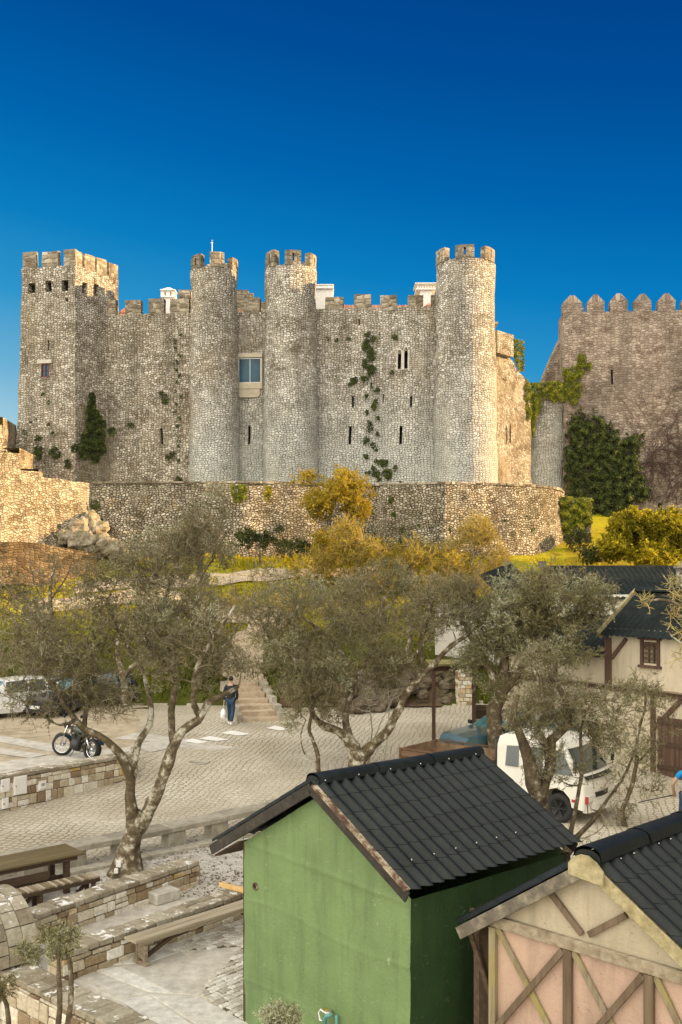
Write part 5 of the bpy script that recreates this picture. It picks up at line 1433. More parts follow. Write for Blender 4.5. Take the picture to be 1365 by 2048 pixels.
for k in range(95):
    px = rg.uniform(690, 912); row = rg.random(); g0_ = G(px, 1432 - (px-690)*.12 + rg.uniform(-4,2)); c = Vector((g0_.x, g0_.y + row*1.2+.2, g0_.z + .05 + row*1.35)); r = rg.uniform(.18,.38); s_ = Vector((rg.random()*50,0,0))
    def f(u, v):
        a, e = 2*math.pi*u, math.pi*(v-.5); n_ = Vector((math.cos(a)*math.cos(e), math.sin(a)*math.cos(e), math.sin(e)*.8)); return c + n_*r*(1+.5*noise.noise(n_*1.4+s_))
    b.grid(f, 9, 6, sm=False, t=rg.random())
b.build('boulders', M['dark_rock'], rkm)
# ------------------------------------------------------------------ vehicles
def body_mat(name, col, rough=.28): 
    k = NT(name); nn = k.noise(k.tc.outputs['Object'], 2.0, 4).outputs[0]; cc = k.ramp(nn, [(.3, tuple(x*.9 for x in col)), (.7, tuple(min(1,x*1.05) for x in col))]); k.b.inputs['Coat Weight'].default_value = .5; k.b.inputs['Coat Roughness'].default_value = .08
    return k.fin(cc, rough, 0, .5)
M['car_white'] = body_mat('white_car_paint', (.72,.72,.70)); M['car_dark'] = body_mat('dark_blue_car_paint', (.016,.022,.034)); M['car_black'] = body_mat('black_car_paint', (.012,.012,.013)); M['car_blue'] = body_mat('teal_car_paint', (.04,.10,.12)); M['truck_white'] = body_mat('truck_paint', (.70,.68,.60), .35)
M['car_glass'] = plain('car_glass', (.02,.035,.035), .06, 0, .9, var=.3); M['sky_glass'] = plain('blue_glass_painted_sky', (.06,.17,.19), .08, 0, .9, var=.5)  # blue windscreens: the sky reflection is put into the glass colour
M['lamp_glass'] = plain('headlamp_glass', (.62,.62,.58), .12, 0, .8); M['red_lamp'] = plain('red_lamp', (.38,.03,.03), .25); M['black_trim'] = plain('black_trim', (.018,.018,.018), .6)
def wheel(root, x, y, z, r=.31, w=.20, spokes=5, hub='metal'):
    t = MB(); Mx = Matrix.Rotation(R(90), 4, 'X')
    t.lathe((x,y,z), [(r*.60,-w/2),(r*.92,-w/2),(r,-w*.3),(r,w*.3),(r*.92,w/2),(r*.60,w/2),(r*.60,-w/2)], 22, M=Mx, cap=False)
    o = t.build('wheel', M['rubber'], root, local=True)
    t = MB(); s = 1 if y > 0 else -1
    t.lathe((x,y+s*w*.32,z), [(r*.62,-.02),(r*.62,.02),(r*.56,.02),(r*.54,-.01),(.04,-.01)], 20, M=Mx)
    for k in range(spokes):
        a = 2*math.pi*k/spokes; t.beam((x, y+s*w*.42, z), (x+r*.58*math.cos(a), y+s*w*.42, z+r*.58*math.sin(a)), .02,.07, up=Vector((0,1,0)))
    t.build('rim', M[hub], o, local=True)
def car(name, label, cat, loc, rz, body, ST, L, W, glass='car_glass', roof=None, front_plate=None, tail=True, wheels=(.82, -.0), wr=.31):
    """ST: stations (x, z bottom, z belt, z top, kind) from nose (x=0) to tail; kind g = glazed side, p = pillar, h = bonnet, w = windscreen slope"""
    t = thing(name, label, cat, loc, rz=rz)
    hw = W/2; secs = []
    for i, (x, zb, zl, zt, kd) in enumerate(ST):
        e = 1 - .10*max(0, 1 - min(-x, L + x)/.45)
        h = hw*e; cab = (zt - zl) > .12; hr = h*(.80 if cab else .93)
        secs.append([(x, -h*.93, zb), (x, -h, zb+.16), (x, -h*1.0, (zb+zl)/2+.05), (x, -h*.96, zl), (x, -hr, zt-.05 if cab else zt-.01), (x, -hr*.80, zt), (x, 0, zt+.015), (x, hr*.80, zt), (x, hr, zt-.05 if cab else zt-.01), (x, h*.96, zl), (x, h*1.0, (zb+zl)/2+.05), (x, h, zb+.16), (x, h*.93, zb)])
    bd, gs, ws, gs2 = MB(), MB(), MB(), MB(); rfm = MB()
    for i in range(len(ST)-1):
        A, B = secs[i], secs[i+1]; kd = ST[i][4]
        for j in range(len(A)-1):
            q = [Vector(A[j]), Vector(A[j+1]), Vector(B[j+1]), Vector(B[j])]
            if kd == 'g' and j in (3, 8): (gs if j == 3 else gs2).add(q, [(0,1,2,3)], 0, .5, False)
            elif kd == 'w' and j in (4,5,6,7): ws.add(q, [(0,1,2,3)], 0, .5, False)
            elif kd in 'gp' and j in (4,5,6,7) and roof: rfm.add(q, [(0,1,2,3)], 0, .5, True)
            else: bd.add(q, [(0,1,2,3)], 0, .5, False)
    for S_ in (secs[0], secs[-1]): bd.poly([Vector(p) for p in S_])
    bd.build('body', M[body], t, local=True, bevel=.012)
    for g2 in (gs, gs2):
        if g2.v: g2.build('side_glazing', M['car_glass'], t, local=True)
    if ws.v: ws.build('windscreen', M[glass], t, local=True)
    if rfm.v: rfm.build('roof_panel', M[roof], t, local=True)
    for x in (-wheels[0], -(L-.72)):
        for s in (-1, 1):
            wheel(t, x, s*(hw-.10), wr, wr)
            a = MB(); a.lathe((x, s*(hw+.004), wr+.02), [(wr*1.14,-.01),(wr*1.14,.004),(.01,.004)], 22, M=Matrix.Rotation(R(90),4,'X')); a.build('wheel_arch', M['black_trim'], t, local=True)
    z0 = ST[0][2]
    for s in (-1, 1):
        b = MB(); b.box((-.06, s*hw*.62, z0-.10), (.10, .34, .13)); b.build('headlight', M['lamp_glass'], t, local=True, bevel=.02)
        b = MB(); b.box((-L+.03, s*hw*.72, ST[-1][2]-.18), (.08, .20, .26)); b.build('tail_light', M['red_lamp'], t, local=True, bevel=.02)
        b = MB(); b.box((-1.28, s*(hw+.06), ST[3][2]+.06), (.10,.18,.12)); b.build('mirror', M['black_trim'], t, local=True, bevel=.02)
    b = MB(); b.box((.0, 0, z0-.14), (.04, W*.42, .10)); b.box((.0,0,.32), (.05, W*.7,.12)); b.build('grille', M['black_trim'], t, local=True)
    b = MB(); b.box((.03,0,.24),(.05,W*.86,.10)); b.box((-L-.03,0,.34),(.05,W*.86,.12)); b.build('bumper', M['black_trim'], t, local=True, bevel=.02)
    if front_plate:
        pl = MB(); pl.box((.06, 0, .40), (.012, .52, .115)); po = pl.build('number_plate', M['white_paint'], t, local=True)
        M['plate_blue'] = M.get('plate_blue') or plain('plate_blue', (.01,.04,.30), .5); pb = MB(); pb.box((.0675, -.235, .40), (.004,.045,.112)); pb.build('blue_band', M['plate_blue'], po, local=True)
        text_mesh('lettering', front_plate, .088, Matrix.Translation((.0685, -.19, .368)) @ Matrix.Rotation(R(90),4,'Z') @ Matrix.Rotation(R(90),4,'X'), M['black_trim'], po)
    return t
def text_mesh(name, s, size, Mx, mat, parent):
    cu = bpy.data.curves.new(name, 'FONT'); cu.body = s; cu.size = size; cu.extrude = .001; cu.resolution_u = 2
    to = bpy.data.objects.new(name, cu); C.objects.link(to); dg = bpy.context.evaluated_depsgraph_get(); me = bpy.data.meshes.new_from_object(to.evaluated_get(dg)); bpy.data.objects.remove(to)
    me.transform(Mx); me.materials.clear(); me.materials.append(mat); o = bpy.data.objects.new(name, me); C.objects.link(o); o.parent = parent; return o
hatch = [(0,.24,.62,.64,'h'), (-.10,.20,.78,.80,'h'), (-.95,.20,.92,.95,'w'), (-1.55,.20,.96,1.40,'p'), (-1.62,.20,.96,1.43,'g'), (-2.45,.20,.98,1.48,'p'), (-2.53,.20,.98,1.48,'g'), (-3.15,.20,1.0,1.46,'p'), (-3.25,.20,1.0,1.45,'g'), (-3.6,.22,1.02,1.40,'w'), (-3.95,.26,.98,1.02,'h'), (-4.05,.30,.60,.62,'h')]
wag = [(0,.24,.60,.62,'h'), (-.12,.20,.74,.77,'h'), (-1.25,.20,.90,.93,'w'), (-1.95,.20,.95,1.36,'p'), (-2.02,.20,.95,1.38,'g'), (-2.9,.20,.96,1.44,'p'), (-2.98,.20,.96,1.44,'g'), (-3.7,.20,.97,1.42,'p'), (-3.78,.20,.97,1.41,'g'), (-4.1,.22,.98,1.36,'w'), (-4.45,.26,.95,.99,'h'), (-4.55,.30,.55,.58,'h')]
def face(hx, hy): return math.atan2(hy, hx)
q = G(-35, 1432); car('parked_car', 'white hatchback with pale reflections on its windscreen at the left edge of the parking ground', 'car', (q.x-.6, q.y-1.0, q.z), face(-.80,-.60), 'car_white', hatch, 4.05, 1.72, 'sky_glass')
q = G(64, 1436); car('parked_car', 'dark blue car with a white number plate parked right of the white hatchback', 'car', (q.x+.1, q.y+.1, q.z), face(-.35,-.94), 'car_dark', hatch, 4.05, 1.66, 'sky_glass', front_plate='32 OP 45')
q = G(118, 1420); car('parked_car', 'black estate car seen from the side behind the motorcycle', 'car', (q.x-.1, q.y+.9, q.z), face(-.93,-.36), 'car_black', [(x*.66, a, b_, c_, k) for x, a, b_, c_, k in wag], 3.0, 1.66, wheels=(.62,0), wr=.30)
q = G(890, 1500); car('parked_car', 'teal blue estate car parked behind the truck and the thick olive trunk', 'car', (q.x+.1, 31.6, ground(q.x, 31.6)), face(-.90,-.43), 'car_blue', wag, 4.55, 1.75, 'sky_glass')
# --- truck
th = Vector((.78,-.626)); tl_ = Vector((.626,.78)); tpos = Vector((6.05,24.7)) + tl_*.93
tk_ = thing('flatbed_truck', 'white cab truck with an open brown wooden cargo bed facing the lower right', 'truck', (tpos.x, tpos.y, ground(tpos.x, tpos.y)-.02), rz=face(th.x, th.y))
arch = [(-.72-.44*math.cos(R(a)), .42+.44*math.sin(R(a))) for a in (0, 25, 50, 75, 105, 130, 155, 180)]
outl = [(.02,.38),(.04,.70),(.02,.98),(-.05,1.16),(-.13,1.24),(-.52,1.90),(-.62,2.0),(-.80,2.07),(-2.25,2.10),(-2.42,2.02),(-2.48,1.80),(-2.48,.45)]
outl = outl + arch[0:0] + [(-1.22,.42)] + [(x, z) for x, z in [(-.72-.46*math.cos(R(a)), .42+.46*math.sin(R(a))) for a in (0,30,60,90,120,150,180)]] + []
def thw(z): return .93 if z < 1.2 else .93 - (z-1.2)*.10
b = MB(); Y = [-1,-.985,-.93,-.6,-.2,.2,.6,.93,.985,1]; K = [.965,.985,1,1,1,1,1,1,.985,.965]
N_ = len(outl); vs = []
for y, k in zip(Y, K):
    for x, z in outl:
        bow = .05*(1 - y*y) if x > -.2 else 0
        xx = -1.2 + (x+1.2)*k + bow - .05; zz_ = 1.2+(z-1.2)*k; vs.append(Vector((xx, y*thw(z), zz_)))
fs = []
for r in range(len(Y)-1):
    for j in range(N_): fs.append((r*N_+j, (r+1)*N_+j, (r+1)*N_+(j+1)%N_, r*N_+(j+1)%N_))
fs.append(tuple(range(N_-1,-1,-1))); fs.append(tuple((len(Y)-1)*N_+j for j in range(N_)))
b.add(vs, fs, 0, .5, False); b.build('cab', M['truck_white'], tk_, local=True, bevel=.008)
def tside(s, pts, nm, mt, out=.008, th_=.012):
    b = MB(); P3 = [Vector((x, s*(thw(z)*1.0+out), z)) for x, z in pts]
    b.extrude(P3, Vector((0, -s*th_, 0))); return b.build(nm, M[mt], tk_, local=True)
for s in (-1, 1):
    tside(s, [(-.32,1.24),(-.62,1.78),(-1.02,1.82),(-1.04,1.22)], 'side_window', 'car_glass', .004); tside(s, [(-1.18,1.22),(-1.16,1.84),(-1.62,1.84),(-1.66,1.22)], 'rear_side_window', 'car_glass', .004); tside(s, [(-1.86,1.28),(-1.86,1.82),(-2.22,1.80),(-2.24,1.28)], 'quarter_window', 'car_glass', .004)
    tside(s, [(-.10,1.22),(-.36,1.22),(-.36,1.215),(-.10,1.20)], 'trim', 'black_trim', .002)
    tside(s, [(-1.07,1.90),(-1.075,1.90),(-1.09,.60),(-1.08,.60)], 'door_seam', 'black_trim', .001); tside(s, [(-1.25,1.04),(-1.25,1.09),(-1.42,1.09),(-1.42,1.04)], 'door_handle', 'black_trim', .015, .03)
    b = MB(); b.box((-.01, s*.66, .66), (.10,.30,.20)); hl_ = b.build('headlight', M['lamp_glass'], tk_, local=True, bevel=.02)
    b = MB(); b.box((.012, s*.86, .66), (.09,.05,.18)); b.build('indicator', M['red_lamp'], tk_, local=True)
    b = MB(); b.box((-.28, s*.94, .62), (.14,.02,.07)); b.build('side_lamp', M['red_lamp'], tk_, local=True, bevel=.006)
    b = MB(); b.tube([Vector((-.30, s*.88, 1.72)), Vector((-.16, s*1.12, 1.70)), Vector((-.16, s*1.12, 1.30)), Vector((-.26, s*.92, 1.26))], .012, 5); b.box((-.17, s*1.12, 1.50), (.04,.15,.28)); b.build('mirror', M['black_trim'], tk_, local=True)
    wheel(tk_, -.72, s*.80, .37, .37, .22, 6, 'metal_dark')
    wheel(tk_, -4.5, s*.72, .37, .37, .30, 6, 'white_paint')
b = MB()
def wsf(u, v):
    y = (u*2-1); z = 1.27 + .60*v; x = -.13 - (z-1.24)*.59 + .012; return Vector((x + .05*(1-y*y) - .045, y*(thw(z)-.10), z))
b.grid(wsf, 10, 4); b.build('windscreen', M['car_glass'], tk_, local=True)
b = MB(); b.grid(lambda u, v: Vector((-.03+.055*(1-(u*2-1)**2)+.012 - v*.09, (u*2-1)*.76, 1.13+.09*v)), 10, 1); b.build('wiper_panel', M['black_trim'], tk_, local=True)
b = MB(); b.grid(lambda u, v: Vector((.05*(1-(u*2-1)**2)+.015, (u*2-1)*.44, .66+.13*v)), 10, 1); b.build('grille', M['black_trim'], tk_, local=True)
b = MB(); b.grid(lambda u, v: Vector((.09*(1-(u*2-1)**2)+.0+.05, (u*2-1)*.84, .34+.20*v)), 10, 2); b.grid(lambda u, v: Vector((.09*(1-(u*2-1)**2)+.05-.2*v, (u*2-1)*.84, .54)), 10, 1); b.box((-.05,0,.42),(.1,1.66,.18)); bm_ = b.build('bumper', M['truck_white'], tk_, local=True)
b = MB(); b.box((.135,0,.40),(.02,.5,.10)); b.build('number_plate', M['white_paint'], bm_, local=True); b = MB(); b.box((.147,-.23,.40),(.004,.05,.10)); b.build('blue_band', plain('plate_band_blue', (.01,.06,.40), .5), bm_, local=True)
b = MB(); b.box((-3.2,0,.62),(4.6,.7,.14)); b.build('chassis', M['black_trim'], tk_, local=True)
M['bed_wood'] = wood('cargo_bed_boards', (.075,.04,.025), (.19,.115,.07), 0, .7); M['bed_inner'] = plain('rusty_bed_lining', (.22,.145,.085), .8, var=.35, scale=4)
bd_ = MB(); bd_.box((-4.15,0,.78),(3.0,1.86,.08)); bed = bd_.build('cargo_bed', M['bed_wood'], tk_, local=True)
for s in (-1, 1):
    b = MB()
    for j in range(3): b.box((-4.15, s*.92, .90+j*.165), (3.0,.035,.155), t=rg.random())
    for x in (-2.7,-3.7,-4.7,-5.6): b.box((x, s*.945, 1.05), (.06,.03,.56))
    b.box((-4.15, s*.92, 1.365), (3.02,.05,.03)); b.build('side_board', M['bed_wood'], bed, local=True)
    b = MB(); b.box((-4.15, s*.898, 1.05), (2.94,.006,.50)); b.build('lining', M['bed_inner'], bed, local=True)
for x in (-2.67, -5.63):
    b = MB(); b.box((x,0,1.07),(.04,1.82,.50)); b.box((x,0,1.345),(.05,1.86,.04)); b.build('end_board', M['bed_inner'] , bed, local=True)
b = MB(); b.tube([Vector((-2.56,-.85,.8)), Vector((-2.56,-.85,2.0))], .03, 6); b.tube([Vector((-2.56,.85,.8)), Vector((-2.56,.85,2.0))], .03, 6); b.tube([Vector((-2.56,-.85,1.97)), Vector((-2.56,.85,1.97))], .025, 6); b.build('rack', M['metal_dark'], tk_, local=True)
# --- motorcycle
fw, rw_ = G(122,1512), Vector((-7.42, 29.55)); fw = Vector((fw.x, fw.y+.05))
md = (fw - rw_).normalized(); wbm = (fw-rw_).length
mc = thing('motorcycle', 'dark green and black motorcycle leaning on its stand behind the parking wall', 'motorcycle', (rw_.x, rw_.y, .80), rz=math.atan2(md.y, md.x)); LEAN = Matrix.Rotation(R(9), 4, 'X')
def mcb(mb, nm, mt, par=None, bevel=0):
    mb.v = [LEAN @ p for p in mb.v]; return mb.build(nm, M[mt], par or mc, local=True, bevel=bevel)
M['moto_paint'] = body_mat('motorcycle_paint', (.02,.04,.04), .2); M['seat_black'] = plain('leather_seat', (.025,.028,.028), .45)
w_ = wbm
for x, r, wd in ((0,.32,.17),(w_,.34,.11)):
    b = MB(); Mx = Matrix.Rotation(R(90),4,'X')
    if x: Mx = Matrix.Rotation(R(28),4,'Z') @ Mx
    b.lathe((x,0,r), [(r*.74,-wd/2),(r*.93,-wd/2),(r,0),(r*.93,wd/2),(r*.74,wd/2),(r*.74,-wd/2)], 24, M=Mx, cap=False); o = mcb(b, 'wheel', 'rubber')
    b = MB(); b.lathe((x,0,r), [(r*.76,-.02),(r*.76,.02),(r*.70,.02),(r*.70,-.02),(r*.76,-.02)], 24, M=Mx, cap=False)
    for k in range(10):
        a = math.pi*2*k/10; e = (Mx @ Vector((r*.73*math.cos(a), r*.73*math.sin(a), 0))); b.tube([Vector((x,0,r)), Vector((x,0,r))+e], .007, 4)
    b.lathe((x,0,r), [(.05,-.06),(.05,.06),(.01,.06)], 10, M=Mx); mcb(b, 'rim', 'chrome', o)
hd_ = Vector((w_-.28, 0, .92))
for s in (-1, 1): b = MB(); b.tube([Vector((w_, s*.085, .34)), Vector((w_-.13, s*.085, .68)), Vector((w_-.24, s*.085, .98))], [.028,.024,.022], 8); mcb(b, 'fork', 'chrome')
b = MB(); b.tube([Vector((w_-.42,-.38,1.04)), Vector((w_-.34,-.30,1.08)), Vector((w_-.25,-.10,1.02)), Vector((w_-.25,.10,1.02)), Vector((w_-.34,.30,1.08)), Vector((w_-.42,.38,1.04))], .014, 8); hb = mcb(b, 'handlebar', 'chrome')
for s in (-1, 1):
    b = MB(); b.tube([Vector((w_-.42,s*.38,1.04)), Vector((w_-.50,s*.42,1.02))], .022, 8); mcb(b, 'grip', 'rubber', hb)
    b = MB(); b.tube([Vector((w_-.33,s*.28,1.08)), Vector((w_-.31,s*.33,1.2))], .006, 5); b.lathe((w_-.31,s*.33,1.22), [(.05,-.02),(.055,.0),(.04,.02)], 12, M=Matrix.Rotation(R(90),4,'Y')); mcb(b, 'mirror', 'metal_dark', hb)
b = MB(); b.lathe((w_-.14,0,.92), [(.04,-.10),(.09,-.02),(.10,.05),(.095,.07),(.01,.08)], 16, M=Matrix.Rotation(R(90),4,'Y')); mcb(b, 'headlight', 'metal_dark')
def blob(path, sc_, mt, nm, n=12, rings=8):
    b = MB()
    def f(u, v):
        a = 2*math.pi*v; i = u*(len(path)-1); k = min(len(path)-2, int(i)); t = i-k; p0, p1 = path[k], path[k+1]
        x, z, w, h = [p0[q]*(1-t)+p1[q]*t for q in range(4)]; return Vector((x, w*math.cos(a), z + h*math.sin(a)))
    b.grid(f, 14, n); return mcb(b, nm, mt)
blob([(w_-.34,.80,.02,.03),(w_-.44,.84,.12,.10),(w_-.62,.84,.15,.12),(w_-.82,.80,.12,.09),(w_-.92,.76,.04,.04)], 1, 'moto_paint', 'fuel_tank')
blob([(w_-.80,.74,.05,.03),(w_-.95,.71,.14,.06),(.30,.70,.16,.06),(.18,.74,.14,.05),(-.02,.76,.10,.04),(-.15,.75,.03,.02)], 1, 'seat_black', 'seat')
b = MB(); 
def fdr(u, v): a = R(20+140*u); r = .40; return Vector((0+r*math.cos(a), (v-.5)*.22, .34+r*math.sin(a)-.015*abs(v-.5)))
b.grid(fdr, 14, 4); mcb(b, 'rear_mudguard', 'moto_paint')
b = MB(); b.grid(lambda u, v: Vector((w_+.37*math.cos(R(30+110*u)), (v-.5)*.15, .34+.37*math.sin(R(30+110*u)))), 12, 3); mcb(b, 'front_mudguard', 'moto_paint')
b = MB(); b.lathe((w_*.52,0,.40), [(.14,-.16),(.18,-.08),(.19,.08),(.14,.16)], 16, M=Matrix.Rotation(R(90),4,'X'))
for s, a in ((.22, 25), (-.12, -30)):
    for k in range(6): c = Vector((w_*.52 + math.sin(R(a))*(.16+k*.035), 0, .46+math.cos(R(a))*(.08+k*.035))); b.box((0,0,0), (.17,.17,.018), M=Matrix.Translation(c) @ Matrix.Rotation(R(a),4,'Y'))
mcb(b, 'engine', 'metal_dark')
for z in (.26,.34): b = MB(); b.tube([Vector((w_*.62,-.15,z+.1)), Vector((w_*.45,-.18,z)), Vector((-.15,-.20,z+.02))], [.03,.038,.045], 8); mcb(b, 'exhaust', 'chrome')
b = MB(); b.tube([hd_, Vector((w_-.45,0,.40)), Vector((w_-.6,0,.22)), Vector((.45,0,.22)), Vector((.0,0,.34))], .022, 6); b.tube([hd_, Vector((w_-.7,0,.72)), Vector((.3,0,.66)), Vector((0,0,.34))], .02, 6); mcb(b, 'frame', 'metal_dark')
for s in (-1,1): b = MB(); b.tube([Vector((.0,s*.13,.36)), Vector((.18,s*.13,.66))], .03, 8); mcb(b, 'shock_absorber', 'chrome')
b = MB(); b.lathe((-.26,0,.66), [(.05,-.05),(.055,.0),(.03,.04)], 12, M=Matrix.Rotation(R(-90),4,'Y')); mcb(b, 'tail_light', 'red_lamp')
for s in (-1,1): b = MB(); b.lathe((-.22,s*.15,.70), [(.03,-.04),(.045,.0),(.02,.03)], 12, M=Matrix.Rotation(R(-90),4,'Y')); b.tube([Vector((-.2,0,.68)), Vector((-.2,s*.15,.70))], .008, 5); mcb(b, 'turn_signal', 'lamp_glass')
b = MB(); b.tube([Vector((w_*.5,.10,.25)), Vector((w_*.42,.32,.05))], .012, 6); mcb(b, 'side_stand', 'metal_dark')
# ------------------------------------------------------------------ people
M['skin'] = plain('skin', (.42,.26,.18), .6, var=.08); M['hair'] = plain('dark_hair', (.018,.013,.010), .7, var=.3, scale=20)
M['jacket'] = plain('black_jacket', (.016,.018,.024), .8, var=.3, scale=6); M['jeans'] = plain('blue_jeans', (.022,.05,.095), .9, var=.35, scale=5); M['tee'] = plain('bright_blue_tshirt', (.01,.21,.48), .9, var=.12, scale=5)
def skin(name, chains, mat, parent, lvl=2, root=0):
    """chains share vertices by name: list of [(key, (x,y,z), r), ...]"""
    ids, vs, rr, es = {}, [], [], []
    for ch in chains:
        prev = None
        for key, co, r in ch:
            if key not in ids: ids[key] = len(vs); vs.append(co); rr.append(r)
            if prev is not None: es.append((prev, ids[key]))
            prev = ids[key]
    me = bpy.data.meshes.new(name); me.from_pydata(vs, es, []); o = bpy.data.objects.new(name, me); C.objects.link(o)
    m = o.modifiers.new('skin', 'SKIN'); m.use_smooth_shade = True
    sv = me.skin_vertices[0].data
    for i, r in enumerate(rr): sv[i].radius = r if isinstance(r, tuple) else (r, r)
    sv[root].use_root = True
    s = o.modifiers.new('sub', 'SUBSURF'); s.levels = lvl; s.render_levels = lvl
    me.materials.append(mat); o.parent = parent; return o
def hand(prefix, wrist, d, side):
    d = Vector(d).normalized(); s = Vector(side).normalized(); n = d.cross(s); out = []
    palm = Vector(wrist) + d*.05; pe = Vector(wrist) + d*.09
    out.append([(prefix+'w', tuple(wrist), .026), (prefix+'p', tuple(palm), (.038,.018)), (prefix+'k', tuple(pe), (.038,.016))])
    for i, (off, ln) in enumerate(((-.03,.06),(-.01,.072),(.011,.068),(.031,.054))):
        a = pe + s*off; b_ = a + d*ln*.55 + n*.008; c = b_ + d*ln*.3 + n*.022
        out.append([(prefix+'k', tuple(pe), (.038,.016)), (f'{prefix}f{i}a', tuple(a + d*.012), .0095), (f'{prefix}f{i}b', tuple(b_), .009), (f'{prefix}f{i}c', tuple(c), .0075)])
    a = palm - s*.042 + d*.01; out.append([(prefix+'p', tuple(palm), (.038,.018)), (prefix+'t1', tuple(a), .011), (prefix+'t2', tuple(a + d*.03 - s*.012 + n*.01), .010), (prefix+'t3', tuple(a + d*.055 - s*.008 + n*.018), .008)])
    return out
def head(parent, c, face_dir, hairlen=.0):
    """shaped head with nose, ears, eyes and hair"""
    f = Vector((face_dir[0], face_dir[1], 0)).normalized(); s = Vector((-f.y, f.x, 0)); c = Vector(c)
    def hm(u, v, k=1.0):
        a, e = 2*math.pi*u, math.pi*(v-.5); x, y, z = math.cos(a)*math.cos(e), math.sin(a)*math.cos(e), math.sin(e)
        jaw = 1 - .28*max(0, -z)**1.2; nose = .022*math.exp(-((y/.16)**2)-((z+.12)/.22)**2) if x > 0 else 0
        return c + (f*(x*.098*jaw*k + nose) + s*(y*.076*jaw*k) + Vector((0,0,z*.118*k)))
    b = MB(); b.grid(hm, 24, 16)
    for q in (-1, 1): b.lathe(c + s*q*.078 + Vector((0,0,-.005)), [(.004,-.026),(.014,-.01),(.015,.012),(.004,.028)], 8)
    b.build('head', M['skin'], parent, local=True)
    b = MB()
    for q in (-1, 1): b.lathe(c + f*.09 + s*q*.031 + Vector((0,0,.008)), [(.002,-.008),(.010,0),(.002,.008)], 8)
    b.build('eyes', M['void'], parent, local=True)
    b = MB(); b.grid(lambda u, v: c + f*(.082+.008*math.cos((u-.5)*3)) + s*(u-.5)*.045 + Vector((0,0,-.062+.01*(v-.5))), 6, 1); b.build('mouth', plain('lips', (.30,.12,.10), .6), parent, local=True)
    b = MB()
    def hh(u, v):
        a, e = 2*math.pi*u, math.pi*(v-.5); x, z = math.cos(a)*math.cos(e), math.sin(e); k = 1.10
        if x > .25 and z < .42: k = .90
        if z < -.35: k = .90
        p = hm(u, v, k); return p + Vector((noise.noise(p*40), noise.noise(p*40+Vector((3,3,3))), 0))*.008
    b.grid(hh, 28, 20); b.build('hair', M['hair'], parent, local=True)
# walker seen from behind, carrying a pale bag in the left hand (local: facing +x)
q = G(462, 1449); wk = thing('person', 'person in black jacket and blue jeans walking away with a white carrier bag', 'person', q, rz=R(78))
hpz = .93
ch = [[('pel',(0,0,hpz),(.12,.15)), ('bel',(0,0,1.08),(.11,.14)), ('che',(.01,0,1.28),(.12,.17)), ('nb',(.01,0,1.45),(.07,.08)), ('nk',(.02,0,1.53),.05), ('hb',(.03,0,1.60),.055)]]
arms = {'l': [('sl',(.01,.18,1.42),.06), ('el',(-.03,.25,1.15),.045), ('wl',(.06,.27,.90),.03)], 'r': [('sr',(.01,-.18,1.42),.06), ('er',(-.02,-.25,1.15),.045), ('wr',(.08,-.22,.94),.03)]}
legs = [[('hl',(0,.09,.88),.09), ('kl',(.16,.10,.50),.06), ('al',(.10,.10,.10),.04), ('tl',(.22,.11,.05),(.035,.03))], [('hr',(0,-.09,.88),.09), ('kr',(-.05,-.10,.48),.06), ('ar',(-.26,-.10,.13),.04), ('tr',(-.16,-.11,.045),(.035,.03))]]
body = ch + [[('nb',(.01,0,1.45),(.07,.08))] + arms['l'], [('nb',(.01,0,1.45),(.07,.08))] + arms['r'], [('pel',(0,0,hpz),.12)] + legs[0], [('pel',(0,0,hpz),.12)] + legs[1]]
body += [[('wl',(.06,.27,.90),.03)] + h[0:] for h in hand('L', (.07,.275,.885), (.15,.03,-1), (1,0,0))] + [[('wr',(.08,-.22,.94),.03)] + h for h in hand('R', (.09,-.22,.925), (.15,.03,-1), (1,0,0))]
skin('body', body, M['skin'], wk)
grow = lambda c, k: [(a, b_, (r[0]*k, r[1]*k) if isinstance(r, tuple) else r*k) for a, b_, r in c]
skin('jacket', [grow([('pel',(0,0,.88),(.135,.17)), ('bel',(0,0,1.06),(.135,.165)), ('che',(.01,0,1.28),(.145,.20)), ('nb',(.01,0,1.44),(.085,.11)), ('col',(.015,0,1.50),(.068,.07))],1)] + [[('nb',(.01,0,1.44),(.085,.11))] + [(a, b_, r_) for (a, b_, _), r_ in zip(arms[k], (.082,.062,.048))] for k in 'lr'], M['jacket'], wk)
skin('jeans', [[('pel',(0,0,.92),(.13,.16))] + [(a, b_, r_) for (a, b_, _), r_ in zip(l[:3], (.105,.078,.062))] for l in legs], M['jeans'], wk)
for l in legs:
    a, t_ = Vector(l[2][1]), Vector(l[3][1]); b = MB(); d = (t_-a); d.z = 0; d.normalize(); c = a + d*.05; c.z = max(.045, a.z-.055)
    b.tube([c - d*.10, c - d*.07, c + d*.05, c + d*.15, c + d*.18], [.03,.046,.046,.036,.02], 10); b.build('shoe', M['white_paint'], wk, local=True)
head(wk, (.045,0,1.68), (1,0)); 
q2 = Vector(q) + Matrix.Rotation(R(78),3,'Z') @ Vector((.08,.30,.40)); bgt = thing('carrier_bag', 'white plastic carrier bag hanging from the walking person\'s hand', 'bag', q2)
b = MB(); 
def bagf(u, v):
    a = 2*math.pi*u; z = -.16+.34*v; k = (1-.55*max(0,v-.45)/.55)*(.85+.15*math.sin(v*3)); p = Vector((.13*math.cos(a)*k, .17*math.sin(a)*k, z)); return q2 + p + Vector((noise.noise(p*14), noise.noise(p*14+Vector((4,0,0))), 0))*.02
b.grid(bagf, 20, 10); b.poly([bagf(i/20, 0) for i in range(19,-1,-1)]); b.build('pouch', M['white_paint'], bgt)
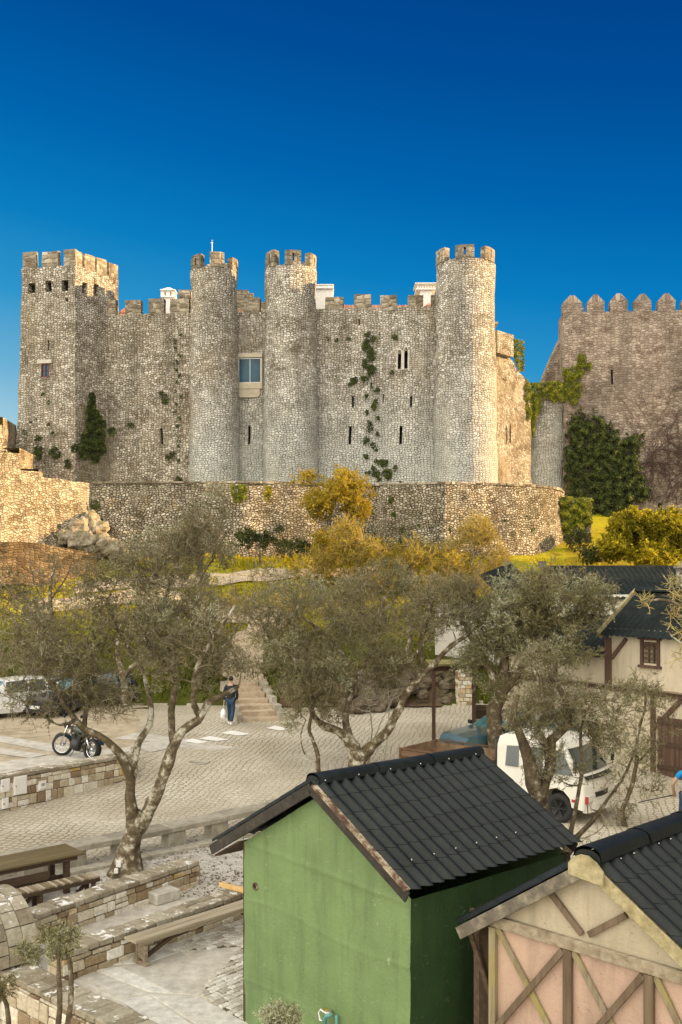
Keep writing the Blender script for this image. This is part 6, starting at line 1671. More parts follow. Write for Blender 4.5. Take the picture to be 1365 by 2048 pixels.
b = MB(); b.tube([q2+Vector((0,-.05,.16)), q2+Vector((0,-.015,.30)), q2+Vector((0,0,.41)), q2+Vector((0,.015,.30)), q2+Vector((0,.05,.16))], .008, 5); b.build('handle', M['white_paint'], bgt)
# man in blue bending towards the right edge (local: facing +x), seen from behind-left
mp = Vector((xat(1376,24.0), 24.0)); mz = ground(mp.x, mp.y); mn = thing('person', 'man in bright blue T-shirt and jeans standing at the right edge, back to the viewer', 'person', (mp.x, mp.y, mz), rz=R(62))
ch = [[('pel',(0,0,.95),(.13,.16)), ('bel',(.03,0,1.10),(.12,.16)), ('che',(.08,0,1.32),(.13,.19)), ('nb',(.12,0,1.50),(.07,.085)), ('nk',(.16,0,1.58),.055), ('hb',(.19,0,1.64),.058)]]
arms = {'l': [('sl',(.12,.20,1.46),.065), ('el',(.05,.36,1.22),.05), ('wl',(.20,.36,.98),.034)], 'r': [('sr',(.12,-.20,1.46),.065), ('er',(.16,-.30,1.20),.05), ('wr',(.36,-.24,1.06),.034)]}
legs = [[('hl',(0,.10,.90),.10), ('kl',(.04,.14,.50),.065), ('al',(-.02,.17,.10),.042), ('tl',(.11,.19,.045),(.035,.03))], [('hr',(0,-.10,.90),.10), ('kr',(.08,-.12,.50),.065), ('ar',(.05,-.14,.10),.042), ('tr',(.18,-.15,.045),(.035,.03))]]
body = ch + [[ch[0][3]] + arms['l'], [ch[0][3]] + arms['r'], [ch[0][0]] + legs[0], [ch[0][0]] + legs[1]]
body += [[arms['l'][2]] + h for h in hand('L', (.215,.36,.96), (.6,.0,-.8), (0,-1,0))] + [[arms['r'][2]] + h for h in hand('R', (.38,-.235,1.05), (.8,.1,-.5), (0,1,0))]
skin('body', body, M['skin'], mn)
skin('tshirt', [[('pel',(0,0,.95),(.145,.18)), ('bel',(.03,0,1.10),(.145,.185)), ('che',(.08,0,1.32),(.155,.215)), ('nb',(.12,0,1.48),(.085,.12))]] + [[('nb',(.12,0,1.48),(.085,.12)), (arms[k][0][0], arms[k][0][1], .09), (k+'slv', tuple(Vector(arms[k][0][1]).lerp(Vector(arms[k][1][1]), .55)), .08)] for k in 'lr'], M['tee'], mn)
skin('jeans', [[('pel',(0,0,.93),(.138,.17))] + [(a, b_, r_) for (a, b_, _), r_ in zip(l[:3], (.115,.085,.066))] for l in legs], M['jeans'], mn)
b = MB(); b.lathe((0,0,.955), [(.155,-.02),(.157,.0),(.155,.02)], 20, M=Matrix.Diagonal((.96,1.14,1,1))); b.build('belt', M['metal_dark'], mn, local=True)
for l in legs:
    a, t_ = Vector(l[2][1]), Vector(l[3][1]); b = MB(); d = (t_-a); d.z = 0; d.normalize(); c = a + d*.05; c.z = .045
    b.tube([c - d*.10, c - d*.07, c + d*.05, c + d*.15, c + d*.18], [.03,.046,.046,.036,.02], 10); b.build('shoe', M['metal_dark'], mn, local=True)
head(mn, (.215,0,1.72), (1,-.1))
q2 = Vector(mn.location) + Matrix.Rotation(R(62),3,'Z') @ Vector((.27,.36,.90)); b = MB(); b.tube([q2, q2+Vector((-.35,.1,-.10)), q2+Vector((-.6,.2,-.18)), q2+Vector((-.8,.27,-.25))], .014, 6); tag(b.build('long_tool', M['metal_dark']), 'long thin dark rod held low by the man in blue', 'tool')
# ------------------------------------------------------------------ vegetation
M['bark'] = tone_mat('olive_bark', [(.25, (.045,.032,.02)), (.47, (.12,.09,.055)), (.55, (.22,.18,.12)), (.60, (.50,.47,.37)), (.75, (.60,.58,.48))], .9, 5, .03, moss=(.13,.11,.03))
M['twig'] = tone_mat('twig_bark', [(.2, (.11,.085,.05)), (.5, (.22,.18,.11)), (.8, (.40,.36,.25))], .5, 6, .005)
M['twig_gold'] = tone_mat('golden_twig', [(.2, (.24,.18,.06)), (.5, (.44,.34,.12)), (.8, (.60,.48,.2))], .4, 6, .005)
M['twig_pale'] = tone_mat('pale_dead_twig', [(.2, (.28,.25,.18)), (.5, (.42,.39,.30)), (.8, (.55,.52,.42))], .4, 6, .005)
M['olive'] = leafmat('olive_leaf', [(.0, (.08,.068,.024)), (.3, (.18,.160,.058)), (.6, (.29,.27,.12)), (.8, (.44,.45,.27)), (1, (.64,.68,.50))], .35)
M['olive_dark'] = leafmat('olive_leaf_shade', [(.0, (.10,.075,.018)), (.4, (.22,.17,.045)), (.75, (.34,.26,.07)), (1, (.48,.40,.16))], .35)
M['gold_leaf'] = leafmat('golden_leaf', [(0, (.18,.14,.012)), (.5, (.38,.29,.018)), (1, (.66,.52,.06))], .45)
M['ivy'] = leafmat('ivy_leaf', [(0, (.016,.026,.006)), (.5, (.045,.062,.013)), (1, (.12,.145,.025))], .2)
M['ivy_lit'] = leafmat('lit_ivy_leaf', [(0, (.07,.09,.010)), (.5, (.16,.18,.012)), (1, (.36,.34,.03))], .3)  # brighter copy of the ivy, sunlit look put into its colour
M['yellow_bush'] = leafmat('yellow_green_leaf', [(0, (.10,.10,.008)), (.45, (.30,.26,.012)), (.8, (.55,.46,.02)), (1, (.75,.62,.05))], .4)
# openings in the crowns through which the photograph shows the square
KEEP = [(463,1400,42,62,.95), (155,1478,62,48,.97), (55,1392,60,42,.6), (1175,1575,85,75,.72), (940,1465,80,40,.9), (1300,1310,60,50,.9), (1310,1225,70,45,.5), (20,1500,260,25,.6)]
def leaf(mb, p, d, rg, L, W, t):
    d = d.normalized(); s = d.cross(Vector((rg.gauss(0,1), rg.gauss(0,1), rg.gauss(0,1))))
    if s.length < 1e-4: return
    s.normalize(); m = p + d*L*.5
    mb.add([p, m + s*W*.5, p + d*L, m - s*W*.5], [(0,1,2,3)], 1, t)
def sprays(mb, p, d0, rg, n, L, leaves, lw=.015, ll=.07, tw=.006, tone=(.5,.25), up=.25, leafless=False, sub=2):
    for k in range(n):
        d = (d0*.5 + Vector((rg.gauss(0,1), rg.gauss(0,1), rg.gauss(0,1)+up))*.7).normalized()
        l = L*rg.uniform(.5,1.15); m = p + d*l*.5 + Vector((rg.gauss(0,1), rg.gauss(0,1), rg.gauss(0,1)))*l*.09; e = p + d*l + Vector((0,0,rg.uniform(-.1,.1)*l))
        mb.tube([p, m, e], [tw, tw*.75, tw*.4], 3, 0, rg.random(), cap=False)
        for q in range(sub):
            a = p.lerp(e, rg.uniform(.25,.9)); dd = (d + Vector((rg.gauss(0,1), rg.gauss(0,1), rg.gauss(0,1)))*.8).normalized(); b = a + dd*l*rg.uniform(.25,.5)
            mb.tube([a, b], [tw*.7, tw*.35], 3, 0, rg.random(), cap=False)
            if not leafless:
                for z in range(int(leaves*.4)):
                    f = rg.random(); leaf(mb, a.lerp(b, f), (dd + Vector((rg.gauss(0,1), rg.gauss(0,1), rg.gauss(0,1)))*.6), rg, ll*rg.uniform(.6,1.2), lw, max(0, min(1, rg.gauss(*tone))))
        if not leafless:
            for z in range(leaves):
                f = rg.uniform(.1,1.0); leaf(mb, p.lerp(e, f), (d + Vector((rg.gauss(0,1), rg.gauss(0,1), rg.gauss(0,1)))*.6), rg, ll*rg.uniform(.6,1.2), lw, max(0, min(1, rg.gauss(*tone))))
def tree(name, label, cat, base_d, limbs, blobs, seed, leafm='olive', twigm='twig', bark='bark', n_sprays=5, L=.34, leaves=9, lw=.016, ll=.07, tw=.006, rbr=.028, group=None, origin=None, up=.25, leafless=0.0, parts=True, tone=(.45,.22), gnarl=.05, base=None, sub=2, dens=1.0):
    """limbs: lists of (photo x, photo y, metres nearer(-)/farther(+), radius); blobs: (photo x, photo y, dd, rx, ry (photo px), rz (m), count)"""
    rg = random.Random(seed); nodes = []
    tk = MB(); first = None
    for li in limbs:
        pts = [P(px, py, base_d + dd) for px, py, dd, r in li]; rad = [q[3] for q in li]
        # resample with a little wander
        fine, fr = [], []
        for i in range(len(pts)-1):
            seg = max(2, int((pts[i+1]-pts[i]).length/.16))
            for k in range(seg):
                t = k/seg; p = pts[i].lerp(pts[i+1], t)
                # catmull smoothing
                p0, p3 = pts[max(0,i-1)], pts[min(len(pts)-1, i+2)]; p1, p2 = pts[i], pts[i+1]
                p = .5*((2*p1) + (p2-p0)*t + (2*p0-5*p1+4*p2-p3)*t*t + (3*p1-p0-3*p2+p3)*t*t*t)
                r = rad[i]*(1-t)+rad[i+1]*t
                q = p + Vector((noise.noise(p*2.1), noise.noise(p*2.1+Vector((5,5,5))), 0))*min(gnarl, r*.9)
                fine.append(q); fr.append(r*(1+.22*noise.noise(p*5)))
        fine.append(pts[-1]); fr.append(rad[-1])
        if first is None:
            first = fine[0]; fine[0] = fine[0] - Vector((0,0,.12)); fr[0] *= 1.35
            if len(fr) > 2: fr[1] *= 1.15
        tk.tube(fine, fr, 10 if rad[0] > .07 else 6, 0, rg.random())
        nodes += [(p, r) for p, r in zip(fine, fr)][len(fine)//3:]
    # knobbly bark displacement
    for i, p in enumerate(tk.v):
        n3 = Vector((noise.noise(p*4), noise.noise(p*4+Vector((9,1,1))), noise.noise(p*4+Vector((1,9,1))))); tk.v[i] = p + n3*gnarl*.5
    att = []
    for (px, py, dd, rx, ry, rz, n) in blobs:
        n = int(n*dens)
        c = P(px, py, base_d+dd); sx, sz = rx/F*(base_d+dd), ry/F*(base_d+dd)
        for k in range(n):
            while True:
                v = Vector((rg.uniform(-1,1), rg.uniform(-1,1), rg.uniform(-1,1)))
                if .12 < v.length < 1: break
            v = v * (.75 + .35*noise.noise(v*1.3 + Vector((seed*3.1, px*.01, 0))))
            q = c + Vector((v.x*sx, v.y*rz, v.z*sz))
            qx, qy = CX+q.x/q.y*F, HY-(q.z-CZ)/q.y*F
            if any(((qx-kx)/krx)**2 + ((qy-ky)/kry)**2 < 1 and rg.random() < kp for kx, ky, krx, kry, kp in KEEP): continue
            if noise.noise(q*1.1 + Vector((seed,0,0))) < -.30: continue       # holes in the crown
            att.append(q)
    root = nodes[0][0]
    att.sort(key=lambda a: min((a-n[0]).length_squared for n in nodes))
    cr = MB()
    import mathutils
    for a in att:
        best, bd = None, 1e9
        for p, r in nodes:
            d2 = (p-a).length_squared + (max(0, p.z-a.z+.1)**2)*1.5
            if d2 < bd: bd, best = d2, (p, r)
        p, r = best; L_ = (a-p).length
        if L_ > .12:
            k = 3 if L_ < .7 else 5; r0 = min(r*.8, rbr*(.5+.45*L_)); pts = []
            side = Vector((rg.gauss(0,1), rg.gauss(0,1), rg.gauss(0,.6)+.3))*L_*.10
            for i in range(k+1):
                t = i/k; pts.append(p.lerp(a, t) + side*math.sin(math.pi*t) + Vector((rg.gauss(0,1), rg.gauss(0,1), rg.gauss(0,1)))*L_*.025*(0<i<k))
            rr = [r0*(1-t/k*.75)+.003 for t in range(k+1)]
            (cr if r0 < .02 else tk).tube(pts, rr, 4 if r0 < .02 else 5, 0, rg.random(), cap=False)
            for i in range(1, k+1): nodes.append((pts[i], rr[i]))
            d = (a - pts[-2]).normalized()
        else: d = Vector((0,0,1))
        lf_ = rg.random() < leafless
        tn = (tone[0] + .55*noise.noise(a*.9 + Vector((seed,2,2))), tone[1]*.8)
        sprays(cr, a, d, rg, n_sprays, L, leaves, lw, ll, tw, tn, up, lf_, sub)
    o = origin or first
    t = thing(name, label, cat, o, group)
    if tk.v: tk.build('trunk', M[bark], t)
    cr.build('crown', [M[twigm], M[leafm]], t)
    return t
# --- foreground olive with forked trunk (left)
dT1 = G(248,1748).y
tree('olive_tree', 'big foreground olive with a forked lichen spotted trunk and thin twiggy crown at the left', 'olive tree', dT1,
 [[(252,1752,0,.34),(262,1690,0,.22),(272,1652,0,.19),(266,1625,0,.16)],
  [(268,1690,.0,.19),(262,1610,-.1,.12),(262,1560,-.1,.10),(245,1515,-.2,.085),(212,1480,-.3,.08),(170,1458,-.4,.075),(140,1425,-.5,.06),(112,1380,-.6,.045),(75,1330,-.8,.03)],
  [(256,1560,-.05,.10),(268,1520,.1,.085),(278,1485,.2,.08),(300,1450,.3,.07),(300,1400,.4,.055),(290,1350,.5,.045),(262,1300,.5,.04),(235,1260,.6,.03),(222,1200,.6,.02)],
  [(275,1660,.0,.18),(300,1620,.05,.14),(325,1560,.1,.125),(345,1500,.2,.12),(365,1462,.2,.11),(395,1440,.2,.09),(420,1405,.2,.07),(450,1390,.4,.055),(478,1372,.5,.03)],
  [(348,1490,.2,.08),(345,1420,.4,.07),(350,1350,.5,.06),(340,1290,.6,.05),(330,1220,.6,.04),(345,1150,.6,.025)],
  [(398,1432,.2,.07),(385,1380,-.1,.06),(400,1320,-.2,.05),(440,1260,-.3,.035),(470,1210,-.3,.025)],
  [(150,1440,-.5,.05),(120,1450,-.8,.03),(80,1425,-1.0,.02)],
  [(170,1458,-.4,.06),(175,1390,-.1,.05),(160,1330,.1,.04),(130,1270,.2,.03)],
  [(350,1350,.5,.045),(300,1290,.2,.035),(280,1230,.1,.025)]],
 [(250,1210,.3,150,130,1.9,210),(130,1330,-.2,120,80,1.5,120),(370,1250,.2,120,110,1.7,150),(330,1120,.5,110,75,1.2,100),(60,1270,-.6,90,90,1.3,70),(450,1340,.3,75,70,1.1,60),(65,1400,-.8,75,50,.8,45),(300,1340,.0,90,60,1.2,60),(210,1400,-.2,80,45,1.0,40),(170,1470,-.3,40,35,.6,12),(405,1060,.7,60,50,.8,36),(30,1180,-.5,55,45,.9,18)],
 101, dens=1.45, L=.36, leaves=8, leafless=.35, n_sprays=5)
b = MB(); q = P(238,1728,dT1-.36); b.box(q, (.10,.05,.13)); q2 = P(233,1742,dT1-.36); b.box(q2, (.09,.05,.11)); o_ = b; 
t_ = thing('outlet_boxes', 'two small white electrical boxes fixed to the base of the big olive trunk', 'outlet box', q)
for q_, s_ in ((q,(.10,.05,.13)), (q2,(.085,.05,.10))):
    b = MB(); b.box(q_, s_); bx_ = b.build('box', M['white_paint'], t_, bevel=.008)
# --- middle olive
dT2 = G(712,1545).y
tree('olive_tree', 'wide middle olive with curved dark limbs standing behind the green hut ridge', 'olive tree', dT2,
 [[(716,1550,0,.30),(712,1510,0,.24),(700,1482,0,.17),(678,1462,-.1,.13),(650,1452,-.2,.11),(628,1432,-.3,.09),(615,1395,-.4,.07),(600,1350,-.5,.05),(585,1310,-.5,.03)],
  [(718,1520,0,.22),(745,1490,.1,.15),(775,1462,.2,.13),(795,1425,.3,.12),(820,1380,.4,.11),(850,1345,.5,.10),(890,1305,.6,.08),(930,1272,.7,.06),(975,1240,.8,.03)],
  [(703,1480,0,.13),(690,1430,.2,.11),(705,1380,.4,.10),(700,1330,.5,.08),(670,1290,.6,.07),(640,1260,.6,.05),(600,1230,.6,.03)],
  [(850,1345,.5,.08),(840,1290,.4,.07),(860,1230,.3,.05),(850,1180,.3,.03)],
  [(705,1370,.4,.08),(740,1310,.6,.07),(760,1250,.7,.05),(770,1190,.8,.03)],
  [(700,1330,.5,.06),(560,1290,.2,.04),(520,1240,.1,.03)]],
 [(700,1240,.5,160,90,2.0,220),(560,1290,.2,90,75,1.5,110),(860,1220,.5,110,80,1.7,130),(640,1350,-.4,95,70,1.2,110),(780,1330,.4,80,60,1.3,70),(930,1200,.6,75,70,1.2,70),(600,1200,.4,90,60,1.4,70),(760,1160,.9,120,45,1.3,60),(505,1220,.1,60,60,1.0,36),(660,1420,-.5,50,45,.8,24)],
 202, dens=1.5, L=.42, leaves=9, leafless=.25, n_sprays=5, ll=.08, lw=.018)
dT2b = G(640,1555).y
tree('olive_sapling', 'slender leaning olive sapling just left of the middle olive trunk', 'young olive', dT2b,
 [[(642,1560,0,.075),(634,1510,0,.065),(625,1478,0,.06),(620,1450,0,.055),(628,1410,0,.045),(640,1370,0,.03)],
  [(640,1528,0,.03),(610,1508,-.1,.022),(602,1470,-.2,.018),(612,1440,-.2,.015)]],
 [(610,1390,0,70,50,.7,42),(650,1340,.1,70,55,.8,50),(590,1440,-.1,40,25,.4,10)], 203, L=.32, leaves=14, tone=(.6,.22), n_sprays=5, ll=.08)
dT2c = G(775,1530).y
tree('bare_shrub', 'bare pale leafless shrub with straight upright stems right of the middle olive', 'shrub', dT2c,
 [[(728,1548,0,.035),(745,1490,0,.028),(765,1440,0,.02),(790,1390,0,.012)],[(735,1545,0,.03),(745,1460,-.1,.022),(735,1400,-.1,.016),(710,1340,-.1,.01)],[(760,1548,0,.03),(775,1480,.1,.022),(778,1400,.1,.016),(770,1320,.1,.009)]],
 [(750,1400,0,55,75,.5,34),(800,1370,0,30,50,.4,14)], 204, bark='twig_pale', twigm='twig_pale', leafless=1.0, n_sprays=3, L=.45, tw=.007, rbr=.02)
# --- olive in front of the blue car
dT3 = G(992,1530).y
tree('olive_tree', 'thick trunked olive in front of the blue car with a dense grey green crown', 'olive tree', dT3,
 [[(992,1540,0,.34),(992,1480,0,.25),(988,1430,0,.24),(1000,1390,0,.22),(1010,1340,.1,.16),(1005,1280,.1,.11),(1010,1220,.2,.07),(1030,1160,.2,.04)],
  [(1005,1425,0,.17),(1030,1455,-.3,.12),(1045,1478,-.4,.11),(1062,1500,-.4,.09)],
  [(1005,1390,0,.15),(1040,1340,-.1,.13),(1070,1290,0,.10),(1110,1230,.2,.07),(1150,1190,.2,.04)],
  [(1000,1380,0,.14),(970,1320,.2,.10),(940,1270,.3,.07),(920,1220,.4,.04)],
  [(1070,1290,0,.07),(1140,1270,.1,.05),(1190,1240,.1,.03)]],
 [(1010,1250,.1,110,90,1.7,220),(1110,1230,.1,100,80,1.5,180),(1180,1210,.1,60,65,1.1,80),(1070,1170,.4,100,45,1.3,80),(950,1310,.2,60,70,1.1,70),(1000,1360,-.2,70,45,1.0,60),(1140,1310,-.1,70,30,.9,40),(930,1220,.4,50,60,1.0,40)],
 303, dens=1.15, L=.36, leaves=15, leafless=.05, tone=(.55,.24), n_sprays=5, ll=.085, lw=.02)
# --- nearer olives over the truck
dT4 = 16.6
tree('olive_tree', 'mossy many-stemmed olive in front of the white truck beside the green hut roof', 'olive tree', dT4,
 [[(1104,1752,.2,.10),(1112,1728,0,.085),(1135,1700,0,.085),(1120,1675,0,.075),(1090,1640,-.05,.07),(1075,1590,-.1,.13),(1062,1540,-.1,.12),(1052,1500,-.1,.10),(1045,1480,-.1,.08),(1030,1440,0,.06),(1035,1390,0,.04)],
  [(1140,1692,0,.06),(1150,1640,0,.035),(1158,1590,0,.035),(1165,1530,.1,.03),(1160,1480,.1,.028),(1170,1430,.1,.02),(1200,1380,.1,.014)],
  [(1150,1680,0,.045),(1185,1645,.1,.035),(1215,1600,.1,.028),(1245,1560,.2,.022),(1270,1500,.2,.015)],
  [(1080,1600,-.1,.11),(1100,1540,.0,.09),(1105,1480,.1,.08),(1135,1450,.1,.07),(1130,1400,.1,.05),(1100,1350,.1,.03)],
  [(1100,1500,0,.07),(1075,1450,-.1,.055),(1085,1390,-.1,.04),(1070,1340,-.1,.025)]],
 [(1110,1400,0,85,75,1.0,120),(1060,1440,0,60,65,.8,70),(1170,1430,.1,65,70,.8,75),(1095,1530,0,60,60,.7,48),(1220,1480,.2,60,75,.8,60),(1080,1320,0,60,45,.7,48),(1070,1650,-.2,55,45,.5,16),(1170,1640,0,55,50,.5,20),(1240,1400,.3,50,55,.7,30),(1150,1550,.1,50,50,.6,20)],
 404, dens=1.25, L=.22, leaves=9, leafless=.15, n_sprays=4, tw=.004, ll=.048, lw=.011, tone=(.5,.25), rbr=.02)
dT5 = G(1250,1652).y
tree('olive_sapling', 'young olive with a thin dark stem between the truck and the man in blue', 'young olive', dT5,
 [[(1252,1660,0,.075),(1245,1620,0,.06),(1262,1580,0,.055),(1272,1530,0,.05),(1275,1470,0,.04),(1290,1410,0,.028),(1290,1360,0,.015)],
  [(1262,1585,0,.035),(1245,1560,-.1,.025),(1232,1530,-.1,.018)],[(1272,1530,0,.03),(1300,1500,.1,.024),(1325,1470,.1,.016)]],
 [(1290,1390,0,55,60,.6,44),(1270,1490,0,65,60,.6,50),(1225,1560,0,45,55,.5,28),(1300,1570,0,40,50,.5,22),(1335,1440,.1,40,60,.5,24),(1240,1620,0,45,35,.4,16)],
 505, dens=1.5, L=.24, leaves=9, leafless=.1, n_sprays=4, tw=.0045, ll=.055, lw=.012, rbr=.02)
tree('olive_tree', 'olive reaching in from the right edge over the dark roof with yellow lichened bare twigs', 'olive tree', 16.0,
 [[(1500,1760,0,.16),(1480,1500,0,.12),(1440,1300,0,.09),(1400,1240,0,.05),(1365,1212,0,.035),(1320,1200,-.1,.022),(1290,1205,-.1,.014),(1268,1200,-.1,.008)],
  [(1440,1300,0,.05),(1400,1230,.1,.03),(1370,1180,.1,.02),(1330,1165,.1,.01)],[(1440,1300,0,.05),(1400,1290,-.1,.03),(1360,1285,-.1,.02),(1335,1260,-.1,.01)]],
 [(1360,1230,0,50,60,.5,34),(1300,1205,-.1,35,30,.3,12),(1350,1300,0,40,40,.4,12),(1420,1260,0,60,80,.8,30),(1345,1175,.1,25,22,.3,6)],
 606, L=.24, leaves=4, leafless=.7, n_sprays=4, tw=.006, ll=.055, lw=.013, twigm='twig_gold', rbr=.02)
# --- further olives on and under the bank
for (bx, by, dd_, lims, bl, lab, sd_) in (
 (60, 1432, 40.5, [[(60,1432,0,.20),(65,1370,0,.15),(50,1300,0,.10),(30,1240,0,.05)],[(65,1360,0,.10),(110,1290,0,.06),(130,1230,0,.03)]], [(50,1260,0,120,90,2.2,190),(140,1320,0,70,60,1.6,80),(20,1330,0,60,50,1.5,60)], 'dull grey green olive behind the parked cars at the left edge', 901),
 (250, 1420, 41.0, [[(245,1430,0,.20),(250,1370,0,.15),(235,1300,0,.10),(250,1220,0,.05)],[(250,1350,0,.10),(300,1290,0,.06),(330,1230,0,.03)]], [(250,1230,0,110,100,2.2,200),(330,1180,.3,80,80,1.8,120),(320,1320,0,80,55,1.7,100),(190,1180,0,60,60,1.5,50)], 'grey green olive on the grassy bank behind the big forked olive', 902),
 (400, 1400, 42.0, [[(405,1415,0,.18),(400,1350,0,.14),(420,1280,0,.09),(410,1200,0,.05)],[(402,1340,0,.09),(450,1290,0,.06),(490,1230,0,.03)]], [(420,1230,0,100,90,2.0,180),(500,1190,.3,70,70,1.6,90),(430,1330,0,60,45,1.4,60)], 'grey green olive on the bank left of the stone steps', 903),
 (590, 1400, 42.5, [[(600,1420,0,.20),(600,1350,0,.15),(580,1280,0,.10),(600,1200,0,.05)],[(600,1340,0,.10),(650,1270,0,.06),(690,1210,0,.03)]], [(600,1230,0,110,95,2.2,210),(690,1200,.3,90,80,2.0,160),(640,1330,0,100,55,1.8,130),(540,1150,0,60,45,1.4,50)], 'grey green olive on the bank right of the stone steps', 904),
 (800, 1400, 42.5, [[(800,1415,0,.20),(805,1350,0,.15),(820,1280,0,.10),(810,1210,0,.05)],[(805,1340,0,.10),(860,1270,0,.06),(900,1210,0,.03)]], [(820,1240,0,110,80,2.2,190),(900,1190,.3,80,60,1.8,120),(780,1340,0,90,50,1.8,100),(740,1260,0,60,70,1.4,60)], 'grey green olive above the dark boulders of the bank', 905),
 (1060, 1380, 39.0, [[(1080,1400,0,.16),(1080,1300,0,.12),(1100,1220,0,.07)]], [(1120,1170,0,110,45,1.6,120),(1060,1210,0,80,50,1.5,90),(1200,1190,0,60,50,1.3,60)], 'olive with orange tinged top twigs in front of the long dark roof', 906)):
    tree('olive_tree', lab, 'olive tree', dd_, lims, bl, sd_, L=.55, dens=.5, leaves=7, leafless=.4, n_sprays=4, ll=.11, lw=.028, tw=.009, rbr=.035, leafm='olive_dark', tone=(.6,.25))
# --- trees behind, between yard and castle
dB = 46.0
tree('slim_tree', 'tall thin grey tree with a pale stem behind the left olive, below the parapet', 'tree', 45.0,
 [[(398,1300,0,.14),(398,1200,0,.11),(402,1120,0,.09),(415,1050,0,.06),(425,1000,0,.03)],[(400,1160,0,.06),(430,1110,.2,.04),(455,1060,.3,.02)],[(402,1130,0,.05),(375,1080,-.2,.035),(365,1040,-.2,.02)]],
 [(410,1060,0,55,60,1.3,70),(430,1000,0,35,35,.8,24),(370,1110,0,50,50,1.1,40),(450,1110,.2,45,50,1.0,36),(400,1180,0,60,40,1.0,30)], 701, L=.55, leaves=9, ll=.10, lw=.026, tw=.010, leafless=.2, tone=(.6,.2), rbr=.035)
tree('bare_tree', 'dark bare twiggy tree at the left edge against the brown terrace wall', 'tree', 44.0,
 [[(100,1330,0,.12),(104,1240,0,.10),(100,1180,0,.07),(110,1130,0,.04)],[(104,1230,0,.05),(70,1170,0,.035),(60,1120,0,.02)],[(102,1200,0,.05),(135,1150,0,.03),(150,1100,0,.015)]],
 [(105,1150,0,65,60,1.3,60),(60,1220,0,50,60,1.1,40),(150,1210,0,45,60,1.0,36)], 702, L=.5, leafless=.55, leaves=6, tw=.010, ll=.09, lw=.022, rbr=.03)
tree('golden_tree', 'sunlit golden leaved tree rising in front of the parapet between two round towers', 'tree', 53.5,
 [[(655,1180,0,.16),(650,1120,0,.13),(655,1070,0,.10),(668,1010,0,.06),(690,965,0,.03)],[(652,1080,0,.07),(700,1040,.2,.05),(730,990,.3,.02)],[(655,1060,0,.06),(630,1010,0,.03)]],
 [(690,975,0,52,44,1.5,170),(640,1010,0,38,40,1.1,90),(655,1090,0,42,45,1.2,90),(715,1010,.2,35,40,1.0,70),(615,960,.3,25,22,.6,14)], 703, 'gold_leaf', 'twig_gold', L=.42, leaves=14, ll=.11, lw=.045, tw=.008, rbr=.03, tone=(.5,.25))
tree('golden_shrub', 'sunlit golden brown shrub in front of the bulging wall at the right', 'shrub', 52.0,
 [[(945,1190,0,.10),(945,1120,0,.07),(955,1060,0,.03)],[(945,1150,0,.05),(910,1090,0,.02)],[(945,1140,0,.05),(990,1090,0,.02)]],
 [(955,1070,0,50,42,1.2,110),(910,1110,0,45,40,1.1,80),(990,1120,0,40,45,1.1,90),(940,1150,0,80,40,1.3,120),(955,1065,0,45,40,1.1,60)], 704, 'gold_leaf', 'twig_gold', L=.5, leaves=7, ll=.08, lw=.03, tw=.011, rbr=.025, leafless=.3)
tree('golden_shrub', 'low tangle of sunlit orange twigs along the wall foot right of the golden tree', 'shrub', 51.5,
 [[(800,1200,0,.06),(795,1150,0,.03)],[(720,1200,0,.06),(730,1140,0,.03)],[(860,1200,0,.06),(855,1150,0,.03)]],
 [(720,1105,0,65,45,1.3,170),(820,1115,0,75,42,1.3,190),(780,1165,0,130,36,1.5,160),(890,1140,0,60,45,1.2,110),(640,1140,0,75,50,1.4,130),(690,1070,.5,40,40,1.0,60)], 705, 'gold_leaf', 'twig_gold', L=.55, leaves=9, ll=.10, lw=.04, tw=.010, rbr=.02, leafless=.25, origin=P(790,1200,51.5))
tree('golden_shrub', 'sparse orange sunlit bush in the lit grass below the slim grey tree', 'shrub', 49.0,
 [[(470,1290,0,.06),(470,1230,0,.03)],[(560,1280,0,.06),(565,1220,0,.03)]],
 [(480,1230,0,80,42,1.4,110),(570,1205,0,70,45,1.3,110),(400,1240,0,60,35,1.2,50)], 706, 'gold_leaf', 'twig_gold', L=.5, leaves=3, ll=.08, lw=.03, tw=.010, rbr=.02, leafless=.6, origin=P(500,1290,49))
tree('yellow_bush', 'large bright yellow green leafy bush at the right edge under the great wall', 'bush', 55.0,
 [[(1280,1150,0,.12),(1280,1100,0,.09),(1270,1040,0,.04)],[(1280,1120,0,.06),(1330,1060,0,.03)],[(1280,1120,0,.06),(1225,1070,0,.03)]],
 [(1260,1055,0,60,50,1.8,190),(1330,1060,0,60,50,1.8,180),(1225,1095,-.3,35,35,1.2,70),(1300,1110,-.5,80,30,1.4,130),(1380,1090,-.2,50,60,1.5,60)], 707, 'yellow_bush', 'twig_gold', L=.36, leaves=12, ll=.15, lw=.09, tw=.010, rbr=.03, tone=(.5,.28))
tree('dark_shrub', 'dark evergreen shrub at the wall foot behind the middle olives', 'shrub', 54.5,
 [[(520,1120,0,.06),(520,1080,0,.03)]], [(500,1080,0,70,22,1.0,70),(590,1095,0,60,20,1.0,50),(370,1085,0,60,30,1.0,50)], 708, 'ivy', L=.35, leaves=12, ll=.10, lw=.05, tw=.008, origin=P(500,1120,54.5))
tree('dark_shrub', 'dark green shrub at the foot of the bailey wall behind the golden shrubs', 'shrub', 55.3,
 [[(850,1130,0,.06),(850,1100,0,.03)]], [(850,1105,0,55,16,.8,55),(1155,1080,3.5,35,25,.8,50),(1185,1110,2,45,25,.8,55)], 709, 'ivy', L=.32, leaves=12, ll=.10, lw=.05, tw=.008, origin=P(850,1130,55.3))
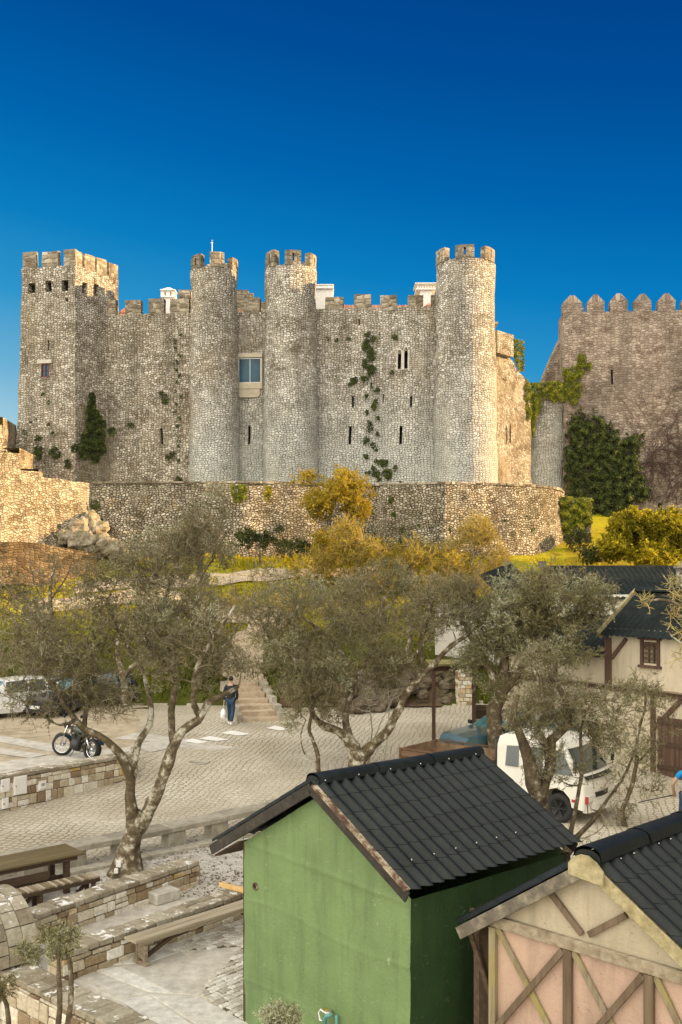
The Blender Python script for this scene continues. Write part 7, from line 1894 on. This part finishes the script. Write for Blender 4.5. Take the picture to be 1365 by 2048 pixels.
# --- small olives in front of the retaining wall, bottom left
for (tx_, pts, bl, lab, sd_) in (
  (13.6, [[(132,2075,0,.045),(140,2010,0,.04),(143,1950,0,.035),(135,1905,0,.02)]], [(110,1905,0,38,16,.25,14),(60,1905,0,38,22,.28,20),(150,1895,0,20,14,.2,7)], 'small olive sapling, left of the two with mossy stems, bottom left corner', 810),
  (13.4, [[(112,2080,0,.04),(120,2020,0,.038),(118,1950,0,.03),(118,1905,0,.022),(128,1890,0,.014)]], [(125,1875,0,38,12,.25,20),(100,1880,0,22,10,.2,8)], 'small olive sapling with a flat leafy top, nearest the arched coping', 811),
  (13.2, [[(20,2090,0,.035),(15,2010,0,.03),(-5,1975,0,.02)]], [(2,1975,0,24,32,.3,16)], 'small olive sapling cut off by the left edge of the picture', 812)):
    tree('olive_sapling', lab, 'young olive', tx_, pts, bl, sd_, L=.14, leaves=12, tw=.004, ll=.055, lw=.011, tone=(.55,.22), n_sprays=5, rbr=.015, gnarl=.015, group='small olives in front of the retaining wall', up=.1)
tree('small_bush', 'small pale leafy bush at the foot of the green hut front', 'bush', 11.9,
 [[(562,2110,0,.03),(562,2060,0,.02),(562,2030,0,.012)]], [(548,2035,0,22,24,.2,22),(580,2040,0,22,24,.2,22),(560,2060,0,34,24,.2,20)], 820, L=.14, leaves=14, tw=.0035, ll=.045, lw=.010, tone=(.7,.2), n_sprays=5, rbr=.01, gnarl=.01)

# --- ivy and weeds growing on the walls: leaf scatter inside photo outlines on a wall at depth d(px)
def inpoly(x, y, pl):
    c = False; j = len(pl)-1
    for i in range(len(pl)):
        if ((pl[i][1] > y) != (pl[j][1] > y)) and (x < (pl[j][0]-pl[i][0])*(y-pl[i][1])/(pl[j][1]-pl[i][1]+1e-9)+pl[i][0]): c = not c
        j = i
    return c
def ivy(name, label, polys, dfn, mat, n, size=.13, thick=.22, seed=1, cat='ivy', cluster=.5, group=None, stems=0, rag=5):
    rg = random.Random(seed); mb = MB(); first = None
    for pl in polys:
        x0, x1 = min(p[0] for p in pl), max(p[0] for p in pl); y0, y1 = min(p[1] for p in pl), max(p[1] for p in pl)
        k = 0; tr = 0; nn = int(n*(x1-x0)*(y1-y0)/1000)
        while k < nn and tr < nn*6:
            tr += 1; x, y = rg.uniform(x0-2, x1+2), rg.uniform(y0-2, y1+2)
            jx, jy = x + rag*noise.noise(Vector((x*.12, y*.12, seed))) + rag*.6*noise.noise(Vector((x*.4, y*.4, seed))), y + rag*noise.noise(Vector((x*.12, y*.12, seed+9))) + rag*.6*noise.noise(Vector((x*.4, y*.4, seed+9)))
            if not inpoly(jx, jy, pl): continue
            nz_ = noise.noise(Vector((x*.09, y*.09, seed*2)))
            if nz_ < -.30*cluster*2 and rg.random() < .85: continue
            k += 1; d = dfn(x, y); p = P(x, y, d - .03 - rg.random()*thick*(.35+.65*(nz_+.5)))
            a = Vector((rg.gauss(0,.55), -1, rg.gauss(.15,.5))).normalized(); u_ = a.cross(Vector((rg.gauss(0,1), rg.gauss(0,.3), rg.gauss(0,1)))).normalized(); v_ = a.cross(u_)
            s = size*rg.uniform(.5,1.1); t = max(0, min(1, .45 + .5*nz_ + rg.gauss(0,.2)))
            mb.add([p-u_*s*.5, p-v_*s*.35, p+u_*s*.5, p+v_*s*.45], [(0,1,2,3)], 0, t)
            if first is None: first = p
    return tag(mb.build(name, mat), label, cat, group)
def ell(cx, cy, rx, ry, n=12): return [(cx+rx*math.cos(2*math.pi*i/n), cy+ry*math.sin(2*math.pi*i/n)) for i in range(n)]
gd_ = lambda x, y: (lambda q: q.y)(GA + GD*gpx(x))
cd_ = lambda x, y: wpt(wall_u(x)).y - max(0, (16-zat(y,63)))*.03 - .05
ivy('ivy', 'big dark ivy mass climbing the foot of the great wall', [[(1140,838),(1165,828),(1185,845),(1205,838),(1230,855),(1235,880),(1280,880),(1275,930),(1300,985),(1265,1010),(1200,1050),(1185,1090),(1140,1000),(1128,930),(1135,880)], [(1150,845),(1156,815),(1162,840)], [(1240,885),(1262,868),(1290,872),(1276,895)], [(1262,1000),(1290,965),(1300,992),(1280,1008)], [(1188,842),(1194,820),(1202,842)]], lambda x, y: gd_(x,y)-.1, M['ivy'], 620, .14, .6, 1, rag=16)
ivy('ivy', 'branching green ivy reaching up the left edge of the great wall', [[(1126,735),(1150,735),(1158,706),(1172,712),(1178,735),(1160,760),(1168,780),(1150,812),(1126,800)], [(1166,722),(1186,726),(1182,745),(1168,735)]], lambda x, y: gd_(x,y)-.1, M['ivy_lit'], 480, .13, .3, 2)
ivy('ivy', 'green ivy hanging over the top of the half round link turret', [[(1062,765),(1125,763),(1128,800),(1108,806),(1090,792),(1078,812),(1066,880),(1060,850)], [(1066,808),(1085,812),(1080,830),(1068,822)]], lambda x, y: 67.2, M['ivy_lit'], 520, .13, .35, 3)
ivy('ivy', 'bright ivy down the far edge of the sunlit return wall', [[(1024,676),(1048,684),(1048,745),(1036,742),(1026,705)], [(1046,752),(1060,765),(1064,835),(1054,842),(1048,790)]], lambda x, y: 66.0 if x > 1040 else 65.2, M['ivy_lit'], 620, .13, .3, 4)
ivy('ivy', 'thick square mat of yellow green ivy on the stone pier', [[(1120,994),(1184,995),(1186,1045),(1170,1062),(1155,1050),(1140,1068),(1124,1070)]], lambda x, y: 60.7, M['ivy_lit'], 900, .13, .45, 5)
ivy('ivy', 'long dark ivy climbing between the square tower and the left curtain wall', [[(180,785),(190,785),(193,815),(206,838),(210,870),(212,905),(200,915),(190,930),(180,910),(168,905),(160,890),(166,865),(175,850),(172,830)], ell(201,848,10,12), ell(223,864,8,10), ell(152,896,9,8), ell(168,912,10,8)], lambda x, y: 61.55 + (x-150)*.0327 if x < 205 else 63.3, M['ivy'], 950, .12, .3, 6)
ivy('ivy', 'small bright ivy clump hanging left over the bailey parapet', [[(461,970),(494,970),(493,990),(484,1006),(470,1004),(464,990)]], lambda x, y: 55.9, M['ivy_lit'], 1300, .11, .3, 7)
ivy('ivy', 'narrow yellow ivy clump over the bailey parapet near the golden tree', [[(527,972),(543,972),(543,990),(535,1004),(530,995)]], lambda x, y: 56.0, M['yellow_bush'], 1400, .11, .25, 8)
ivy('ivy', 'dark ivy tuft low on the square tower front', [ell(110,905,11,13), ell(77,905,8,16), ell(135,928,7,8)], lambda x, y: 61.8, M['ivy'], 1300, .11, .25, 9)
def weeds(label, spots, dfn, seed, mat='ivy', name='wall_weed'):
    ivy(name, label, [ell(x+random.Random(seed+i).uniform(-1,1), y, r, r*random.Random(seed+i*3).uniform(.7,1.4), 8) for i, (x, y, r) in enumerate(spots)], dfn, M[mat], 1300, .09, .16, seed, 'wall plant', .2)
weeds('dark moss and weeds in a vertical streak between the arrow slits and the twin window', [(737+8*math.sin(i*1.7), 668+i*9, 6+4*((i*7)%3)/3) for i in range(11)] + [(745+13*math.sin(i*2.3), 770+i*11, 4.5+2*((i*5)%3)/3) for i in range(18)] + [(768,925,9),(775,948,11),(752,945,7),(792,935,6)], cd_, 11)
weeds('single green tuft left of the twin pointed window', [(709,762,8),(700,768,3)], cd_, 12)
weeds('scattered small weeds high on the right curtain wall', [(655,676,3),(676,679,4),(697,676,3),(791,675,5),(760,668,3),(784,744,4),(672,752,3)], cd_, 13)
weeds('row of dark weeds in the joint beside the left round tower', [(355+6*math.sin(i*2), 655+i*14, 3.2) for i in range(20)] + [(330,798,7),(322,786,4),(262,848,6),(338,912,8),(358,962,8),(305,960,3)], cd_, 14)
weeds('small weeds scattered over the lower square tower front', [(85,790,4),(100,805,4),(105,865,5),(78,877,7),(50,865,4),(62,842,3),(98,848,4),(72,838,3)], lambda x, y: 61.9, 15)
weeds('weeds growing on the sunlit return wall face', [(1009,830,9),(1014,700,6),(1010,757,4),(1022,800,4),(1012,858,6)], lambda x, y: 62.6+(x-972)*.042, 16)
bd_ = lambda x, y: 56.2 - max(0, (y-968))*.03*.07
weeds('dark weeds and moss low on the middle of the bailey wall', [(190,1010,9),(200,1040,8),(782,1000,6),(788,1030,6),(806,1060,6),(838,1050,5),(860,1055,5),(800,1085,8),(770,1090,9),(840,1085,6),(1010,1040,4),(1068,1060,3),(1050,1035,3),(900,1060,4),(560,1060,8),(530,1085,9)], lambda x, y: 56.2, 17)
# dead creeper: network of dark purple brown stems on the great wall
M['creeper'] = plain('dead_creeper', (.075,.045,.038), .9, var=.3)
cm = MB(); rg = random.Random(55)
def creep(x, y, a, L_, w, dep):
    pts = [(x, y)]
    for i in range(int(L_/5)):
        a += rg.gauss(0, .28) + (-.04 if math.cos(a) > 0 else .04); x += 5*math.cos(a); y -= 5*math.sin(a)
        if x < 1185 or y > 1010 or y < 735: break
        if y < 775 + (1290-x)*.55 and x < 1290: break
        pts.append((x, y))
        if dep < 3 and rg.random() < .30: creep(x, y, a + rg.choice([-1,1])*rg.uniform(.4,1.1), L_*rg.uniform(.3,.65), w*.75, dep+1)
    if len(pts) > 2: cm.tube([P(px, py, gd_(px, py) - .05 - rg.random()*.05) for px, py in pts], [w*(1-.6*i/len(pts)) for i in range(len(pts))], 3, cap=False)
for i in range(17): creep(rg.uniform(1210, 1400), rg.uniform(930, 1010), rg.uniform(.7, 2.4), rg.uniform(60, 220), .022, 0)
for i in range(12): creep(rg.uniform(1280, 1390), rg.uniform(790, 900), rg.uniform(.2, 3.1), rg.uniform(40, 110), .018, 1)
tag(cm.build('dead_creeper', M['creeper']), 'leafless dark brown creeper stems spread over the right part of the great wall', 'creeper')
# --- grass tufts on the slope
M['grass_blade'] = leafmat('grass_blade', [(0, (.075,.085,.015)), (.25, (.14,.155,.016)), (.5, (.36,.34,.016)), (.75, (.58,.48,.02)), (1, (.72,.56,.05))], .4)
gr = MB(); rg = random.Random(66)
for i in range(26000):
    y = rg.uniform(41.5, 57.5); x = rg.uniform(-.37*y, .30*y)
    if noise.noise(Vector((x*.35, y*.35, 7))) < -.28: continue
    c = Vector((x, y, ground(x, y) - .02)); h = rg.uniform(.08,.28)*(1+noise.noise(Vector((x*.5,y*.5,1)))); 
    for k in range(2):
        a = rg.uniform(0, 6.28); w = Vector((math.cos(a), math.sin(a), 0))*rg.uniform(.03,.06); e = c + Vector((rg.gauss(0,.06), rg.gauss(0,.06), h))
        gr.add([c-w, c+w, e], [(0,1,2)], 0, max(0, min(1, .42+(y-49)*.045+.55*noise.noise(Vector((x*.25,y*.25,3)))+rg.gauss(0,.15))))  # blade tone drops towards the foot, carrying the painted shade
tag(gr.build('grass', M['grass_blade']), 'yellow green grass covering the slope under the walls', 'grass', kind='stuff')
